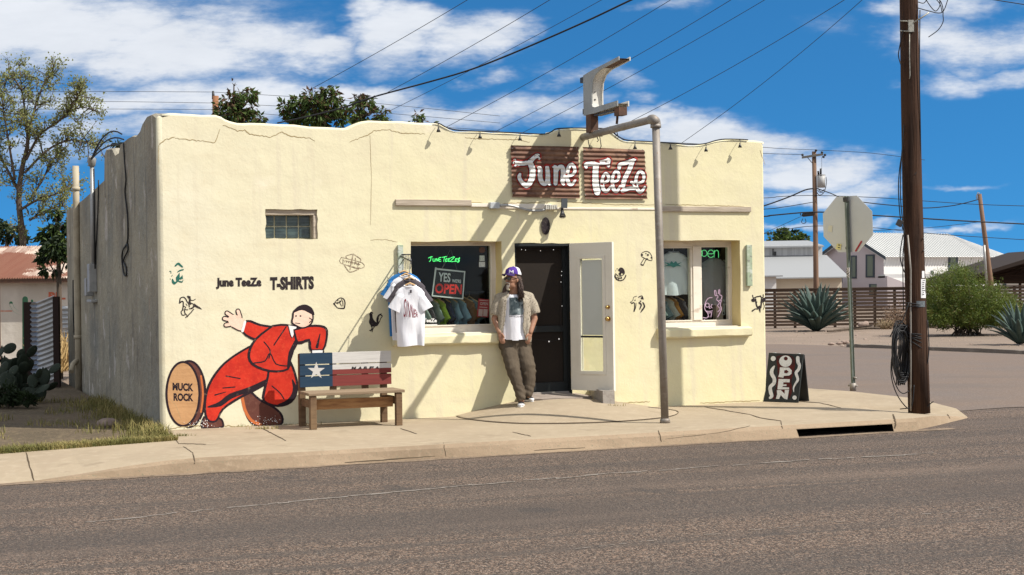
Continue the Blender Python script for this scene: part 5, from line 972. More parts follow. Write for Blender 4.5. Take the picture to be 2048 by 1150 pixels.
parts = [('e', HC + ZZ * .02, HF * .096, HS * .076, ZZ * .108), ('e', HC + HF * .032 - ZZ * .06, HF * .062, HS * .056, ZZ * .062), ('e', HC + HF * .062 - ZZ * .092, HF * .03, HS * .032, ZZ * .026), ('c', [HC + HF * .092 + ZZ * .022, HC + HF * .108 - ZZ * .018], [.011, .017]), ('e', HC + HF * .088 + ZZ * .034, HF * .014, HS * .05, ZZ * .011),
         ('e', HC + HF * .085 - ZZ * .052, HF * .016, HS * .026, ZZ * .010), ('e', HC + HF * .062 + HS * .043 - ZZ * .018, HF * .02, HS * .02, ZZ * .02), ('e', HC + HF * .062 - HS * .043 - ZZ * .018, HF * .02, HS * .02, ZZ * .02), ('e', HC - HF * .008 + HS * .077 - ZZ * .008, HF * .018, HS * .010, ZZ * .031), ('e', HC - HF * .008 - HS * .077 - ZZ * .008, HF * .018, HS * .010, ZZ * .031),
         ('c', [HC - HF * .018 - ZZ * .07, mp(1029, 594, .02)], [.054, .064]), ('c', [mp(1004, 597, .03), mp(1029, 592, .02), mp(1055, 594, .03)], [.055, .07, .055]), ('c', [mp(1028, 600, .02), mp(1029, 640, .01), mp(1031, 685, .0)], [.085, .09, .085], (CF, .75)),
         ('c', [mp(1002, 598, .02), mp(989, 639, .0), mp(999, 664, -.09)], [.05, .043, .031]), ('c', [mp(1057, 596, .02), mp(1069, 638, .0), mp(1061, 664, -.09)], [.05, .043, .031]),
         ('c', [mp(1020, 690, 0), mp(1030, 742, YF * .6 + .02), mp(1043, 800, YF)], [.065, .05, .038]), ('c', [mp(1045, 690, 0), mp(1056, 740, YF * .5), mp(1057, 790, YF + .12)], [.065, .05, .038])]
for wx, wy, sg in ((999, 664, 1), (1061, 664, -1)):   # hands slid into the trouser pockets, thumbs outside
    w_ = mp(wx, wy, -.09); dn = (mp(wx + sg * 5, wy + 16, -.105) - w_).normalized(); ac = CF.cross(dn).normalized()
    parts.append(('c', [w_, w_ + dn * .05, w_ + dn * .085], [.026, .034, .034], (CF, .55)))
    for k, l in enumerate((.066, .074, .07, .056)):
        b0 = w_ + dn * .085 + ac * (k - 1.5) * .0175; parts.append(('c', [b0, b0 + dn * l * .5 + CF * -.003, b0 + dn * l + CF * .012], [.0095, .009, .0075]))
    parts.append(('c', [w_ + dn * .03 - CF * .012 + ac * sg * -.02, w_ + dn * .06 - CF * .028 + ac * sg * -.036, w_ + dn * .085 - CF * .03 + ac * sg * -.036], [.012, .011, .009]))
body = blob(parts, .0065, 4, .45); body.build('body', M_SKIN, man)
hd = bvh_of(body)
# hair, beard, cap, sunglasses
M_HAIR = mat('dark_brown_hair', (.035, .018, .013), .6, [((30, 30, 6), (.075, .04, .028), .45, .65, .7, 4)], [((60, 60, 8), .6, .008, 3)], spec=.4)
hr = blob([('e', HC - HF * .03 + ZZ * .012, HF * .085, HS * .084, ZZ * .09), ('c', [HC - HF * .045 + HS * .06 - ZZ * .0, mp(1041, 578, -.04), mp(1042, 587, -.06), mp(1043, 596, -.08)], [.036, .037, .030, .010]), ('c', [HC - HF * .05 + HS * .02, mp(1036, 582, .02), mp(1038, 598, -.02)], [.05, .05, .03]), ('c', [mp(1041, 575, -.06), mp(1046, 589, -.08), mp(1047, 595, -.085)], [.020, .020, .008]),
           ('c', [HC - HF * .02 - HS * .078, mp(1010, 578, .03), mp(1007, 592, .0), mp(1005, 601, -.03)], [.022, .03, .03, .012])], .008, 3)
hr.smooth = True; rh = random.Random(5)
for k in range(70):
    a = rh.uniform(-.6, .9); p = HC - HF * (.03 + .05 * rh.random()) + HS * (.07 + .01 * rh.random()) + ZZ * rh.uniform(-.05, .03); e = mp(1042.5 + rh.gauss(0, 3.4), rh.uniform(588, 606), -.05 - .06 * rh.random()); ph = rh.uniform(0, 6)
    hr.tube([p.lerp(e, q / 6) + V((.008 * math.sin(ph + q * 1.6), -.012 * math.sin(q / 6 * 3.14) - .004 * math.cos(ph + q * 1.9), 0)) for q in range(7)], [.005, .006, .006, .006, .005, .004, .002], 4)
for k in range(26): p = HC - HF * .02 - HS * .08 + ZZ * rh.uniform(-.06, 0); e = mp(1007 + rh.gauss(0, 2), rh.uniform(590, 603), -.01 - .03 * rh.random()); hr.tube([p, p.lerp(e, .5), e], [.005, .006, .002], 4)
hr.build('hair', M_HAIR, man)
bd = blob([('c', [HC + HF * .092 - ZZ * .088, HC + HF * .098 - ZZ * .125], [.026, .016]), ('c', [HC + HF * .094 - HS * .03 - ZZ * .05, HC + HF * .106 - ZZ * .038, HC + HF * .094 + HS * .03 - ZZ * .05], [.009, .012, .009]), ('c', [HC + HF * .088 + HS * .03 - ZZ * .055, HC + HF * .085 + HS * .022 - ZZ * .088], [.008, .012])], .006, 3)
bd.build('beard', mat('grey_beard', (.33, .29, .25), .8, [((40, 40, 10), (.16, .13, .11), .45, .62, .7, 3)], [((80, 80, 15), .5, .005, 2)]), man)
cb = MB(); cb.smooth = True; CCp = HC + ZZ * .066 - HF * .006
rings = []
for i in range(9):
    t = i / 8; a = t * math.pi / 2; rr = math.cos(a * .98) ** .75; rings.append([CCp + (HF * math.cos(b) * .112 + HS * math.sin(b) * .094) * rr + ZZ * (.098 * math.sin(a) + (.014 * math.cos(b) if i < 4 else 0)) for b in [2 * math.pi * j / 28 for j in range(28)]])
n = 28; k = len(cb.v)
for r in rings: cb.v.extend(r)
for i in range(8):
    for j in range(n):
        b = 2 * math.pi * (j + .5) / n; cb.mi = 0 if math.cos(b) > -.10 else 1; cb.face((k + i * n + j, k + i * n + (j + 1) % n, k + (i + 1) * n + (j + 1) % n, k + (i + 1) * n + j))
cb.mi = 0; cb.ell(CCp + ZZ * .098, HF * .009, HS * .009, ZZ * .006, 8, 5)
M_PUR = mat('purple_cap_cloth', (.075, .03, .26), .8, [(60, (.055, .02, .2), .5, .6, .6, 1)], [(200, .2, .002, 1)]); M_CAPW = mat('white_cap_mesh', (.66, .64, .68), .8, [(150, (.42, .40, .44), .5, .6, .7, 1)])
capo = cb.build('cap', [M_PUR, M_CAPW], man); cbv = bvh_of(cb)
br = MB(); br.smooth = True; rr = []
for q in (0, 1):
    for i in range(7):
        t = i / 6; row = []
        for j in range(15): b = -1.15 + 2.3 * j / 14; r0 = 1.0 + t * .56 * (math.cos(b) ** .6); row.append(CCp + HF * math.cos(b) * .112 * r0 + HS * math.sin(b) * .094 * (1 + t * .10) + ZZ * (.016 - .012 * t - .030 * math.sin(b) ** 2 * t - .006 * q))
        if q == 0: rr.append(row)
        else: rr.insert(0, row) if False else rr.append(None)
rows0 = [r for r in rr if r]; br.loft(rows0, closed=False); br.loft([[p - ZZ * .006 for p in r] for r in reversed(rows0)], closed=False)
br.loft([rows0[-1], [p - ZZ * .006 for p in rows0[-1]]], closed=False); br.build('brim', mat('purple_brim', (.035, .016, .10), .8), capo)
ec = proj(CCp + HF * .085 + HS * .06 + ZZ * .05)
def cm(x, y, o):
    r = hit(x, y, cbv, o); return r if r is not None else ap(x, y, HC.y - .1)
pt = Paint(cm, .006, .0002); ex, ey = 1022.5, 543
em = lambda a, b_, w: pt.stroke([(a[0] + (b_[0] - a[0]) * q / 5, a[1] + (b_[1] - a[1]) * q / 5) for q in range(6)], w, sm=False)
em((ex - 4, ey + 3.4), (ex - 3, ey - 2.6), 1.9); em((ex - 3, ey - 2.6), (ex + .2, ey + 1), 1.6); em((ex + .2, ey + 1), (ex + 3.6, ey - 2), 1.6); em((ex + 3.6, ey - 2), (ex + 3.8, ey + 3.6), 1.9); pt.build('emblem', M_CAPW, capo)
M_LENS = mat('dark_lens', (.012, .012, .014), .12, spec=.8); gl = MB()
for sg in (-1, 1): gl.ell(HC + HF * .103 + HS * sg * .034 + ZZ * .012, HF * .010, (HS - HF * sg * .28) * .031, ZZ * .023, 14, 9); gl.tube([HC + HF * .088 + HS * sg * .062 + ZZ * .024, HC + HF * .05 + HS * sg * .078 + ZZ * .022, HC - HF * .01 + HS * sg * .081 + ZZ * .014], .0045, 6)
gl.tube([HC + HF * .108 - HS * .01 + ZZ * .02, HC + HF * .108 + HS * .01 + ZZ * .02], .005, 6); gl.build('sunglasses', M_LENS, man)
# T-shirt, open shirt, trousers
ts = blob([('c', [mp(1000, 598, .03), mp(1028, 593, .02), mp(1058, 596, .03)], [.058, .076, .058]), ('c', [mp(1027, 602, .0), mp(1028, 640, -.02), mp(1029, 690, -.03)], [.125, .135, .14], (CF, .78)), ('c', [mp(1010, 604, .0), mp(1014, 690, -.02)], [.085, .10], (CF, .9)), ('c', [mp(1046, 604, .0), mp(1045, 690, -.02)], [.085, .10], (CF, .9))], .010, 6)
def keep(mb, fn):
    out = MB(); out.smooth = True; out.v = mb.v
    for f in mb.f:
        c = sum((mb.v[i] for i in f), V((0, 0, 0))) / len(f)
        if fn(c): out.face(f)
    return out
def lerpx(tbl, y):
    if y <= tbl[0][0]: return tbl[0][1]
    for (y0, x0), (y1, x1) in zip(tbl, tbl[1:]):
        if y <= y1: return x0 + (x1 - x0) * (y - y0) / (y1 - y0)
    return tbl[-1][1]
ts = keep(ts, lambda c: not ((c - mp(1029, 583, -.03)).length < .078 and c.z > mp(1029, 589, 0).z) and proj(c)[1] < 681 - abs(proj(c)[0] - 1030) * .12)
ts.build('tshirt', C_WHITE, man); tsb = bvh_of(ts)
def tm(x, y, o):
    r = hit(x, y, tsb, o); return r if r is not None else mp(x, y, -.14)
M_PHOTO = mat('photo_print', (.035, .052, .06), .8, [((9, 9, 7), (.20, .24, .25), .46, .60, .95, 3), ((22, 22, 20), (.42, .46, .46), .56, .66, .8, 3)])
pt = Paint(tm, .006); k_ = [[tm(1018.5 + 27.5 * i / 8 , 595.5 + 35 * j / 10 - i * .2, .006) for i in range(9)] for j in range(11)]; pt.mb.smooth = True; pt.mb.loft(k_, closed=False); pt.build('shirt_print', M_PHOTO, man)
pt = Paint(tm, .0065); 
for i in range(9): pt.stroke([(1019 + i * 3, 633), (1020.6 + i * 3, 632.8)], 1.6, sm=False, cap=False)
pt.build('shirt_caption', M_BLACK, man)
M_SHIRT = mat('patterned_shirt', (.36, .315, .25), .9, [((95, 95, 75), (.075, .06, .05), .615, .66, .8, 0), ((10, 10, 3), (.26, .225, .175), .45, .65, .6, 4)], [((20, 20, 5), .5, .012, 3)], spec=.1)
sh = blob([('c', [mp(999, 597, .03), mp(1028, 591, .03), mp(1058, 595, .03)], [.070, .082, .068]), ('c', [mp(1012, 606, .0), mp(1010, 640, -.01), mp(1010, 676, -.03)], [.100, .105, .098], (CF, 1.0)), ('c', [mp(1046, 604, .0), mp(1047, 640, -.01), mp(1049, 680, -.03)], [.098, .10, .090], (CF, 1.0)), ('c', [mp(1028, 602, .02), mp(1028, 676, .0)], [.13, .13], (CF, .85)),
           ('c', [mp(1000, 598, .02), mp(994, 612, .015), mp(990.5, 626, .01)], [.062, .070, .072]), ('c', [mp(1058, 596, .02), mp(1065, 610, .015), mp(1069, 624, .01)], [.062, .070, .072]), ('c', [mp(1014, 588, -.0), mp(1018, 595, -.06), mp(1017, 604, -.10)], [.026, .022, .02]), ('c', [mp(1044, 588, -.0), mp(1044, 595, -.06), mp(1046, 604, -.10)], [.026, .022, .02])], .009, 5)
LB = [(580, 1020), (590, 1019.5), (597, 1014), (640, 1010), (672, 1004)]; RBd = [(580, 1043), (590, 1044), (600, 1046), (622, 1047.5), (656, 1045.5), (680, 1051)]
def shk(c):
    x, y = proj(c)
    front = c.y < YM + .03
    if front and lerpx(LB, y) < x < lerpx(RBd, y): return False
    if y > (677 + 4 * math.sin(x * .5) if x < 1030 else 682 + 2 * math.sin(x * .6)) : return False
    # neck hole and sleeve ends
    if (c - mp(1029, 584, -.01)).length < .085 and c.z > mp(1029, 592, 0).z: return False
    if x < 1001 and y > 624 + (x - 984) * .35 and x < lerpx([(620, 999), (640, 1000)], y) and y < 648 and (c - mp(988, 642, .01)).length < .10: return False
    if x > 1059 and y > 633 - (x - 1059) * .55 and y < 648 and (c - mp(1072, 640, .01)).length < .11: return False
    return True
sh = keep(sh, shk)
for i, v in enumerate(sh.v):
    x, y = proj(v); q = (y - 600) / 80; 
    if 0 < q: sh.v[i] = v + V((0, 1, 0)) * (.010 * q * math.sin(x * .55 + y * .05)) 
o_ = sh.build('open_shirt', M_SHIRT, man); sd_ = o_.modifiers.new('thick', 'SOLIDIFY'); sd_.thickness = .004; sd_.offset = 1
for sg, a_, b_2 in ((0, (985, 626), (998, 631)), (1, (1060.5, 631), (1076, 621))):
    pass
M_TROU = mat('khaki_trousers', (.092, .072, .052), .9, [((9, 9, 3.5), (.066, .050, .036), .45, .65, .7, 4), ((3, 3, 2), (.115, .092, .068), .52, .7, .5, 3)], [((7, 7, 3), .7, .03, 3), (150, .2, .002, 1)], spec=.1)
d1 = YF; tr = blob([('c', [mp(1016, 684, .0), mp(1018, 700, -.01), mp(1027, 742, d1 * .6 - .02), mp(1036, 772, d1 * .85), mp(1042.5, 797, d1)], [.105, .108, .088, .068, .060], (CF, .92)), ('c', [mp(1045, 684, .0), mp(1047, 700, -.01), mp(1057, 736, d1 * .45 - .02), mp(1059, 765, d1 * .7 + .03), mp(1055, 788, d1 + .10)], [.10, .108, .094, .078, .066], (CF, .92)), ('c', [mp(1013, 664, .0), mp(1013, 690, .0)], [.098, .105], (CF, .95)), ('c', [mp(1046, 664, .0), mp(1047, 690, .0)], [.095, .103], (CF, .95)), ('c', [mp(1030, 664, -.0), mp(1031, 700, .0)], [.108, .10], (CF, 1.0)), ('c', [mp(1028, 690, .03), mp(1034, 706, .02)], [.10, .08]),
              ('c', [mp(1037, 793, d1 + .01), mp(1047, 795, d1 - .01)], [.035, .035]), ('c', [mp(1031, 775, d1 * .9), mp(1044, 783, d1 * .9)], [.03, .03]), ('c', [mp(1052, 748, d1 * .5 - .06), mp(1068, 742, d1 * .5 - .03)], [.035, .03])], .009, 4)
for i, v in enumerate(tr.v):
    x, y = proj(v); w_ = .5 + .5 * min(max((y - 690) / 100, 0), 1)
    tr.v[i] = v + V((.3, -1, 0)) * (.003 * w_ * math.sin(y * .22 + x * .30) + .004 * math.sin(y * .5 - x * .3) * w_ * (y > 770) + .008 * w_ * mnoise.noise(V((v.x * 7, v.y * 5, v.z * 3.2)))) + V((1, 0, 0)) * .003 * math.sin(y * .45)
tr = keep(tr, lambda c: 668 < proj(c)[1] < (800.5 if proj(c)[0] < 1051 else 794))
tr.build('trousers', M_TROU, man)
for (hx, hy, tx, ty, dd) in ((1043, 800, 1041.5, 812, 0), (1059, 792, 1066, 801, .12)):
    heel = hit(hx, hy + 7, floor_bvh); toe = hit(tx, ty + 2.5, floor_bvh); ax = (toe - heel); ax.z *= .5; L_ = .27; ax = ax.normalized(); 
    if dd == 0: heel = toe - ax * L_
    else: ax = V((.62, -.75, -.03)).normalized(); heel = toe - ax * L_
    sd2 = ax.cross(ZZ).normalized(); s = blob([('c', [heel + ax * .03 + ZZ * .045, heel + ax * .12 + ZZ * .042, heel + ax * .23 + ZZ * .03], [.036, .038, .036]), ('c', [heel + ax * .03 + ZZ * .06, heel + ax * .07 + ZZ * .10], [.036, .042]), ('c', [heel + ax * .08 + ZZ * .09, heel + ax * .19 + ZZ * .045], [.038, .034])], .008, 4)
    so_ = s.build('shoe', mat('black_canvas', (.025, .024, .026), .8), man)
    m = MB(); outl = []
    for j in range(24): a = 2 * math.pi * j / 24; w = .047 if math.cos(a) > -.2 else .040; outl.append((heel + ax * (.135 + .142 * math.cos(a)) + sd2 * w * math.sin(a)))
    m.loft([[p for p in outl], [p + ZZ * .022 for p in outl]], capa=True, capb=True); m.build('sole', M_SFR, so_)
    m = MB(); m.ell(heel + ax * .238 + ZZ * .028, ax * .036, sd2 * .040, ZZ * .022, 14, 9); m.build('toe_cap', M_SFR, so_); sb_ = bvh_of(s)
    m = MB()
    for k in range(5):
        c = heel + ax * (.10 + k * .024); r_ = []
        for w in (-.024, 0, .024):
            q = sb_.ray_cast(c + sd2 * w + ZZ * .3, -ZZ); r_.append((q[0] if q[0] else c + ZZ * .1) + ZZ * .002)
        m.tube(r_, .0028, 5)
    m.build('laces', M_SFR, so_)
# ------------------------------------------------------------------ poles on the right
M_POLE = mat('creosoted_pole', (.062, .032, .020), .9, [((16, 16, .9), (.025, .014, .010), .44, .62, .9, 5), ((5, 5, .4), (.10, .056, .036), .52, .68, .6, 4), (3, (.06, .035, .025), .55, .7, .5, 3)], [((20, 20, 1), 1.0, .03, 5), ((45, 45, 1.2), .8, .012, 3)], spec=.15)
PY = gp(1838, 822, -.026).y
def pp(x, y, d=0.0): return ap(x, y, PY + d)
t = thing('utility_pole', 'thick dark brown wooden utility pole with coiled cable at the street corner', 'utility pole', gp(1838, 822, -.026))
m = MB(); m.tube([pp(1838.5, 826), pp(1835, 700), pp(1830, 560), pp(1825, 400), pp(1821, 200), pp(1817.5, 0), pp(1813, -200), pp(1806, -520)], [.138, .132, .128, .124, .119, .114, .110, .100], 24); shaft_bvh = bvh_of(m); m.build('shaft', M_POLE, t)
m = MB(); m.tube([pp(1821.5, y, -.115) for y in (822, 740, 640, 540)] + [pp(1815.5, 470, -.115)], .011, 8); m.build('conduit', M_GALV, t)
def strand(pts, r=.008, seg=5): mm = MB(); mm.tube([pp(x, y, d) for x, y, d in smoothline(pts, 4)], r, seg); return mm
m = MB()
for k in range(13):
    cx = 1806 + rnd.uniform(-3, 3); rx = 9 + rnd.uniform(0, 6); ry = 50 + rnd.uniform(-6, 8); cy = 702 + rnd.uniform(-5, 9); lean = rnd.uniform(-.10, .02); ph = rnd.uniform(-.3, .3)
    pts = [(cx + rx * math.cos(a) + (ry * math.sin(a)) * -lean * .6 - (6 if a > math.pi * .5 and a < math.pi * 1.5 else 0), cy + ry * math.sin(a), -.10 + .10 * math.cos(a + ph) + k * .008 - .05) for a in [2 * math.pi * i / 22 for i in range(23)]]
    m.tube([pp(*p) for p in pts], .0085, 5)
for k in range(9): m.tube([pp(1796 + k * 2 + rnd.uniform(-1, 1) + 3 * math.sin(i * .8), 650 + i * 17 + rnd.uniform(-2, 2), -.12 + .02 * k - .05 * math.sin(i)) for i in range(8)], .0085, 5)
m.build('cable_coil', M_CABLE, t)
m = MB()
for pts in ([(1818, 605, -.13), (1806, 640, -.15), (1800, 648, -.15), (1786, 700, -.15), (1782, 745, -.12), (1790, 780, -.1), (1805, 806, -.08), (1820, 818, -.1), (1826, 800, -.14), (1828, 770, -.13)], [(1815, 650, -.1), (1790, 690, -.16), (1784, 740, -.14), (1794, 775, -.12), (1806, 787, -.12), (1818, 782, -.13)], [(1855, 640, -.08), (1858, 690, -.1), (1856, 720, -.1), (1854, 728, -.1)], [(1800, 818, -.02), (1820, 816, -.1)], [(1851, 818, -.1), (1860, 808, -.12), (1867, 803, -.12)], [(1780, 674, -.1), (1789, 655, -.1)]):
    m.tube([pp(*p) for p in smoothline(pts, 4)], .007, 5)
m.build('loose_cable', M_CABLE, t)
m = MB()
for y0, d in ((672, 4), (676, 2), (681, 6), (668, 1), (608, 2), (612, -1), (690, 8)):
    xc = 1838 - (822 - y0) * .03; m.tube([pp(xc + 21 * math.cos(a), y0 + d * (math.cos(a) + .4 * math.sin(2 * a)), -.14 * math.sin(a)) for a in [math.pi * i / 12 for i in range(13)]], .0065, 5)
m.build('binding_wire', M_CABLE, t)
m = MB()
for pts in ([(1806, 60, -.1), (1799, 95, -.08), (1797, 112, -.08), (1802, 130, -.1)], [(1805, 300, -.05), (1799, 340, -.05), (1797, 380, -.05), (1800, 430, -.06), (1806, 460, -.08)], [(1808, 250, -.08), (1802, 330, -.08), (1801, 390, -.08), (1805, 440, -.08), (1810, 470, -.1)], [(1806, 470, -.05), (1801, 500, -.05), (1801, 520, -.05), (1809, 545, -.1)], [(1810, 470, -.06), (1806, 510, -.06), (1806, 560, -.07), (1807, 620, -.07)], [(1840, 20, -.11), (1839, 150, -.11), (1841, 300, -.08), (1834, 340, -.11), (1829, 350, -.12)]):
    m.tube([pp(*p) for p in smoothline(pts, 4)], .007, 5)
m.build('drop_cable', M_CABLE, t)
m = MB()
for pts in ([(1836, 4, -.1), (1848, 6, -.1), (1856, -6, -.1)], [(1836, 16, -.1), (1858, 22, -.12), (1878, 26, -.1), (1888, 20, -.1), (1897, -6, -.1)], [(1850, -4, -.1), (1862, 14, -.1), (1872, 22, -.1), (1880, 10, -.1), (1878, -6, -.1)], [(1874, -6, -.1), (1882, 4, -.1), (1886, 18, -.1), (1886, 30, -.1), (1886, 44, -.1), (1876, 60, -.1), (1857, 74, -.1)], [(1868, -6, -.1), (1880, 8, -.1), (1884, 24, -.1)]):
    m.tube([pp(*p) for p in smoothline(pts, 5)], .006, 5)
m.build('tangled_wire', M_CABLE, t)
m = MB(); m.box(pp(1822, 52, -.13), V((.034, 0, 0)), V((0, .014, 0)), ZZ * .075); m.tube([pp(1826, 46, -.14), pp(1842, 36, -.16), pp(1858, 25, -.18)], .010, 6)
for yy in (43, 63): m.tube([pp(1818.5 + 18.3 * math.cos(a), yy + 1.5 * math.cos(a), -.119 * math.sin(a)) for a in [math.pi * i / 12 for i in range(13)]], .009, 5)
m.tube([pp(1819, 66, -.13), pp(1819, 110, -.128), pp(1820, 150, -.128), pp(1819, 158, -.13)], .006, 5)
m.build('pole_bracket', mat('bracket_metal', (.38, .37, .32), .5, [(30, (.2, .19, .17), .5, .6, .7, 2)], metal=.4), t)
m = MB(); m.box(pp(1799, 446, -.07), V((.03, 0, -.018)), V((0, .03, 0)), V((.018, 0, .036))); m.build('sensor_box', M_BLKM, t, bevel=.004)
def pm(x, y, o):
    r = hit(x, y, shaft_bvh, o)
    if r is not None: return r
    xc = 1838 - (822 - y) * .0313; r = .136 - .00003 * (822 - y); dx = (x - xc) * PY / FPX; dx = max(min(dx, r * .98), -r * .98); return pp(x, y, -math.sqrt(r * r - dx * dx) - o)
pt = Paint(pm, .004, .0003)
def pq(x0, y0, x1, y1):
    pt.mb.loft([[pm(x0 + (x1 - x0) * i / 5, y0 + (y1 - y0) * j / 6, .004) for i in range(6)] for j in range(7)], closed=False)
pq(1842, 558, 1851.5, 596); pq(1844, 542, 1849, 556); pt.build('notice', mat('notice_paper', (.66, .66, .67), .7, [(30, (.5, .5, .5), .55, .65, .6, 2)]), t)
pt = Paint(pm, .008, .0003)
for y in range(561, 592, 4): pt.stroke([(1844.5 + rnd.uniform(-.5, 2), y), (1848 + rnd.uniform(-1, 2), y + rnd.uniform(-1, 1))], 1.5, sm=False)
pt.build('notice_print', M_BLACK, t)
pt = Paint(pm, .006, .0003); pq2 = pt.mb.loft([[pm(1833 + 17 * i / 5, 602 + 12 * j / 4, .006) for i in range(6)] for j in range(5)], closed=False); pt.build('tape_band', mat('old_tape', (.10, .115, .125), .4, [(50, (.22, .24, .25), .5, .62, .6, 3)]), t)
for k, (x, y) in enumerate(((1848, 466), (1847, 476), (1848, 500))): m = MB(); m.tube([pm(x, y, 0), pm(x, y, .06)], .008, 6); m.build('pole_step', M_GREYM, t)
# stop sign seen from behind
SY = gp(1706, 778).y
t = thing('stop_sign', 'back of an octagonal road sign on a thin green metal post at the corner', 'road sign', gp(1706, 778))
M_POST = mat('green_grey_post', (.13, .155, .135), .55, [(9, (.20, .22, .20), .5, .68, .7, 4), (30, (.11, .07, .045), .62, .7, .6, 3)], metal=.4); M_ALU = mat('aluminium_back', (.48, .49, .50), .45, [(1.6, (.42, .43, .44), .45, .65, .6, 3), (40, (.5, .49, .46), .55, .7, .4, 2)], metal=.25)
pb = ap(1706, 779, SY); ptp = ap(1692, 392, SY)
m = MB(); ax = V((.73, -.683, 0)); ay = V((.683, .73, 0))
def chan(p0, p1, w):
    m.loft([[p + ax * a * w + ay * c * w for a, c in ((-1, .3), (-.55, .3), (-.4, -.7), (.4, -.7), (.55, .3), (1, .3), (1, .45), (-1, .45))] for p in (p0, p1)], capa=True, capb=True)
chan(pb, ptp, .036); m.build('post', M_POST, t)
m = MB(); m.tube([pb - ZZ * .02, pb + ZZ * .10], .05, 10); m.tube([pb + ax * .08 + ZZ * .06, pb - ax * .08 + ZZ * .06], .014, 6); m.tube([pb + ax * .07 + ZZ * .17, pb + ax * .0 + ZZ * .19], .014, 6); m.build('base_clamp', M_GALV, t)
oc = ap(1691, 448, SY) + ay * .06; Ro = 56 * SY / FPX / math.cos(math.pi / 8)
lean = (ptp - pb).normalized(); m = MB(); m.prism([oc + ax * Ro * math.cos(math.pi / 8 + i * math.pi / 4) + lean * Ro * math.sin(math.pi / 8 + i * math.pi / 4) for i in range(8)], ay * .004); m.build('sign_plate', M_ALU, t)
m = MB(); m.tube([ap(1691, 402, SY), ap(1691, 402, SY) + ay * .06], .03, 8); m.tube([ap(1694, 496, SY), ap(1694, 496, SY) + ay * .06], .03, 8); m.box(ap(1692, 399, SY) - ay * .01, ax * .034, ay * .02, ZZ * .035); m.build('clamp', M_BLKM, t)
OM = lambda x, y, o: pl(x, y, oc - ay * (.002 + o), ay)
for pts, mt, lb in ((((1674, 487), (1683, 488), (1681, 500), (1671, 498)), mat('yellow_sticker', (.62, .55, .25), .7), 'yellow sticker with small dark marks'), (((1657, 451), (1665, 451), (1664, 464), (1656, 463)), mat('pale_sticker', (.56, .53, .42), .7), 'faded pale sticker'), (((1722, 481), (1724.5, 483), (1712, 504), (1709.5, 502)), mat('red_tape', (.33, .03, .04), .6), 'strip of red tape')):
    pt = Paint(OM, .002); pt.poly(list(pts)); pt.build('sticker', mt, t, label=lb)
pt = Paint(OM, .004); pt.stroke([(1677, 490), (1679.5, 490.3)], 2, sm=False); pt.stroke([(1676.5, 495), (1679, 495.2)], 1.8, sm=False); pt.build('sticker_marks', M_BLACK, t)
m = MB(); m.box(ap(1698.5, 545, SY) - ay * .035, ax * .024, ay * .006, ZZ * .075); m.build('post_sticker', mat('graffiti_sticker', (.5, .47, .46), .7, [(40, (.03, .03, .035), .48, .54, .9, 2)]), t)
# far utility pole with transformer
Y2 = 76.0
def fp(x, y, d=0.0): return ap(x, y, Y2 + d)
t = thing('utility_pole', 'distant utility pole with a crossarm and grey transformer can', 'utility pole', gp(1634, 640, -.18) * 0 + V((fp(1633, 600).x, Y2, -.19)))
M_POLE2 = mat('weathered_pole', (.19, .115, .075), .9, [((3, 3, .2), (.11, .065, .045), .45, .65, .8, 4)])
m = MB(); m.tube([V((fp(1633.5, 600).x, Y2, -.3)), fp(1632, 560), fp(1630.5, 430), fp(1628, 303)], [.14, .135, .12, .105], 12); m.build('shaft', M_POLE2, t)
m = MB(); m.box((fp(1604, 315, -.15) + fp(1646, 308.5, -.15)) / 2, (fp(1646, 308.5, -.15) - fp(1604, 315, -.15)) / 2, V((0, .06, 0)), ZZ * .055); m.tube([fp(1615, 315, -.15), fp(1626, 328, -.1)], .02, 5); m.build('crossarm', mat('crossarm_wood', (.11, .105, .10), .9), t)
for x, y in ((1605, 309), (1632, 300), (1644, 304), (1650, 309), (1647, 313)): m = MB(); m.tube([fp(x, y + 3, -.1), fp(x, y, -.1), fp(x, y - 1.4, -.1)], [.05, .07, .035], 8); m.build('insulator', M_BLKM, t)
m = MB(); m.tube([fp(1642.5, 375, -.1), fp(1642.5, 350, -.1)], .205, 16); m.tube([fp(1642.5, 350.3, -.1), fp(1642.5, 349.5, -.1)], .22, 16); m.build('transformer', mat('transformer_grey', (.36, .36, .355), .5), t)
m = MB()
for pts in ([(1637, 349), (1636.5, 342)], [(1641.5, 352), (1641.5, 337)]): m.tube([fp(*p, -.25) for p in pts], .05, 6)
m.tube([fp(1643.5, 338, -.1), fp(1643.5, 314, -.1)], .009, 4)
m.build('bushing', M_CABLE, t)
m = MB()
for pts in ([(1652, 354), (1653, 365), (1650, 380), (1645, 388), (1638, 390), (1634, 385)], [(1635, 380), (1641, 385), (1649, 378)], [(1636, 376), (1640, 382), (1646, 386)], [(1606, 437), (1603, 444), (1607, 447), (1612, 444), (1610, 437)]): m.tube([fp(*p, -.25) for p in smoothline(pts, 3)], .018, 5)
m.build('loop_wire', M_CABLE, t)
m = MB(); m.tube([fp(1604, 432, -.1), fp(1606, 430, -.1), fp(1625, 428, -.1), fp(1627, 429, -.1)], [.05, .1, .1, .06], 10); m.tube([fp(1601, 425, -.1), fp(1601, 431, -.1)], .025, 5); m.build('splice_case', M_BLKM, t)
Y3 = 80.0
t = thing('utility_pole', 'bare leaning wooden pole behind the green bush on the right', 'utility pole', V((ap(1987, 600, Y3).x, Y3, -.19)))
m = MB(); m.tube([V((ap(1988, 640, Y3).x, Y3, -.3)), ap(1981, 560, Y3), ap(1968, 460, Y3), ap(1959, 388, Y3)], [.15, .14, .12, .105], 12); m.build('shaft', M_POLE2, t)
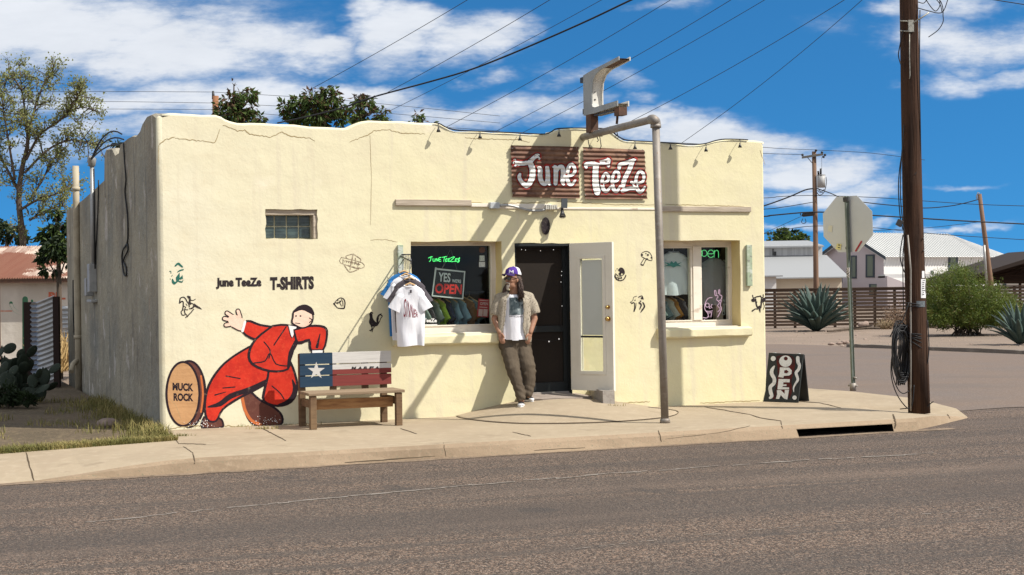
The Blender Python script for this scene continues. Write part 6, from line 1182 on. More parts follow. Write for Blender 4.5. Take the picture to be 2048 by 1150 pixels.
m = MB(); m.tube([ap(x, y, Y3 - .16) for x, y in ((1974, 580), (1970, 520), (1968, 490))], .07, 8); m.build('conduit', M_GREYM, t); m = MB(); m.tube([ap(x, y, Y3 - .12) for x, y in ((1955, 400), (1953, 392), (1956, 385), (1959, 387))], .03, 6); m.build('weatherhead', M_GREYM, t)

# ------------------------------------------------------------------ overhead cables
def cable(label, pts, y0, y1, r):
    q = smoothline(pts, 4); m = MB(); n = len(q) - 1
    m.tube([ap(x, y, y0 + (y1 - y0) * i / n) for i, (x, y) in enumerate(q)], r, 6); m.build('overhead_cable', M_CABLE, label=label, cat='cable', group='overhead cables')
def sagl(a, b, s): return [(a[0] + (b[0] - a[0]) * i / 6, a[1] + (b[1] - a[1]) * i / 6 + 4 * s * (i / 6) * (1 - i / 6)) for i in range(7)]
cable('thick twisted black cable crossing the sky down to the shop roof', [(1330, -30), (1262, 0), (1180, 39), (1090, 79), (1000, 117), (930, 143), (850, 166), (790, 182), (740, 196), (680, 217), (620, 232), (555, 246)], 21, 29, .014)
M = [('thin cable, leftmost of those crossing the upper sky', (1000, -40), (600, 190), 4, 26, 34), ('thin cable meeting the thick twisted cable above the roof trees', (1180, -50), (765, 190), 5, 24, 34), ('faint cable just under the thick twisted cable', (1340, -78), (781, 221), 6, 28, 40), ('thin cable ending by the first parapet lamps', (1440, -62), (889, 256), 8, 26, 36), ('thin cable passing behind the top of the old sign frame', (1560, -62), (985, 266), 10, 26, 38), ('thin cable passing behind the middle of the old sign frame', (1620, -55), (1040, 268), 8, 28, 38), ('cable reaching the pipe elbow from the upper right', (1760, -46), (1235, 256), 10, 24, 36), ('cable, rightmost of those crossing the upper sky to the roof', (1800, -70), (1362, 287), 14, 24, 36)]
for lb, a, b_, s, y0, y1 in M: cable(lb, sagl(a, b_, s), y0, y1, .006)
cable('short black cable in the top right corner of the sky', sagl((1940, -8), (2080, 14), 0), 30, 30, .009)
for k, (ya, yb, yc, yd) in enumerate(((183, 184, 200, 232), (203, 206, 219, 246), (218, 219, 240, 262))):
    cable('thin level cable behind the left tree, ' + ('highest', 'middle', 'lowest')[k] + ' of three', [(-60, ya + 1), (200, ya), (426, yb)], 62, 56, .008); cable('thin level cable behind the roof trees, ' + ('highest', 'middle', 'lowest')[k] + ' of three', [(426, yb), (680, yc), (1000, yd)], 56, 60, .008)
for lb, pts, r in (('dark sagging cable from the distant pole to the shop corner', [(1150, 455), (1330, 452), (1500, 418), (1533, 410), (1580, 393), (1610, 380), (1628, 377)], .035), ('dark sagging cable from the distant pole past the road sign to the bare pole', [(1634, 377), (1660, 386), (1690, 398), (1740, 406), (1800, 412), (1850, 416), (1900, 412), (1930, 406), (1956, 399)], .024), ('thick level cable crossing the distant pole and the bare pole', [(1100, 450), (1500, 434), (1540, 431), (1627, 424), (1700, 428), (1800, 434), (1930, 442), (2090, 450)], .034), ('level cable below the transformer running right across the sky', [(1100, 408), (1500, 397), (1560, 393), (1630, 391), (1750, 395), (1850, 402), (1960, 409), (2090, 413)], .016), ('thin cable above the thick level one on the distant pole', [(1100, 445), (1500, 420), (1560, 415), (1628, 404)], .018), ('lower cable from the distant pole passing behind the thick pole', [(1100, 500), (1500, 470), (1560, 461), (1628, 452), (1740, 455), (1800, 461), (1900, 470), (2090, 482)], .016), ('thin slanting cable low at the shop corner', [(1380, 535), (1520, 470), (1560, 452), (1604, 432)], .012), ('thin cable rising to the bare pole', [(1720, 462), (1850, 456), (1956, 444)], .012),
                   ('top cable on the crossarm of the distant pole', [(1050, 270), (1480, 292), (1560, 297), (1632, 300), (1740, 306), (1850, 320)], .012), ('second cable on the crossarm of the distant pole', [(1050, 290), (1480, 305), (1560, 308), (1606, 309)], .012)):
    cable(lb, pts, Y2 - .2, Y2 - .2, r)

# ------------------------------------------------------------------ background buildings on the right
M_WHB = mat('white_render', (.66, .65, .635), .9, [(.5, (.60, .59, .57), .45, .65, .5, 3)]); M_LIL = mat('grey_and_shade_render', (.52, .46, .47), .9); M_ROOFW = mat('white_ribbed_roof', (.58, .58, .565), .6, metal=.1); M_ROOFG = mat('grey_metal_roof', (.30, .305, .31), .6, metal=.2); M_WDK = mat('dark_window_frame', (.05, .065, .08), .6); M_WGL = mat('greenish_window_glass', (.12, .15, .105), .25, spec=.6); M_BRNF = wood('fence_stain', (.070, .043, .028), (.034, .022, .015), rot=0, sc_=(.8, 8, 8)); M_CRB = mat('cream_render', (.60, .52, .41), .9)
HY = 108.0; c0 = ap(1768.5, 600, HY); c0 = V((c0.x, HY, -.19)); e1 = V((.82, .572, 0)); e2 = V((-.572, .82, 0)); GWd = 6.0; LL = 13.2
def hz(y, x=1768): return ap(x, y, HY).z
ez, rz = hz(507), hz(463)
t = thing('gabled_house', 'white house with a ribbed pale metal roof and a gable wall tinted grey-lilac for shade behind the fence', 'house', c0)
def hp(a, b, z): return V((c0.x, c0.y, 0)) + e1 * a + e2 * b + ZZ * z
m = MB(); m.mi = 0; m.poly([hp(0, 0, -.2), hp(LL, 0, -.2), hp(LL, 0, ez), hp(0, 0, ez)]); m.poly([hp(LL, 0, -.2), hp(LL, GWd, -.2), hp(LL, GWd, ez), hp(LL, 0, ez)]); m.poly([hp(0, GWd, -.2), hp(LL, GWd, -.2), hp(LL, GWd, ez), hp(0, GWd, ez)]); m.build('wall', M_WHB, t)
m = MB(); m.poly([hp(0, 0, -.2), hp(0, 0, ez), hp(0, GWd / 2, rz - .1), hp(0, GWd, ez), hp(0, GWd, -.2)]); m.build('gable_wall', M_LIL, t, label='gable end of the house with shade in its lilac tint')  # gable's shade put into its grey-lilac wall colour
m = MB(); ov = .5; sl = (rz - ez) / (GWd / 2)
for sg in (0, 1):
    b0 = -ov if sg == 0 else GWd + ov; z0 = ez - ov * sl; NR = 46
    for i in range(NR):
        a0 = -.35 + (LL + .9) * i / NR; a1 = a0 + (LL + .9) / NR * .68; a2 = -.35 + (LL + .9) * (i + 1) / NR
        def rr_(a, h):
            hip = max(0, (a - (LL - 2.6)) / 3.2); zt = rz - hip * (rz - ez) * .0; 
            return [hp(a, b0, z0 + h), hp(min(a, LL - 1.9 * 0 + 0) if a < LL - 2.4 else LL - 2.4, GWd / 2, rz + h)]
        p = rr_(a0, .0); q = rr_(a1, .0); r = rr_(a1 + .02, .07); s = rr_(a2, .07)
        m.poly([p[0], q[0], q[1], p[1]]) if (p[1] - q[1]).length > .01 else m.poly([p[0], q[0], p[1]])
        m.poly([q[0], r[0], r[1], q[1]]) if (r[1] - q[1]).length > .01 else m.poly([q[0], r[0], q[1]])
        m.poly([r[0], s[0], s[1], r[1]]) if (r[1] - s[1]).length > .01 else m.poly([r[0], s[0], r[1]])
    m.poly([hp(-.36, b0, z0 - .02), hp(-.36, GWd / 2, rz - .02), hp(-.36, GWd / 2, rz - .28), hp(-.36, b0, z0 - .25)])
m.poly([hp(LL + .55, -ov, ez - ov * sl), hp(LL + .55, GWd + ov, ez - ov * sl), hp(LL - 2.4, GWd / 2, rz)])
m.build('roof', M_ROOFW, t)
m = MB(); m.prism([hp(-.39, -ov, ez - ov * sl + .05), hp(-.39, GWd / 2, rz + .05), hp(-.39, GWd / 2, rz - .2), hp(-.39, -ov, ez - ov * sl - .2)], e1 * .03); m.prism([hp(-.39, GWd + ov, ez - ov * sl + .05), hp(-.39, GWd / 2, rz + .05), hp(-.39, GWd / 2, rz - .2), hp(-.39, GWd + ov, ez - ov * sl - .2)], e1 * .03); m.build('barge_board', M_WDK, t)
def hwin(x0, y0, x1, y1, face, nm='window'):
    P = c0 if face == 'g' else c0; Nn = e1 if face == 'g' else e2
    o = -.04; q = [pl(x, y, V((c0.x, c0.y, 0)) + Nn * o, Nn) for x, y in ((x0, y1), (x1, y1), (x1, y0), (x0, y0))]
    m = MB(); m.prism(q, Nn * .06); w = m.build(nm, M_WDK, t); m = MB(); dx = (x1 - x0) * .2; dy = (y1 - y0) * .06
    q = [pl(x, y, V((c0.x, c0.y, 0)) + Nn * (o - .01), Nn) for x, y in ((x0 + dx, y1 - dy), (x1 - dx, y1 - dy), (x1 - dx, y0 + dy), (x0 + dx, y0 + dy))]; m.prism(q, Nn * .005); m.build('pane', M_WGL, w)
hwin(1702, 511, 1713, 557, 'g'); hwin(1731, 509, 1749, 555, 'g'); hwin(1738, 568, 1757, 590, 'g'); hwin(1897, 508, 1916, 550, 'l'); hwin(1862, 541, 1867, 551, 'l')
m = MB(); bA = ap(1657, 580, HY + 3); bB = ap(1678, 580, HY + 3); zb0, zb1, zb2 = ap(1657, 578, HY).z, ap(1657, 565, HY).z, ap(1657, 543, HY).z
m.box(((bA + bB) / 2).xy.to_3d() + ZZ * zb1, V(((bB - bA).x / 2, 0, 0)), V((0, 1.2, 0)), ZZ * .06); m.box(V((bA.x, HY + 1.9, (zb2 - .2) / 2)), V((.05, 0, 0)), V((0, .05, 0)), ZZ * ((zb2 + .2) / 2)); 
for k in range(9): m.box(V((bA.x + (bB.x - bA.x) * k / 8, HY + 1.9, (zb1 + zb2) / 2)), V((.02, 0, 0)), V((0, .02, 0)), ZZ * (zb2 - zb1) / 2)
m.box(V(((bA.x + bB.x) / 2, HY + 1.9, zb2)), V(((bB - bA).x / 2, 0, 0)), V((0, .03, 0)), ZZ * .03); m.build('balcony', M_BLKM, t)
m = MB(); q0 = ap(1775, 600, HY - 4); q1 = ap(1812, 600, HY - 4); zt = ap(1775, 552, HY - 4).z; zt2 = ap(1812, 566, HY - 4).z
m.prism([V((q0.x, HY - 4, -.2)), V((q1.x, HY - 4, -.2)), V((q1.x, HY - 4, zt2)), V((q0.x, HY - 4, zt))], V((0, 3, 0))); m.build('lean_to', M_LIL, t)
m = MB(); q1 = ap(1880, 600, HY - 3); m.box(V(((q0.x + q1.x) / 2, HY - 2.4, zt + .0)), V(((q1.x - q0.x) / 2, 0, 0)), V((0, 1, 0)), ZZ * .12); m.build('porch_roof', M_ROOFW, t)
# metal building at the left of the house
BY = 98.0
t = thing('metal_building', 'long grey metal roofed building behind the fence beside the shop corner', 'building', V((ap(1590, 600, BY).x, BY, -.19)))
xa, xb = ap(1440, 600, BY).x, ap(1684, 600, BY).x
def bzz(y, d=0): return ap(1600, y, BY + d).z
m = MB(); m.mi = 0; m.box(V(((xa + xb) / 2, BY + 1.5, (bzz(556) - .2) / 2)), V(((xb - xa) / 2, 0, 0)), V((0, 1.5, 0)), ZZ * (bzz(556) + .2) / 2); m.build('wall', M_CRB, t)
m = MB(); z1, z2 = bzz(557, -1), bzz(513, 6)
m.prism([V((xa - .3, BY - .8, z1)), V((xb + .3, BY - .8, z1)), V((xb + .3, BY + 6, z2)), V((xa - .3, BY + 6, z2))], ZZ * .08); m.build('roof', M_ROOFG, t)
m = MB(); m.box(V(((xa + xb) / 2, BY + 7, (z2 + bzz(494, 6)) / 2)), V(((xb - xa) / 2, 0, 0)), V((0, 1, 0)), ZZ * (bzz(494, 6) - z2 + .3) / 2); m.build('clerestory', mat('ribbed_white_metal', (.60, .60, .59), .6, [((9, 9, .01), (.45, .45, .45), .5, .56, .6, 0)]), t)
m = MB(); m.prism([V((xa, BY + 5.4, bzz(495, 6))), V((xb, BY + 5.4, bzz(495, 6))), V((xb, BY + 11, bzz(483, 10))), V((xa, BY + 11, bzz(483, 10)))], ZZ * .1); m.build('upper_roof', M_ROOFG, t)
x0, x1 = ap(1500, 600, BY - 3).x, ap(1553, 600, BY - 3).x; m = MB(); m.box(V(((x0 + x1) / 2, BY - 2, (bzz(553, -3) - .2) / 2)), V(((x1 - x0) / 2, 0, 0)), V((0, 1, 0)), ZZ * (bzz(553, -3) + .2) / 2); m.build('annex', M_WHB, t)
m = MB(); m.box(V(((x0 + x1) / 2 + .1, BY - 2.2, bzz(551.5, -3))), V(((x1 - x0) / 2 + .2, 0, 0)), V((0, 1.5, 0)), ZZ * .04); m.build('annex_roof', M_ROOFG, t)
m = MB(); m.tube([V((ap(1545, 500, BY + 6).x, BY + 5.8, bzz(497, 6))), V((ap(1545, 500, BY + 6).x, BY + 5.8, bzz(510, 6)))], .04, 6); m.box(V((ap(1548.5, 500, BY + 6).x, BY + 5.7, bzz(506.5, 6))), V((.07, 0, 0)), V((0, .07, 0)), ZZ * .14); m.build('wall_lamp', M_BLKM, t)
# low white building and dark carport at the far right
LY = 118.0
t = thing('low_white_building', 'low white building glimpsed under the dark carport roof', 'building', V((ap(1950, 600, LY).x, LY, -.19)))
xa, xb = ap(1830, 600, LY).x, ap(2300, 600, LY).x; zt = ap(1950, 566, LY).z
m = MB(); m.box(V(((xa + xb) / 2, LY + 2, (zt - .2) / 2)), V(((xb - xa) / 2, 0, 0)), V((0, 2, 0)), ZZ * (zt + .2) / 2); m.build('wall', M_WHB, t)
m = MB(); m.box(V(((xa + xb) / 2, LY + 1.8, zt + .06)), V(((xb - xa) / 2 + .2, 0, 0)), V((0, 2.3, 0)), ZZ * .06); m.build('roof', M_ROOFW, t)
for x in (1880, 1998, 2009): p = ap(x, 573, LY - .02); m = MB(); m.box(p, V((.14, 0, 0)), V((0, .03, 0)), ZZ * .22); m.build('window', M_WDK, t)
KY = 84.0
t = thing('carport', 'dark brown timber carport roof sloping up at the right edge', 'carport', V((ap(2000, 600, KY).x, KY, -.19)))
def kp(x, y, d=0): return ap(x, y, KY + d)
M_DKB = mat('dark_brown_boards', (.035, .019, .013), .9, [((.6, 6, 6), (.065, .035, .022), .48, .62, .8, 3)]); tip = kp(1866, 567); top = kp(2075, 501); lo = kp(2075, 566)
m = MB(); m.loft([[tip + V((0, -3, 0)), tip + V((0, 5, .0))], [top + V((0, -3, 0)), top + V((0, 5, 0))], [top + V((9, -3, -.6)), top + V((9, 5, -.6))]], closed=False); m.loft([[tip + V((0, -3, -.12)), tip + V((0, 5, -.12))], [top + V((0, -3, -.2)), top + V((0, 5, -.2))], [top + V((9, -3, -.8)), top + V((9, 5, -.8))]], closed=False)
m.prism([tip + V((-.05, -3.02, -.13)), tip + V((0, -3.02, .02)), top + V((0, -3.02, .02)), top + V((0, -3.02, -.24))], V((0, -.06, 0))); m.build('roof', mat('carport_roof_edge', (.028, .018, .014), .9), t)
m = MB(); m.prism([kp(1868, 569, .5), kp(1880, 566, .5), kp(2080, 508, .5), kp(2080, 567, .5), kp(1996, 567, .5), kp(1960, 568, .5)], V((0, .1, 0))); m.build('boarded_gable', M_DKB, t)
for k in range(4): a = kp(1930 + k * 34, 566 - k * 4 - 6, .46); c_ = kp(2080, 545 - k * 12, .46); m = MB(); m.tube([a, c_], .04, 4); m.build('rafter', M_DKB, t)
for x in (1997, 2040): p = kp(x, 567, .55); m = MB(); m.box(V((p.x, p.y, (p.z - .2) / 2)), V((.06, 0, 0)), V((0, .06, 0)), ZZ * (p.z + .2) / 2); m.build('post', M_DKB, t)
# slatted fence
FY = 61.0
t = thing('slat_fence', 'long brown fence of horizontal timber slats across the gravel lot', 'fence', V((ap(1780, 600, FY).x, FY, -.19)))
xa, xb = ap(1150, 600, FY).x, ap(2230, 600, FY).x; z1 = ap(1700, 577, FY).z
NS = 11; ph = (z1 + .15) / NS; m = MB(); r2 = random.Random(3)
nb = 9
for i in range(NS):
    for k in range(nb):
        a = xa + (xb - xa) * k / nb; c_ = xa + (xb - xa) * (k + 1) / nb; z = -.13 + ph * i + ph * .5; g = .36 if k > 1 else .44
        m.box(V(((a + c_) / 2, FY + r2.uniform(-.01, .01), z + r2.uniform(-.008, .008))), V(((c_ - a) / 2 - .01, 0, r2.uniform(-.006, .006))), V((0, .012, 0)), ZZ * ph * g)
m.build('slats', M_BRNF, t)
for k in range(nb * 3 + 1): x = xa + (xb - xa) * k / (nb * 3); m = MB(); m.box(V((x, FY + .06, z1 / 2 - .1)), V((.05, 0, 0)), V((0, .045, 0)), ZZ * (z1 / 2 + .1)); m.build('post', M_BRNF, t)
m = MB(); m.box(V(((xa + xb) / 2, FY + .02, z1 + .02)), V(((xb - xa) / 2, 0, 0)), V((0, .06, 0)), ZZ * .02); m.build('cap_rail', M_BRNF, t)
# low kerb in front of the gravel lot, with rubble at its end
m = MB(); pts = [gp(x, y, -.15) for x, y in ((1695, 695), (1760, 697), (1860, 701), (1960, 705), (2060, 709), (2300, 718))]
m.loft([[p + V((0, 0, -.05)), p + V((0, .0, .09 + .012 * math.sin(i * 2.3))), p + V((0, .13, .10)), p + V((0, .14, -.05))] for i, p in enumerate([pts[0].lerp(pts[1], k / 4) for k in range(4)] + [pts[1].lerp(pts[2], k / 4) for k in range(4)] + pts[2:])], closed=False, capa=True); m.build('low_kerb', mat('grey_kerb', (.16, .135, .115), .95, [(3, (.24, .205, .175), .5, .65, .8, 4)], [(12, .6, .03, 3)]), kind='structure')
M_ROCK = mat('pinkish_rock', (.30, .225, .185), .95, [(7, (.19, .14, .12), .45, .65, .8, 4)], [(14, .8, .03, 4)])
def rock(label, x, y, w, h, z=-.17, nm='rock', gr=None, m_=None):
    c = gp(x, y, z); s = c.y / FPX; m = MB(); m.ell(c + ZZ * h * s * .42, V((w * s / 2, 0, 0)), V((0, w * s * .35, 0)), ZZ * h * s * .55, 12, 8); sd = rnd.uniform(0, 99)
    for i, v in enumerate(m.v): d = v - c; m.v[i] = c + d * (1 + .32 * mnoise.noise(d * (2.2 / (w * s)) + V((sd, sd, 0))))
    m.build(nm, m_ or M_ROCK, label=label, cat='rock', group=gr)
rock('round pinkish rock in front of the slat fence, right of the big agave', 1727, 655, 20, 13); rock('flat pale rock before the dry brush pile', 1765, 655, 27, 8, m_=mat('pale_stone', (.42, .35, .28), .95, [(7, (.3, .24, .19), .45, .65, .8, 4)]))
for k, (x, y, w, h) in enumerate(((1662, 690, 15, 5), (1678, 689, 13, 6), (1690, 688, 17, 7), (1703, 684, 10, 4), (1685, 693, 9, 3))): rock('broken kerb rubble by the end of the low kerb', x, y, w, h, -.15, gr='kerb rubble', nm='rubble')
c = gp(1873, 655, -.17); m = MB(); s = c.y / FPX; m.smooth = True
m.tube([c + V(((x) * s, .1 * math.sin(x * .3), (5 + 1.4 * math.sin(x * .21)) * s)) for x in range(-38, 33, 5)], [(5.2 + .7 * math.sin(x * .5) + (1.2 if x > 14 else 0)) * s for x in range(-38, 33, 5)], 12); m.tube([c + V((18 * s, -4.5 * s, 8 * s)), c + V((18 * s, -7.5 * s, 9 * s))], [2.4 * s, 1.3 * s], 8)
m.build('log', mat('bleached_log', (.42, .34, .26), .9, [((2, 9, 9), (.25, .19, .14), .48, .65, .8, 4)], [((2, 12, 12), .6, .02, 4)]), label='bleached log lying on the gravel behind the thick pole', cat='log')

# ------------------------------------------------------------------ plants
def leafmat(name, a, b_, c=None, tr=.25): return mat(name, a, .6, [(3.5, b_, .42, .62, .9, 3), (11, c or tuple(x * .5 for x in a), .52, .68, .7, 2)], spec=.25, trans=tr)
L_LIGHT = leafmat('spring_leaf', (.22, .235, .075), (.15, .18, .055), (.32, .32, .13), .4); L_MID = leafmat('green_leaf', (.085, .13, .03), (.05, .09, .022), (.14, .175, .05), .35); L_LIGHT2 = leafmat('pale_spring_leaf', (.28, .285, .11), (.20, .22, .08), (.36, .36, .17), .4); L_DARK = leafmat('dark_leaf', (.025, .042, .014), (.014, .026, .01)); L_RED = leafmat('reddish_leaf', (.10, .052, .028), (.06, .05, .022)); L_BUSH = leafmat('feathery_green', (.125, .165, .026), (.075, .115, .02), (.18, .18, .04), .3); M_BARK = mat('grey_bark', (.10, .075, .055), .9, [((12, 12, 2), (.05, .038, .03), .45, .65, .8, 4)], [((14, 14, 3), .6, .02, 3)])
def leaf(mb, p, d, l, w, r):
    d = d.normalized(); s = d.orthogonal().normalized(); s = (Matrix.Rotation(r.uniform(0, 6.28), 3, d) @ s); q = d.cross(s) * l * .12
    k = mb.add([p, p + d * l * .45 + s * w + q, p + d * l, p + d * l * .45 - s * w + q]); mb.face((k, k + 1, k + 2, k + 3))
def rv(r): return V((r.gauss(0, 1), r.gauss(0, 1), r.gauss(0, 1))).normalized()
def clumptree(label, Y, base, trunk, clumps, n, ls, lw, mats, seed, droop=.3, name='tree', grp=None, r0=.12, shell=.55, parent_cat='tree', yspread=1.0):
    """clumps: (px x, px y, px r, squash); trunk: px polyline from the ground up; every clump gets a limb and a cloud of leaves"""
    r = random.Random(seed); g = V((ap(base[0], base[1], Y).x, Y, -.19)); t = thing(name, label, parent_cat, g, grp); tk = MB()
    pts = [g - ZZ * .1] + [ap(x, y, Y) for x, y in trunk]; tk.tube([V(p) for p in smoothline([tuple(p) for p in pts], 3)], [r0 * (1 - .7 * i / (3 * (len(pts) - 1))) for i in range(3 * (len(pts) - 1) + 1)], 8)
    cr = MB(); s = Y / FPX
    for (x, y, pr, sq) in clumps:
        c = ap(x, y, Y + r.uniform(-1, 1) * pr * s * .9 * yspread); R = pr * s; f = min(pts[1:], key=lambda q: (q - (c - ZZ * R * 1.2)).length); mid = f.lerp(c, .55) + rv(r) * R * .25
        tk.tube([f, mid, c, c + rv(r) * R * .5], [r0 * .34, r0 * .22, r0 * .12, r0 * .05], 5)
        for k in range(5):
            d = rv(r); d.z = abs(d.z) * .6; tk.tube([c - ZZ * R * .2, c + d * R * .5, c + V((d.x, d.y, d.z * sq)) * R * .95], [r0 * .1, r0 * .07, r0 * .03], 4)
        for i in range(int(n * 1.6 * (pr / 20) ** 2)):
            d = rv(r); rad = R * (shell + (1 - shell) * r.random()) * (r.random() ** .22) * (1 + .22 * mnoise.noise(d * 2.3 + c)); p = c + V((d.x, d.y, d.z * sq)) * rad
            if mnoise.noise(p * 4.5 + V((seed, 0, 0))) < -.10 or mnoise.noise(p * (1.6 / max(R, .3)) + V((seed, 0, 0))) < -.2: continue
            dd = (d + rv(r) * .8 - ZZ * droop * 2); cr.mi = 0 if r.random() < .8 or len(mats) < 2 else 1
            if len(mats) > 1 and d.z > .45 and r.random() < .4: cr.mi = 1
            leaf(cr, p, dd, ls * r.uniform(.7, 1.3), lw * r.uniform(.8, 1.2), r)
    tk.build('trunk', M_BARK, t); cr.build('crown', mats, t); return t
# trees behind the roof
TY = 36
clumptree('reddish tipped tree behind the left end of the roof, beside a brown post', TY, (470, 560), [(470, 400), (466, 300), (470, 230)], [(462, 205, 22, 1), (480, 185, 20, .9), (452, 222, 24, 1), (502, 190, 15, .9), (505, 215, 14, 1), (470, 232, 28, .8), (496, 236, 20, .8), (440, 228, 16, 1), (468, 170, 9, 1), (520, 240, 12, .8)], 150, .15, .032, [L_MID, L_RED], 3, .45, grp='trees behind the roof', yspread=.6)
clumptree('wide dark leaved tree behind the middle of the roof', TY, (640, 560), [(640, 400), (636, 300), (640, 240)], [(600, 210, 26, .9), (625, 198, 24, .9), (650, 195, 24, .9), (665, 215, 26, 1), (635, 225, 30, .9), (590, 228, 24, .9), (672, 190, 14, 1), (645, 180, 13, .9), (605, 240, 24, .7), (680, 235, 18, 1), (640, 245, 24, .7), (570, 215, 12, 1)], 150, .16, .034, [L_MID, L_RED], 5, .45, grp='trees behind the roof', yspread=.6)
clumptree('narrow dark leaved tree right of the wide one behind the roof', TY + 1, (720, 560), [(720, 400), (722, 300), (722, 235)], [(718, 195, 15, 1.1), (735, 205, 18, 1), (712, 218, 20, 1), (738, 228, 20, 1), (720, 240, 24, .8), (748, 225, 10, 1), (708, 190, 8, 1)], 150, .15, .032, [L_MID, L_RED], 7, .45, grp='trees behind the roof', yspread=.6)
clumptree('small leafy top just right of the narrow tree behind the roof', TY + 1, (766, 560), [(766, 400), (767, 300), (767, 240)], [(768, 222, 11, 1.1), (762, 235, 13, 1), (775, 238, 10, .8)], 170, .14, .03, [L_MID, L_RED], 9, .45, grp='trees behind the roof', r0=.06, yspread=.6)
clumptree('smallest leafy top behind the roof, left of the first parapet lamp', TY, (835, 560), [(835, 400), (836, 300), (836, 245)], [(836, 232, 11, 1), (828, 240, 9, 1), (845, 241, 9, .8), (862, 247, 6, .6)], 170, .14, .03, [L_MID, L_RED], 11, .45, grp='trees behind the roof', r0=.05, yspread=.6)
clumptree('tiny leafy tuft above the stepped side wall', 33, (238, 560), [(236, 400), (234, 310)], [(233, 288, 8, .8), (238, 294, 7, .8)], 200, .13, .024, [L_DARK], 12, .3, r0=.04, yspread=.5)
t = thing('wooden_post', 'short brown post top behind the roof at the left', 'post', V((ap(430, 560, 40).x, 40, -.19)))
m = MB(); m.tube([V((ap(430, 560, 40).x, 40, -.2)), ap(432, 300, 40), ap(431, 192, 40)], .085, 10); m.build('shaft', mat('orange_brown_wood', (.26, .12, .06), .9, [((6, 6, 1), (.15, .07, .04), .45, .65, .7, 3)]), t); m = MB(); m.tube([ap(427, 198, 40), ap(426, 182, 40)], [.05, .03], 6); m.build('insulator', M_BLKM, t)
# tall sparse tree at the left
def sparsetree(label, Y, base, limbs, twigs, ls, lw, mats, seed, per=9, r0=.2):
    r = random.Random(seed); g = V((ap(base[0], base[1], Y).x, Y, -.19)); t = thing('tree', label, 'tree', g); tk = MB(); cr = MB(); s = Y / FPX
    for li, (pts, w0, w1, tw, zone) in enumerate(limbs):
        q = smoothline(pts, 5); n = len(q); dz = 0; P = []
        for i, (x, y) in enumerate(q): P.append(ap(x, y, Y + (0 if li == 0 else (r.uniform(-.1, .1) + (i / n) * zone))))
        if li == 0: P = [g - ZZ * .1] + P
        tk.tube(P, [w0 + (w1 - w0) * i / (len(P) - 1) for i in range(len(P))], 7)
        for k in range(tw):
            i = int((.15 + .85 * r.random()) * (len(P) - 1)); p = P[i]; ax = (P[min(i + 1, len(P) - 1)] - P[max(i - 1, 0)]).normalized(); d = (ax * .5 + rv(r) * .9 + ZZ * .25).normalized(); L = r.uniform(14, 46) * s
            e = p + d * L; md = p.lerp(e, .5) + rv(r) * L * .08; tk.tube([p, md, e], [.022, .014, .006], 4)
            ends = [(p.lerp(e, u), d) for u in (.45, .7, .9, 1)]
            for m_ in range(3):
                d2 = (d + rv(r) * .9).normalized(); b0 = p.lerp(e, r.uniform(.35, .9)); e2_ = b0 + d2 * L * r.uniform(.3, .55); tk.tube([b0, e2_], [.01, .004], 3); ends += [(b0.lerp(e2_, .6), d2), (e2_, d2)]
            for (c, dd) in ends:
                for m_ in range(per // 2 + int(r.random() * per * .6)): cr.mi = 0 if r.random() < .7 else 1; leaf(cr, c + rv(r) * .13, dd * .4 + rv(r) - ZZ * .2, ls * r.uniform(.6, 1.3), lw * r.uniform(.8, 1.2), r)
    tk.build('trunk', M_BARK, t); cr.build('crown', mats, t)
sparsetree('tall thin spring leaved tree rising behind the rusty roofed shed', 50, (50, 600), [([(50, 560), (46, 480), (38, 400), (44, 340), (55, 290), (56, 240)], .13, .05, 20, 0), ([(56, 300), (52, 240), (44, 180), (38, 125)], .05, .012, 34, .8), ([(52, 320), (80, 270), (120, 240), (150, 205), (165, 175)], .05, .01, 42, -.8), ([(50, 345), (95, 300), (140, 280), (175, 285), (205, 290)], .045, .01, 36, 1.2), ([(120, 240), (160, 215), (200, 225)], .03, .01, 22, .5), ([(58, 260), (75, 200), (90, 165), (105, 150)], .05, .01, 30, 1), ([(42, 390), (15, 340), (-10, 290), (-30, 250)], .06, .015, 44, .6), ([(40, 420), (75, 400), (120, 385), (150, 370)], .05, .012, 30, -1), ([(44, 180), (20, 150), (8, 180)], .03, .01, 16, .3), ([(60, 440), (95, 420), (130, 410)], .04, .01, 22, .5), ([(30, 360), (20, 300), (10, 240), (5, 210)], .05, .012, 34, -.6), ([(60, 400), (90, 350), (105, 320), (125, 300)], .04, .01, 28, 1.4)], 0, .085, .030, [L_LIGHT, L_LIGHT2], 21, 5)
clumptree('dark dense evergreen at the far left behind the shed', 62, (10, 590), [(12, 520), (14, 470)], [(5, 465, 24, .9), (30, 470, 22, .9), (-15, 455, 26, 1), (45, 480, 14, .8)], 260, .2, .06, [L_DARK], 23, .2, name='evergreen_tree')
clumptree('small dark bushy tree in front of the rusty shed roof', 32, (118, 600), [(118, 560), (116, 500), (112, 450)], [(108, 430, 18, 1), (122, 452, 24, .9), (100, 470, 22, .9), (130, 480, 22, .9), (112, 495, 28, .8), (92, 515, 18, .7), (135, 515, 20, .8), (100, 540, 18, .5), (82, 480, 12, .8)], 210, .15, .034, [L_DARK, L_MID], 25, .5, r0=.07)
clumptree('green tree behind the long grey metal building', 125, (1580, 600), [(1580, 560), (1580, 500)], [(1565, 468, 15, .8), (1590, 472, 16, .8), (1545, 476, 12, .8), (1575, 478, 18, .7), (1608, 478, 10, .7)], 280, .36, .14, [L_MID, L_DARK], 27, .1, r0=.2)
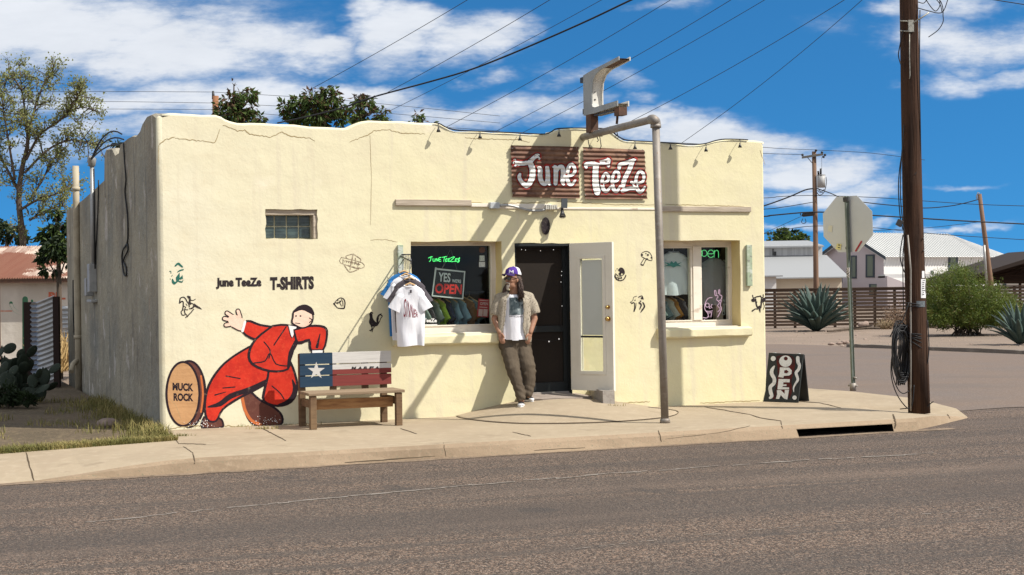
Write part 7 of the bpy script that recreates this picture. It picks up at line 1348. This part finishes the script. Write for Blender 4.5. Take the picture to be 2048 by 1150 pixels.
# feathery green bush on the gravel lot
r = random.Random(31); BYb = 50.0; g = V((ap(1935, 655, BYb).x, BYb, -.19)); t = thing('bush', 'large feathery bright green bush in front of the slat fence', 'bush', g); st_ = MB(); cr = MB()
for (cx, cy, rx, ry, nn) in ((1880, 598, 34, 44, 620), (1915, 590, 36, 50, 680), (1950, 605, 36, 42, 600), (1985, 615, 36, 38, 560), (2015, 625, 22, 30, 260), (1905, 628, 46, 26, 500), (1965, 632, 50, 24, 500), (1930, 560, 18, 20, 130), (1866, 630, 18, 24, 200), (1890, 645, 36, 14, 420), (1945, 646, 46, 13, 460), (2000, 645, 30, 13, 300)):
    for i in range(nn):
        d = rv(r); x = cx + d.x * rx * r.random() ** .4; y = cy - d.z * ry * r.random() ** .4; p = ap(x, y, BYb + d.y * 1.1)
        if p.z < -.15: p.z = -.1 + r.random() * .2
        dd = (p - g + rv(r) * .7 + ZZ * .3).normalized(); L = r.uniform(.22, .5); cr.mi = 0 if r.random() < .66 else (1 if r.random() < .6 else 2)
        for k in range(6): leaf(cr, p + dd * L * k / 6, dd * .6 + rv(r) * .9 - ZZ * .1, r.uniform(.10, .19), .011, r)
for k in range(60): e = ap(r.uniform(1862, 2020), r.uniform(565, 620), BYb + r.uniform(-1, 1)); st_.tube([g + V((r.uniform(-.5, .5), r.uniform(-.3, .3), 0)), g.lerp(e, .5) + rv(r) * .15, e], [.02, .014, .005], 4)
for k in range(26): # wispy tops
    x = r.uniform(1870, 1990); p = ap(x, r.uniform(548, 580), BYb + r.uniform(-.6, .6)); dd = V((r.uniform(-.4, .4), 0, 1)).normalized()
    for j in range(14): cr.mi = 0; leaf(cr, p + dd * .04 * j, dd * .4 + rv(r), .11, .010, r)
st_.build('stems', M_BARK, t); cr.build('foliage', [L_BUSH, L_MID, leafmat('olive_leaf', (.13, .12, .03), (.09, .085, .025))], t)
# dry brush pile
g = gp(1795, 657, -.18); m = MB(); s = g.y / FPX
for k in range(420):
    a = V((r.gauss(0, 20), 0, 0)); p = g + V((max(min(r.gauss(2, 17), 42), -38) * s, r.gauss(0, .35), abs(r.gauss(0, 16)) * s)); d = V((r.gauss(0, 1), r.gauss(0, .4), r.gauss(.35, .5))).normalized(); L = r.uniform(6, 26) * s; m.tube([p, p + d * L * .5 + rv(r) * L * .1, p + d * L], [.012, .009, .004], 3)
m.build('brush_pile', mat('dry_twigs', (.20, .13, .085), .95, [(4, (.11, .07, .05), .45, .65, .8, 3)]), label='tangled pile of dry brown twigs against the slat fence', cat='brush pile')
m = MB()
for k in range(160):
    p = g + V((r.gauss(-28, 7) * s, r.gauss(-.2, .2), 0)); d = V((r.gauss(0, .35), r.gauss(0, .2), 1)).normalized(); L = r.uniform(5, 22) * s; m.tube([p, p + d * L * .6, p + d * L + V((r.gauss(0, .04), 0, 0))], [.010, .008, .003], 3)
m.build('dry_grass_clump', mat('straw', (.36, .27, .16), .95), label='upright clump of dry straw coloured grass by the brush pile', cat='dry grass')
m = MB(); m.tube([gp(x, y, -.12) for x, y in ((1655, 663), (1685, 659), (1710, 657), (1740, 656), (1760, 656))], [.03, .045, .05, .05, .04], 6); m.tube([gp(1700, 657, -.1), gp(1745, 651, .05)], .03, 5); m.build('branch', M_BARK, label='long bare branch lying beside the big agave', cat='branch')
# agaves
M_AG = mat('agave_blue_green', (.055, .085, .072), .55, [((2, 2, 2), (.035, .058, .05), .45, .65, .8, 3), (14, (.10, .125, .10), .58, .7, .5, 3)], spec=.3); M_AGE = mat('agave_tip', (.30, .27, .17), .7)
def agave(label, x, y, hpx, n, seed, spread=1.0):
    r = random.Random(seed); g = gp(x, y, -.17); s = g.y / FPX; H = hpx * s; t = thing('agave', label, 'agave', g)
    for k in range(n):
        m = MB(); m.smooth = True
        f = k / n; az = k * 2.399 + r.uniform(-.2, .2); tilt = (.10 + 1.18 * f ** .8) * spread; L = H * (1.0 - .12 * f) * r.uniform(.85, 1.08) * (1.06 if tilt < .9 else .98); d0 = V((math.cos(az), math.sin(az), 0)); sd = V((-math.sin(az), math.cos(az), 0)); rings = []; p = g + d0 * H * .05 + ZZ * .02
        w = H * .082 * r.uniform(.85, 1.1); N_ = 9; ang = tilt * .82
        for i in range(N_ + 1):
            u = i / N_; dr = d0 * math.sin(ang) + ZZ * math.cos(ang); up = ZZ * math.sin(ang) - d0 * math.cos(ang)
            ww = w * (.72 + .5 * math.sin(min(u * 1.5, 1) * math.pi * .55)) * (1 - u ** 2.4) + .002; th = ww * .28
            rings.append([p + sd * ww + up * ww * .30, p + up * -th * .2, p - sd * ww + up * ww * .30, p - sd * ww * .55 - up * th * .8, p - up * th * 1.5, p + sd * ww * .55 - up * th * .8]); p = p + dr * L / N_; ang += tilt * .05 * (.6 + u) + .012
        m.loft(rings, capa=True, capb=True); m.build('leaf', M_AG, t)
    return t
agave('big blue green agave in front of the slat fence', 1632, 661, 92, 64, 41); agave('blue green agave cut by the right edge of the frame', 2040, 688, 84, 40, 43, .9)

# ------------------------------------------------------------------ the yard on the left
HYs = 40.0
M_RR = mat('rusty_corrugated_roof', (.165, .072, .048), .85, [((.45, .6, .6), (.46, .38, .32), .52, .56, .9, 4), ((5, .4, .4), (.15, .06, .04), .48, .64, .7, 3)], spec=.2); M_SHW = mat('old_white_wall', (.58, .535, .47), .95, [((1.2, 1, .5), (.44, .40, .34), .45, .65, .8, 4)], [(6, .4, .03, 3)])
t = thing('shed', 'old white shed with a rusty corrugated roof and faded red letters', 'shed', V((ap(40, 600, HYs).x, HYs, -.02)))
xa, xb = ap(-260, 600, HYs).x, ap(230, 600, HYs).x; ze_ = ap(70, 555, HYs).z; zr_ = ap(70, 492, HYs + 3.6).z
m = MB(); m.box(V(((xa + xb) / 2, HYs + 3, (ze_ - .1) / 2)), V(((xb - xa) / 2, 0, 0)), V((0, 3, 0)), ZZ * (ze_ + .1) / 2); m.build('wall', M_SHW, t)
m = MB(); m.smooth = True; NR = 420; m.loft([[V((xa - .3 + (xb - xa + .6) * i / NR, HYs - .35, ze_ - .02 + .022 * math.sin(i * 1.6))), V((xa - .3 + (xb - xa + .6) * i / NR, HYs + 3.6, zr_ + .022 * math.sin(i * 1.6)))] for i in range(NR + 1)], closed=False); m.smooth = False; m.poly([V((xa, HYs + 3.6, zr_ - .03)), V((xb, HYs + 3.6, zr_ - .03)), V((xb, HYs + 6.4, ze_)), V((xa, HYs + 6.4, ze_))]); m.build('roof', M_RR, t)
m = MB(); m.box(V(((xa + xb) / 2, HYs - .3, ze_ - .09)), V(((xb - xa) / 2 + .3, 0, 0)), V((0, .02, 0)), ZZ * .05); m.build('fascia', M_RB, t)
pt = Paint(lambda x, y, o: ap(x, y, HYs - o), .006, .0006); pt.text('BIL', 97, 584, 131, 599, .05); pt.stroke([(2, 622), (24, 622)], 1.8, sm=False); pt.build('lettering', mat('faded_red_letters', (.50, .13, .07), .85, [(8, (.55, .3, .2), .55, .66, .7, 3)]), t)
m = MB(); p = ap(2, 640, HYs - 1.2); m.box(V((p.x - .08, p.y, 1)), V((.05, 0, 0)), V((0, .05, 0)), ZZ * 1.05); m.build('porch_post', mat('brown_post', (.10, .05, .035), .9), t)
# cactus cut-out
CY_ = 30.0
t = thing('cactus_cutout', 'dark green flat metal saguaro shape standing in front of the shed', 'garden ornament', V((ap(50, 700, CY_).x, CY_, -.02)))
m = MB(); cp = lambda x, y: ap(x, y, CY_)
def thick2(pts, w):
    q = smoothline(pts, 4); L = []; n = len(q)
    for i in range(n):
        a, b_ = q[max(i - 1, 0)], q[min(i + 1, n - 1)]; l = math.hypot(b_[0] - a[0], b_[1] - a[1]) or 1; nx, ny = -(b_[1] - a[1]) / l * w, (b_[0] - a[0]) / l * w; L.append(((q[i][0] + nx, q[i][1] + ny), (q[i][0] - nx, q[i][1] - ny)))
    e0, e1_ = q[-1], q[-2]; ang = math.atan2(e0[1] - e1_[1], e0[0] - e1_[0]); capp = [(e0[0] + w * math.cos(ang + math.pi / 2 - k * math.pi / 6), e0[1] + w * math.sin(ang + math.pi / 2 - k * math.pi / 6)) for k in range(1, 6)]
    return [a for a, _ in L] + capp + [b_ for _, b_ in reversed(L)]
m.prism([cp(*p) for p in thick2([(50, 792), (50, 700), (50, 640), (50, 598)], 5.4)], V((0, .02, 0))); m.prism([cp(*p) + V((0, .022, 0)) for p in thick2([(48, 626), (36, 625), (26, 618), (21, 608), (21, 606)], 3.2)], V((0, .02, 0))); m.prism([cp(*p) + V((0, .022, 0)) for p in thick2([(52, 618), (60, 615), (63, 604), (63, 601)], 2)], V((0, .02, 0)))
m.build('cutout', mat('cactus_green_paint', (.022, .075, .04), .7), t)
# corrugated fence with posts
M_CORR = mat('galvanised_corrugated', (.42, .43, .44), .4, [((1, 1, 3), (.32, .30, .28), .5, .66, .7, 4)], metal=.5, spec=.5); M_DKP = mat('dark_timber_post', (.028, .016, .013), .9)
t = thing('corrugated_fence', 'corrugated metal fence panel between dark posts beside the shop', 'fence', gp(100, 772))
def cpanel(a, c, z0a, z1a, lam, amp, nm, bend=0.0, mt=None):
    m = MB(); m.smooth = True; rows = []; NZ = int((z1a - z0a) / lam * 8); nx_ = (c - a).cross(ZZ).normalized()
    for i in range(NZ + 1):
        z = z0a + (z1a - z0a) * i / NZ; rows.append([V((0, 0, 0)) + (a.lerp(c, j / 10).xy.to_3d()) + ZZ * (z + bend * (1 - abs(j / 5 - 1)) * .0 + bend * (j / 10) ** 2) + nx_ * (amp * math.sin(2 * math.pi * z / lam) + bend * .6 * math.sin(j / 10 * 3.1)) for j in range(11)])
    m.loft(rows, closed=False); m.build(nm, mt or M_CORR, t)
fa, fb, fc = gp(59, 762), gp(116, 772), gp(116, 772)
hz1 = ap(60, 604, fa.y).z; fe = gp(82, 764)
cpanel(gp(60, 770) + V((0, .1, 0)), gp(79, 766) + V((0, .3, 0)), -.02, hz1, .085, .018, 'back_sheet'); cpanel(gp(76, 770), gp(112, 772), -.02, ap(90, 604, 26).z, .085, .016, 'front_sheet', .12)
p0 = ap(122, 610, 33.5); p1 = ap(137, 610, 33.5); cpanel(p0 + V((-.3, 0, 0)), p1 + V((.5, 0, 0)), ap(122, 688, 33.5).z, ap(122, 612, 33.5).z, .105, .022, 'far_sheet')
for x, y, w, top in ((61, 764, .085, 604), (115, 774, .05, 593)):
    q = gp(x, y); m = MB(); m.box(V((q.x, q.y, ap(x, top, q.y).z / 2)), V((w, 0, 0)), V((0, w, 0)), ZZ * ap(x, top, q.y).z / 2); m.build('post', M_DKP, t)
m = MB()
g = gp(128, 765)
for k in range(500): p = V((ap(r.uniform(119, 140), 700, 31).x, 31 + r.uniform(-1.5, 1.5), 0)); d = V((r.gauss(0, .4), r.gauss(0, .3), 1)).normalized(); L = r.uniform(.3, 1.0); leaf(m, p, d, L, .02, r)
m.build('dry_grass_clump', mat('golden_straw', (.42, .29, .13), .95), label='tall golden dry grass between the corrugated fence and the shop wall', cat='dry grass')
# prickly pear
t = thing('prickly_pear', 'large dark prickly pear cactus in the shade at the left edge', 'cactus', gp(40, 800)); M_PP = mat('cactus_pad', (.018, .028, .017), .7, [(6, (.028, .04, .022), .5, .66, .7, 3), (45, (.10, .10, .07), .66, .72, .6, 1)], spec=.3)
r = random.Random(51); gc = gp(4, 806); m = None
def pad(m, p, d, L, az):
    d = d.normalized(); s = V((math.cos(az), math.sin(az), 0)); s = (s - d * s.dot(d)).normalized(); nn = d.cross(s); m.ell(p + d * L * .48, s * L * .36, nn * L * .075, d * L * .52, 12, 8); return p + d * L * .94, s
for k in range(26):
    m = MB(); p = gc + V((r.uniform(-1.0, .42), r.uniform(-.5, .6), -.02)); d = V((r.uniform(-.5, .5), r.uniform(-.4, .2), 1)); nl = 1 + int(r.random() * 3.4)
    if p.x > gc.x + .2: nl = min(nl, 2)
    for j in range(nl):
        az = r.uniform(-.9, .9); L = r.uniform(.22, .31); p0 = p; p, s = pad(m, p, d, L, az)
        if r.random() < .7: pad(m, p0 + d.normalized() * L * .8 + s * L * .26, d.normalized() + s * r.uniform(.5, 1), L * .75, az + r.uniform(-.6, .6))
        for q in range(int(r.random() * 3)): m.ell(p + s * r.uniform(-.06, .06), V((.016, 0, 0)), V((0, .016, 0)), ZZ * .04, 6, 5)
        d = d.normalized() + V((r.gauss(0, .4), r.gauss(0, .3), .1))
    m.build('pad_stem', M_PP, t)
clumptree('dark low shrub at the foot of the prickly pear on the left edge', 21.5, (15, 812), [(15, 800), (15, 790)], [(5, 785, 24, .8), (28, 792, 20, .7), (52, 798, 15, .6), (-12, 790, 22, .8), (70, 802, 10, .6)], 150, .10, .022, [L_DARK], 71, .1, name='shrub', parent_cat='shrub', r0=.03)
# grass and weeds: nobody could count them
G1 = mat('dry_green_grass', (.17, .155, .05), .9, [(1.4, (.34, .275, .11), .42, .62, .9, 3), (9, (.10, .12, .035), .5, .65, .7, 2)], trans=.2); r = random.Random(61); m = MB()
def blade(p, h, w):
    a = r.uniform(0, 6.28); d = V((math.cos(a), math.sin(a), 0)); s = V((-d.y, d.x, 0)) * w; b_ = p + ZZ * h * .6 + d * h * .2; e = p + ZZ * h * (.9) + d * h * .6
    k = m.add([p + s, p - s, b_ - s * .7, b_ + s * .7, e]); m.face((k, k + 1, k + 2, k + 3)); m.face((k + 3, k + 2, k + 4))
for k in range(15000):   # verge along the pavement
    u = -r.random() ** 1.1 * 4.4 - .02; nb_ = 1.25 + (min(max((-u - .1) / 1.9, 0), 1)) * .47 + .02; nn = nb_ + .03 - abs(r.gauss(0, .22)) * (1 + .0 * u)
    if mnoise.noise(V((u * 2.2, nn * 3, 0))) < -.25 and r.random() < .75: continue
    blade(un(u, nn, -.015), r.uniform(.02, .085), .004)
for k in range(7000):   # scattered over the yard
    u = -r.random() * 4.6 - .05; nn = 1.1 - r.random() ** .8 * 7
    if mnoise.noise(V((u * 1.3, nn * 1.3, 4))) < .05 + (.2 if u < -1 else 0): continue
    blade(un(u, nn, -.015), r.uniform(.03, .13), .005)
for k in range(1900):   # taller weeds against the wall foot and corner
    nn = 1.0 - r.random() ** 1.5 * 6.5; u = -.03 - abs(r.gauss(0, .22)); blade(un(u, nn, -.015), r.uniform(.04, .19), .005)
m.build('grass', G1, kind='stuff', origin=un(-2, 0))
m = MB()
for (x, y, n, sp_) in ((345, 858, 60, .10), (400, 852, 60, .16), (470, 854, 40, .2), (530, 858, 90, .10), (600, 850, 30, .15), (366, 872, 50, .06), (1232, 812, 20, .05), (1290, 807, 10, .2)):
    c = hit(x, y, floor_bvh) or gp(x, y)
    for k in range(n): blade(c + V((r.gauss(0, sp_), r.gauss(0, .02), 0)), r.uniform(.015, .05), .003)
m.build('pavement_weeds', G1, kind='stuff', origin=un(1, .1))
m = MB()
for k in range(420):
    x, y = r.uniform(1500, 2048), r.uniform(657, 694); p = gp(x, y, -.195); s = r.uniform(.01, .035) * (1 + (r.random() < .05)); m.ell(p, V((s, 0, 0)), V((0, s, 0)), ZZ * s * .7, 5, 4)
m.build('loose_stones', M_ROCK, kind='stuff', origin=gp(1800, 670, -.19))
m = MB(); q = un(-.5, -.9, .03); m.ell(q, V((.14, 0, 0)), V((0, .12, 0)), ZZ * .07, 9, 6); m.build('rock', M_ROCK, label='small rock at the foot of the shaded side wall', cat='rock')
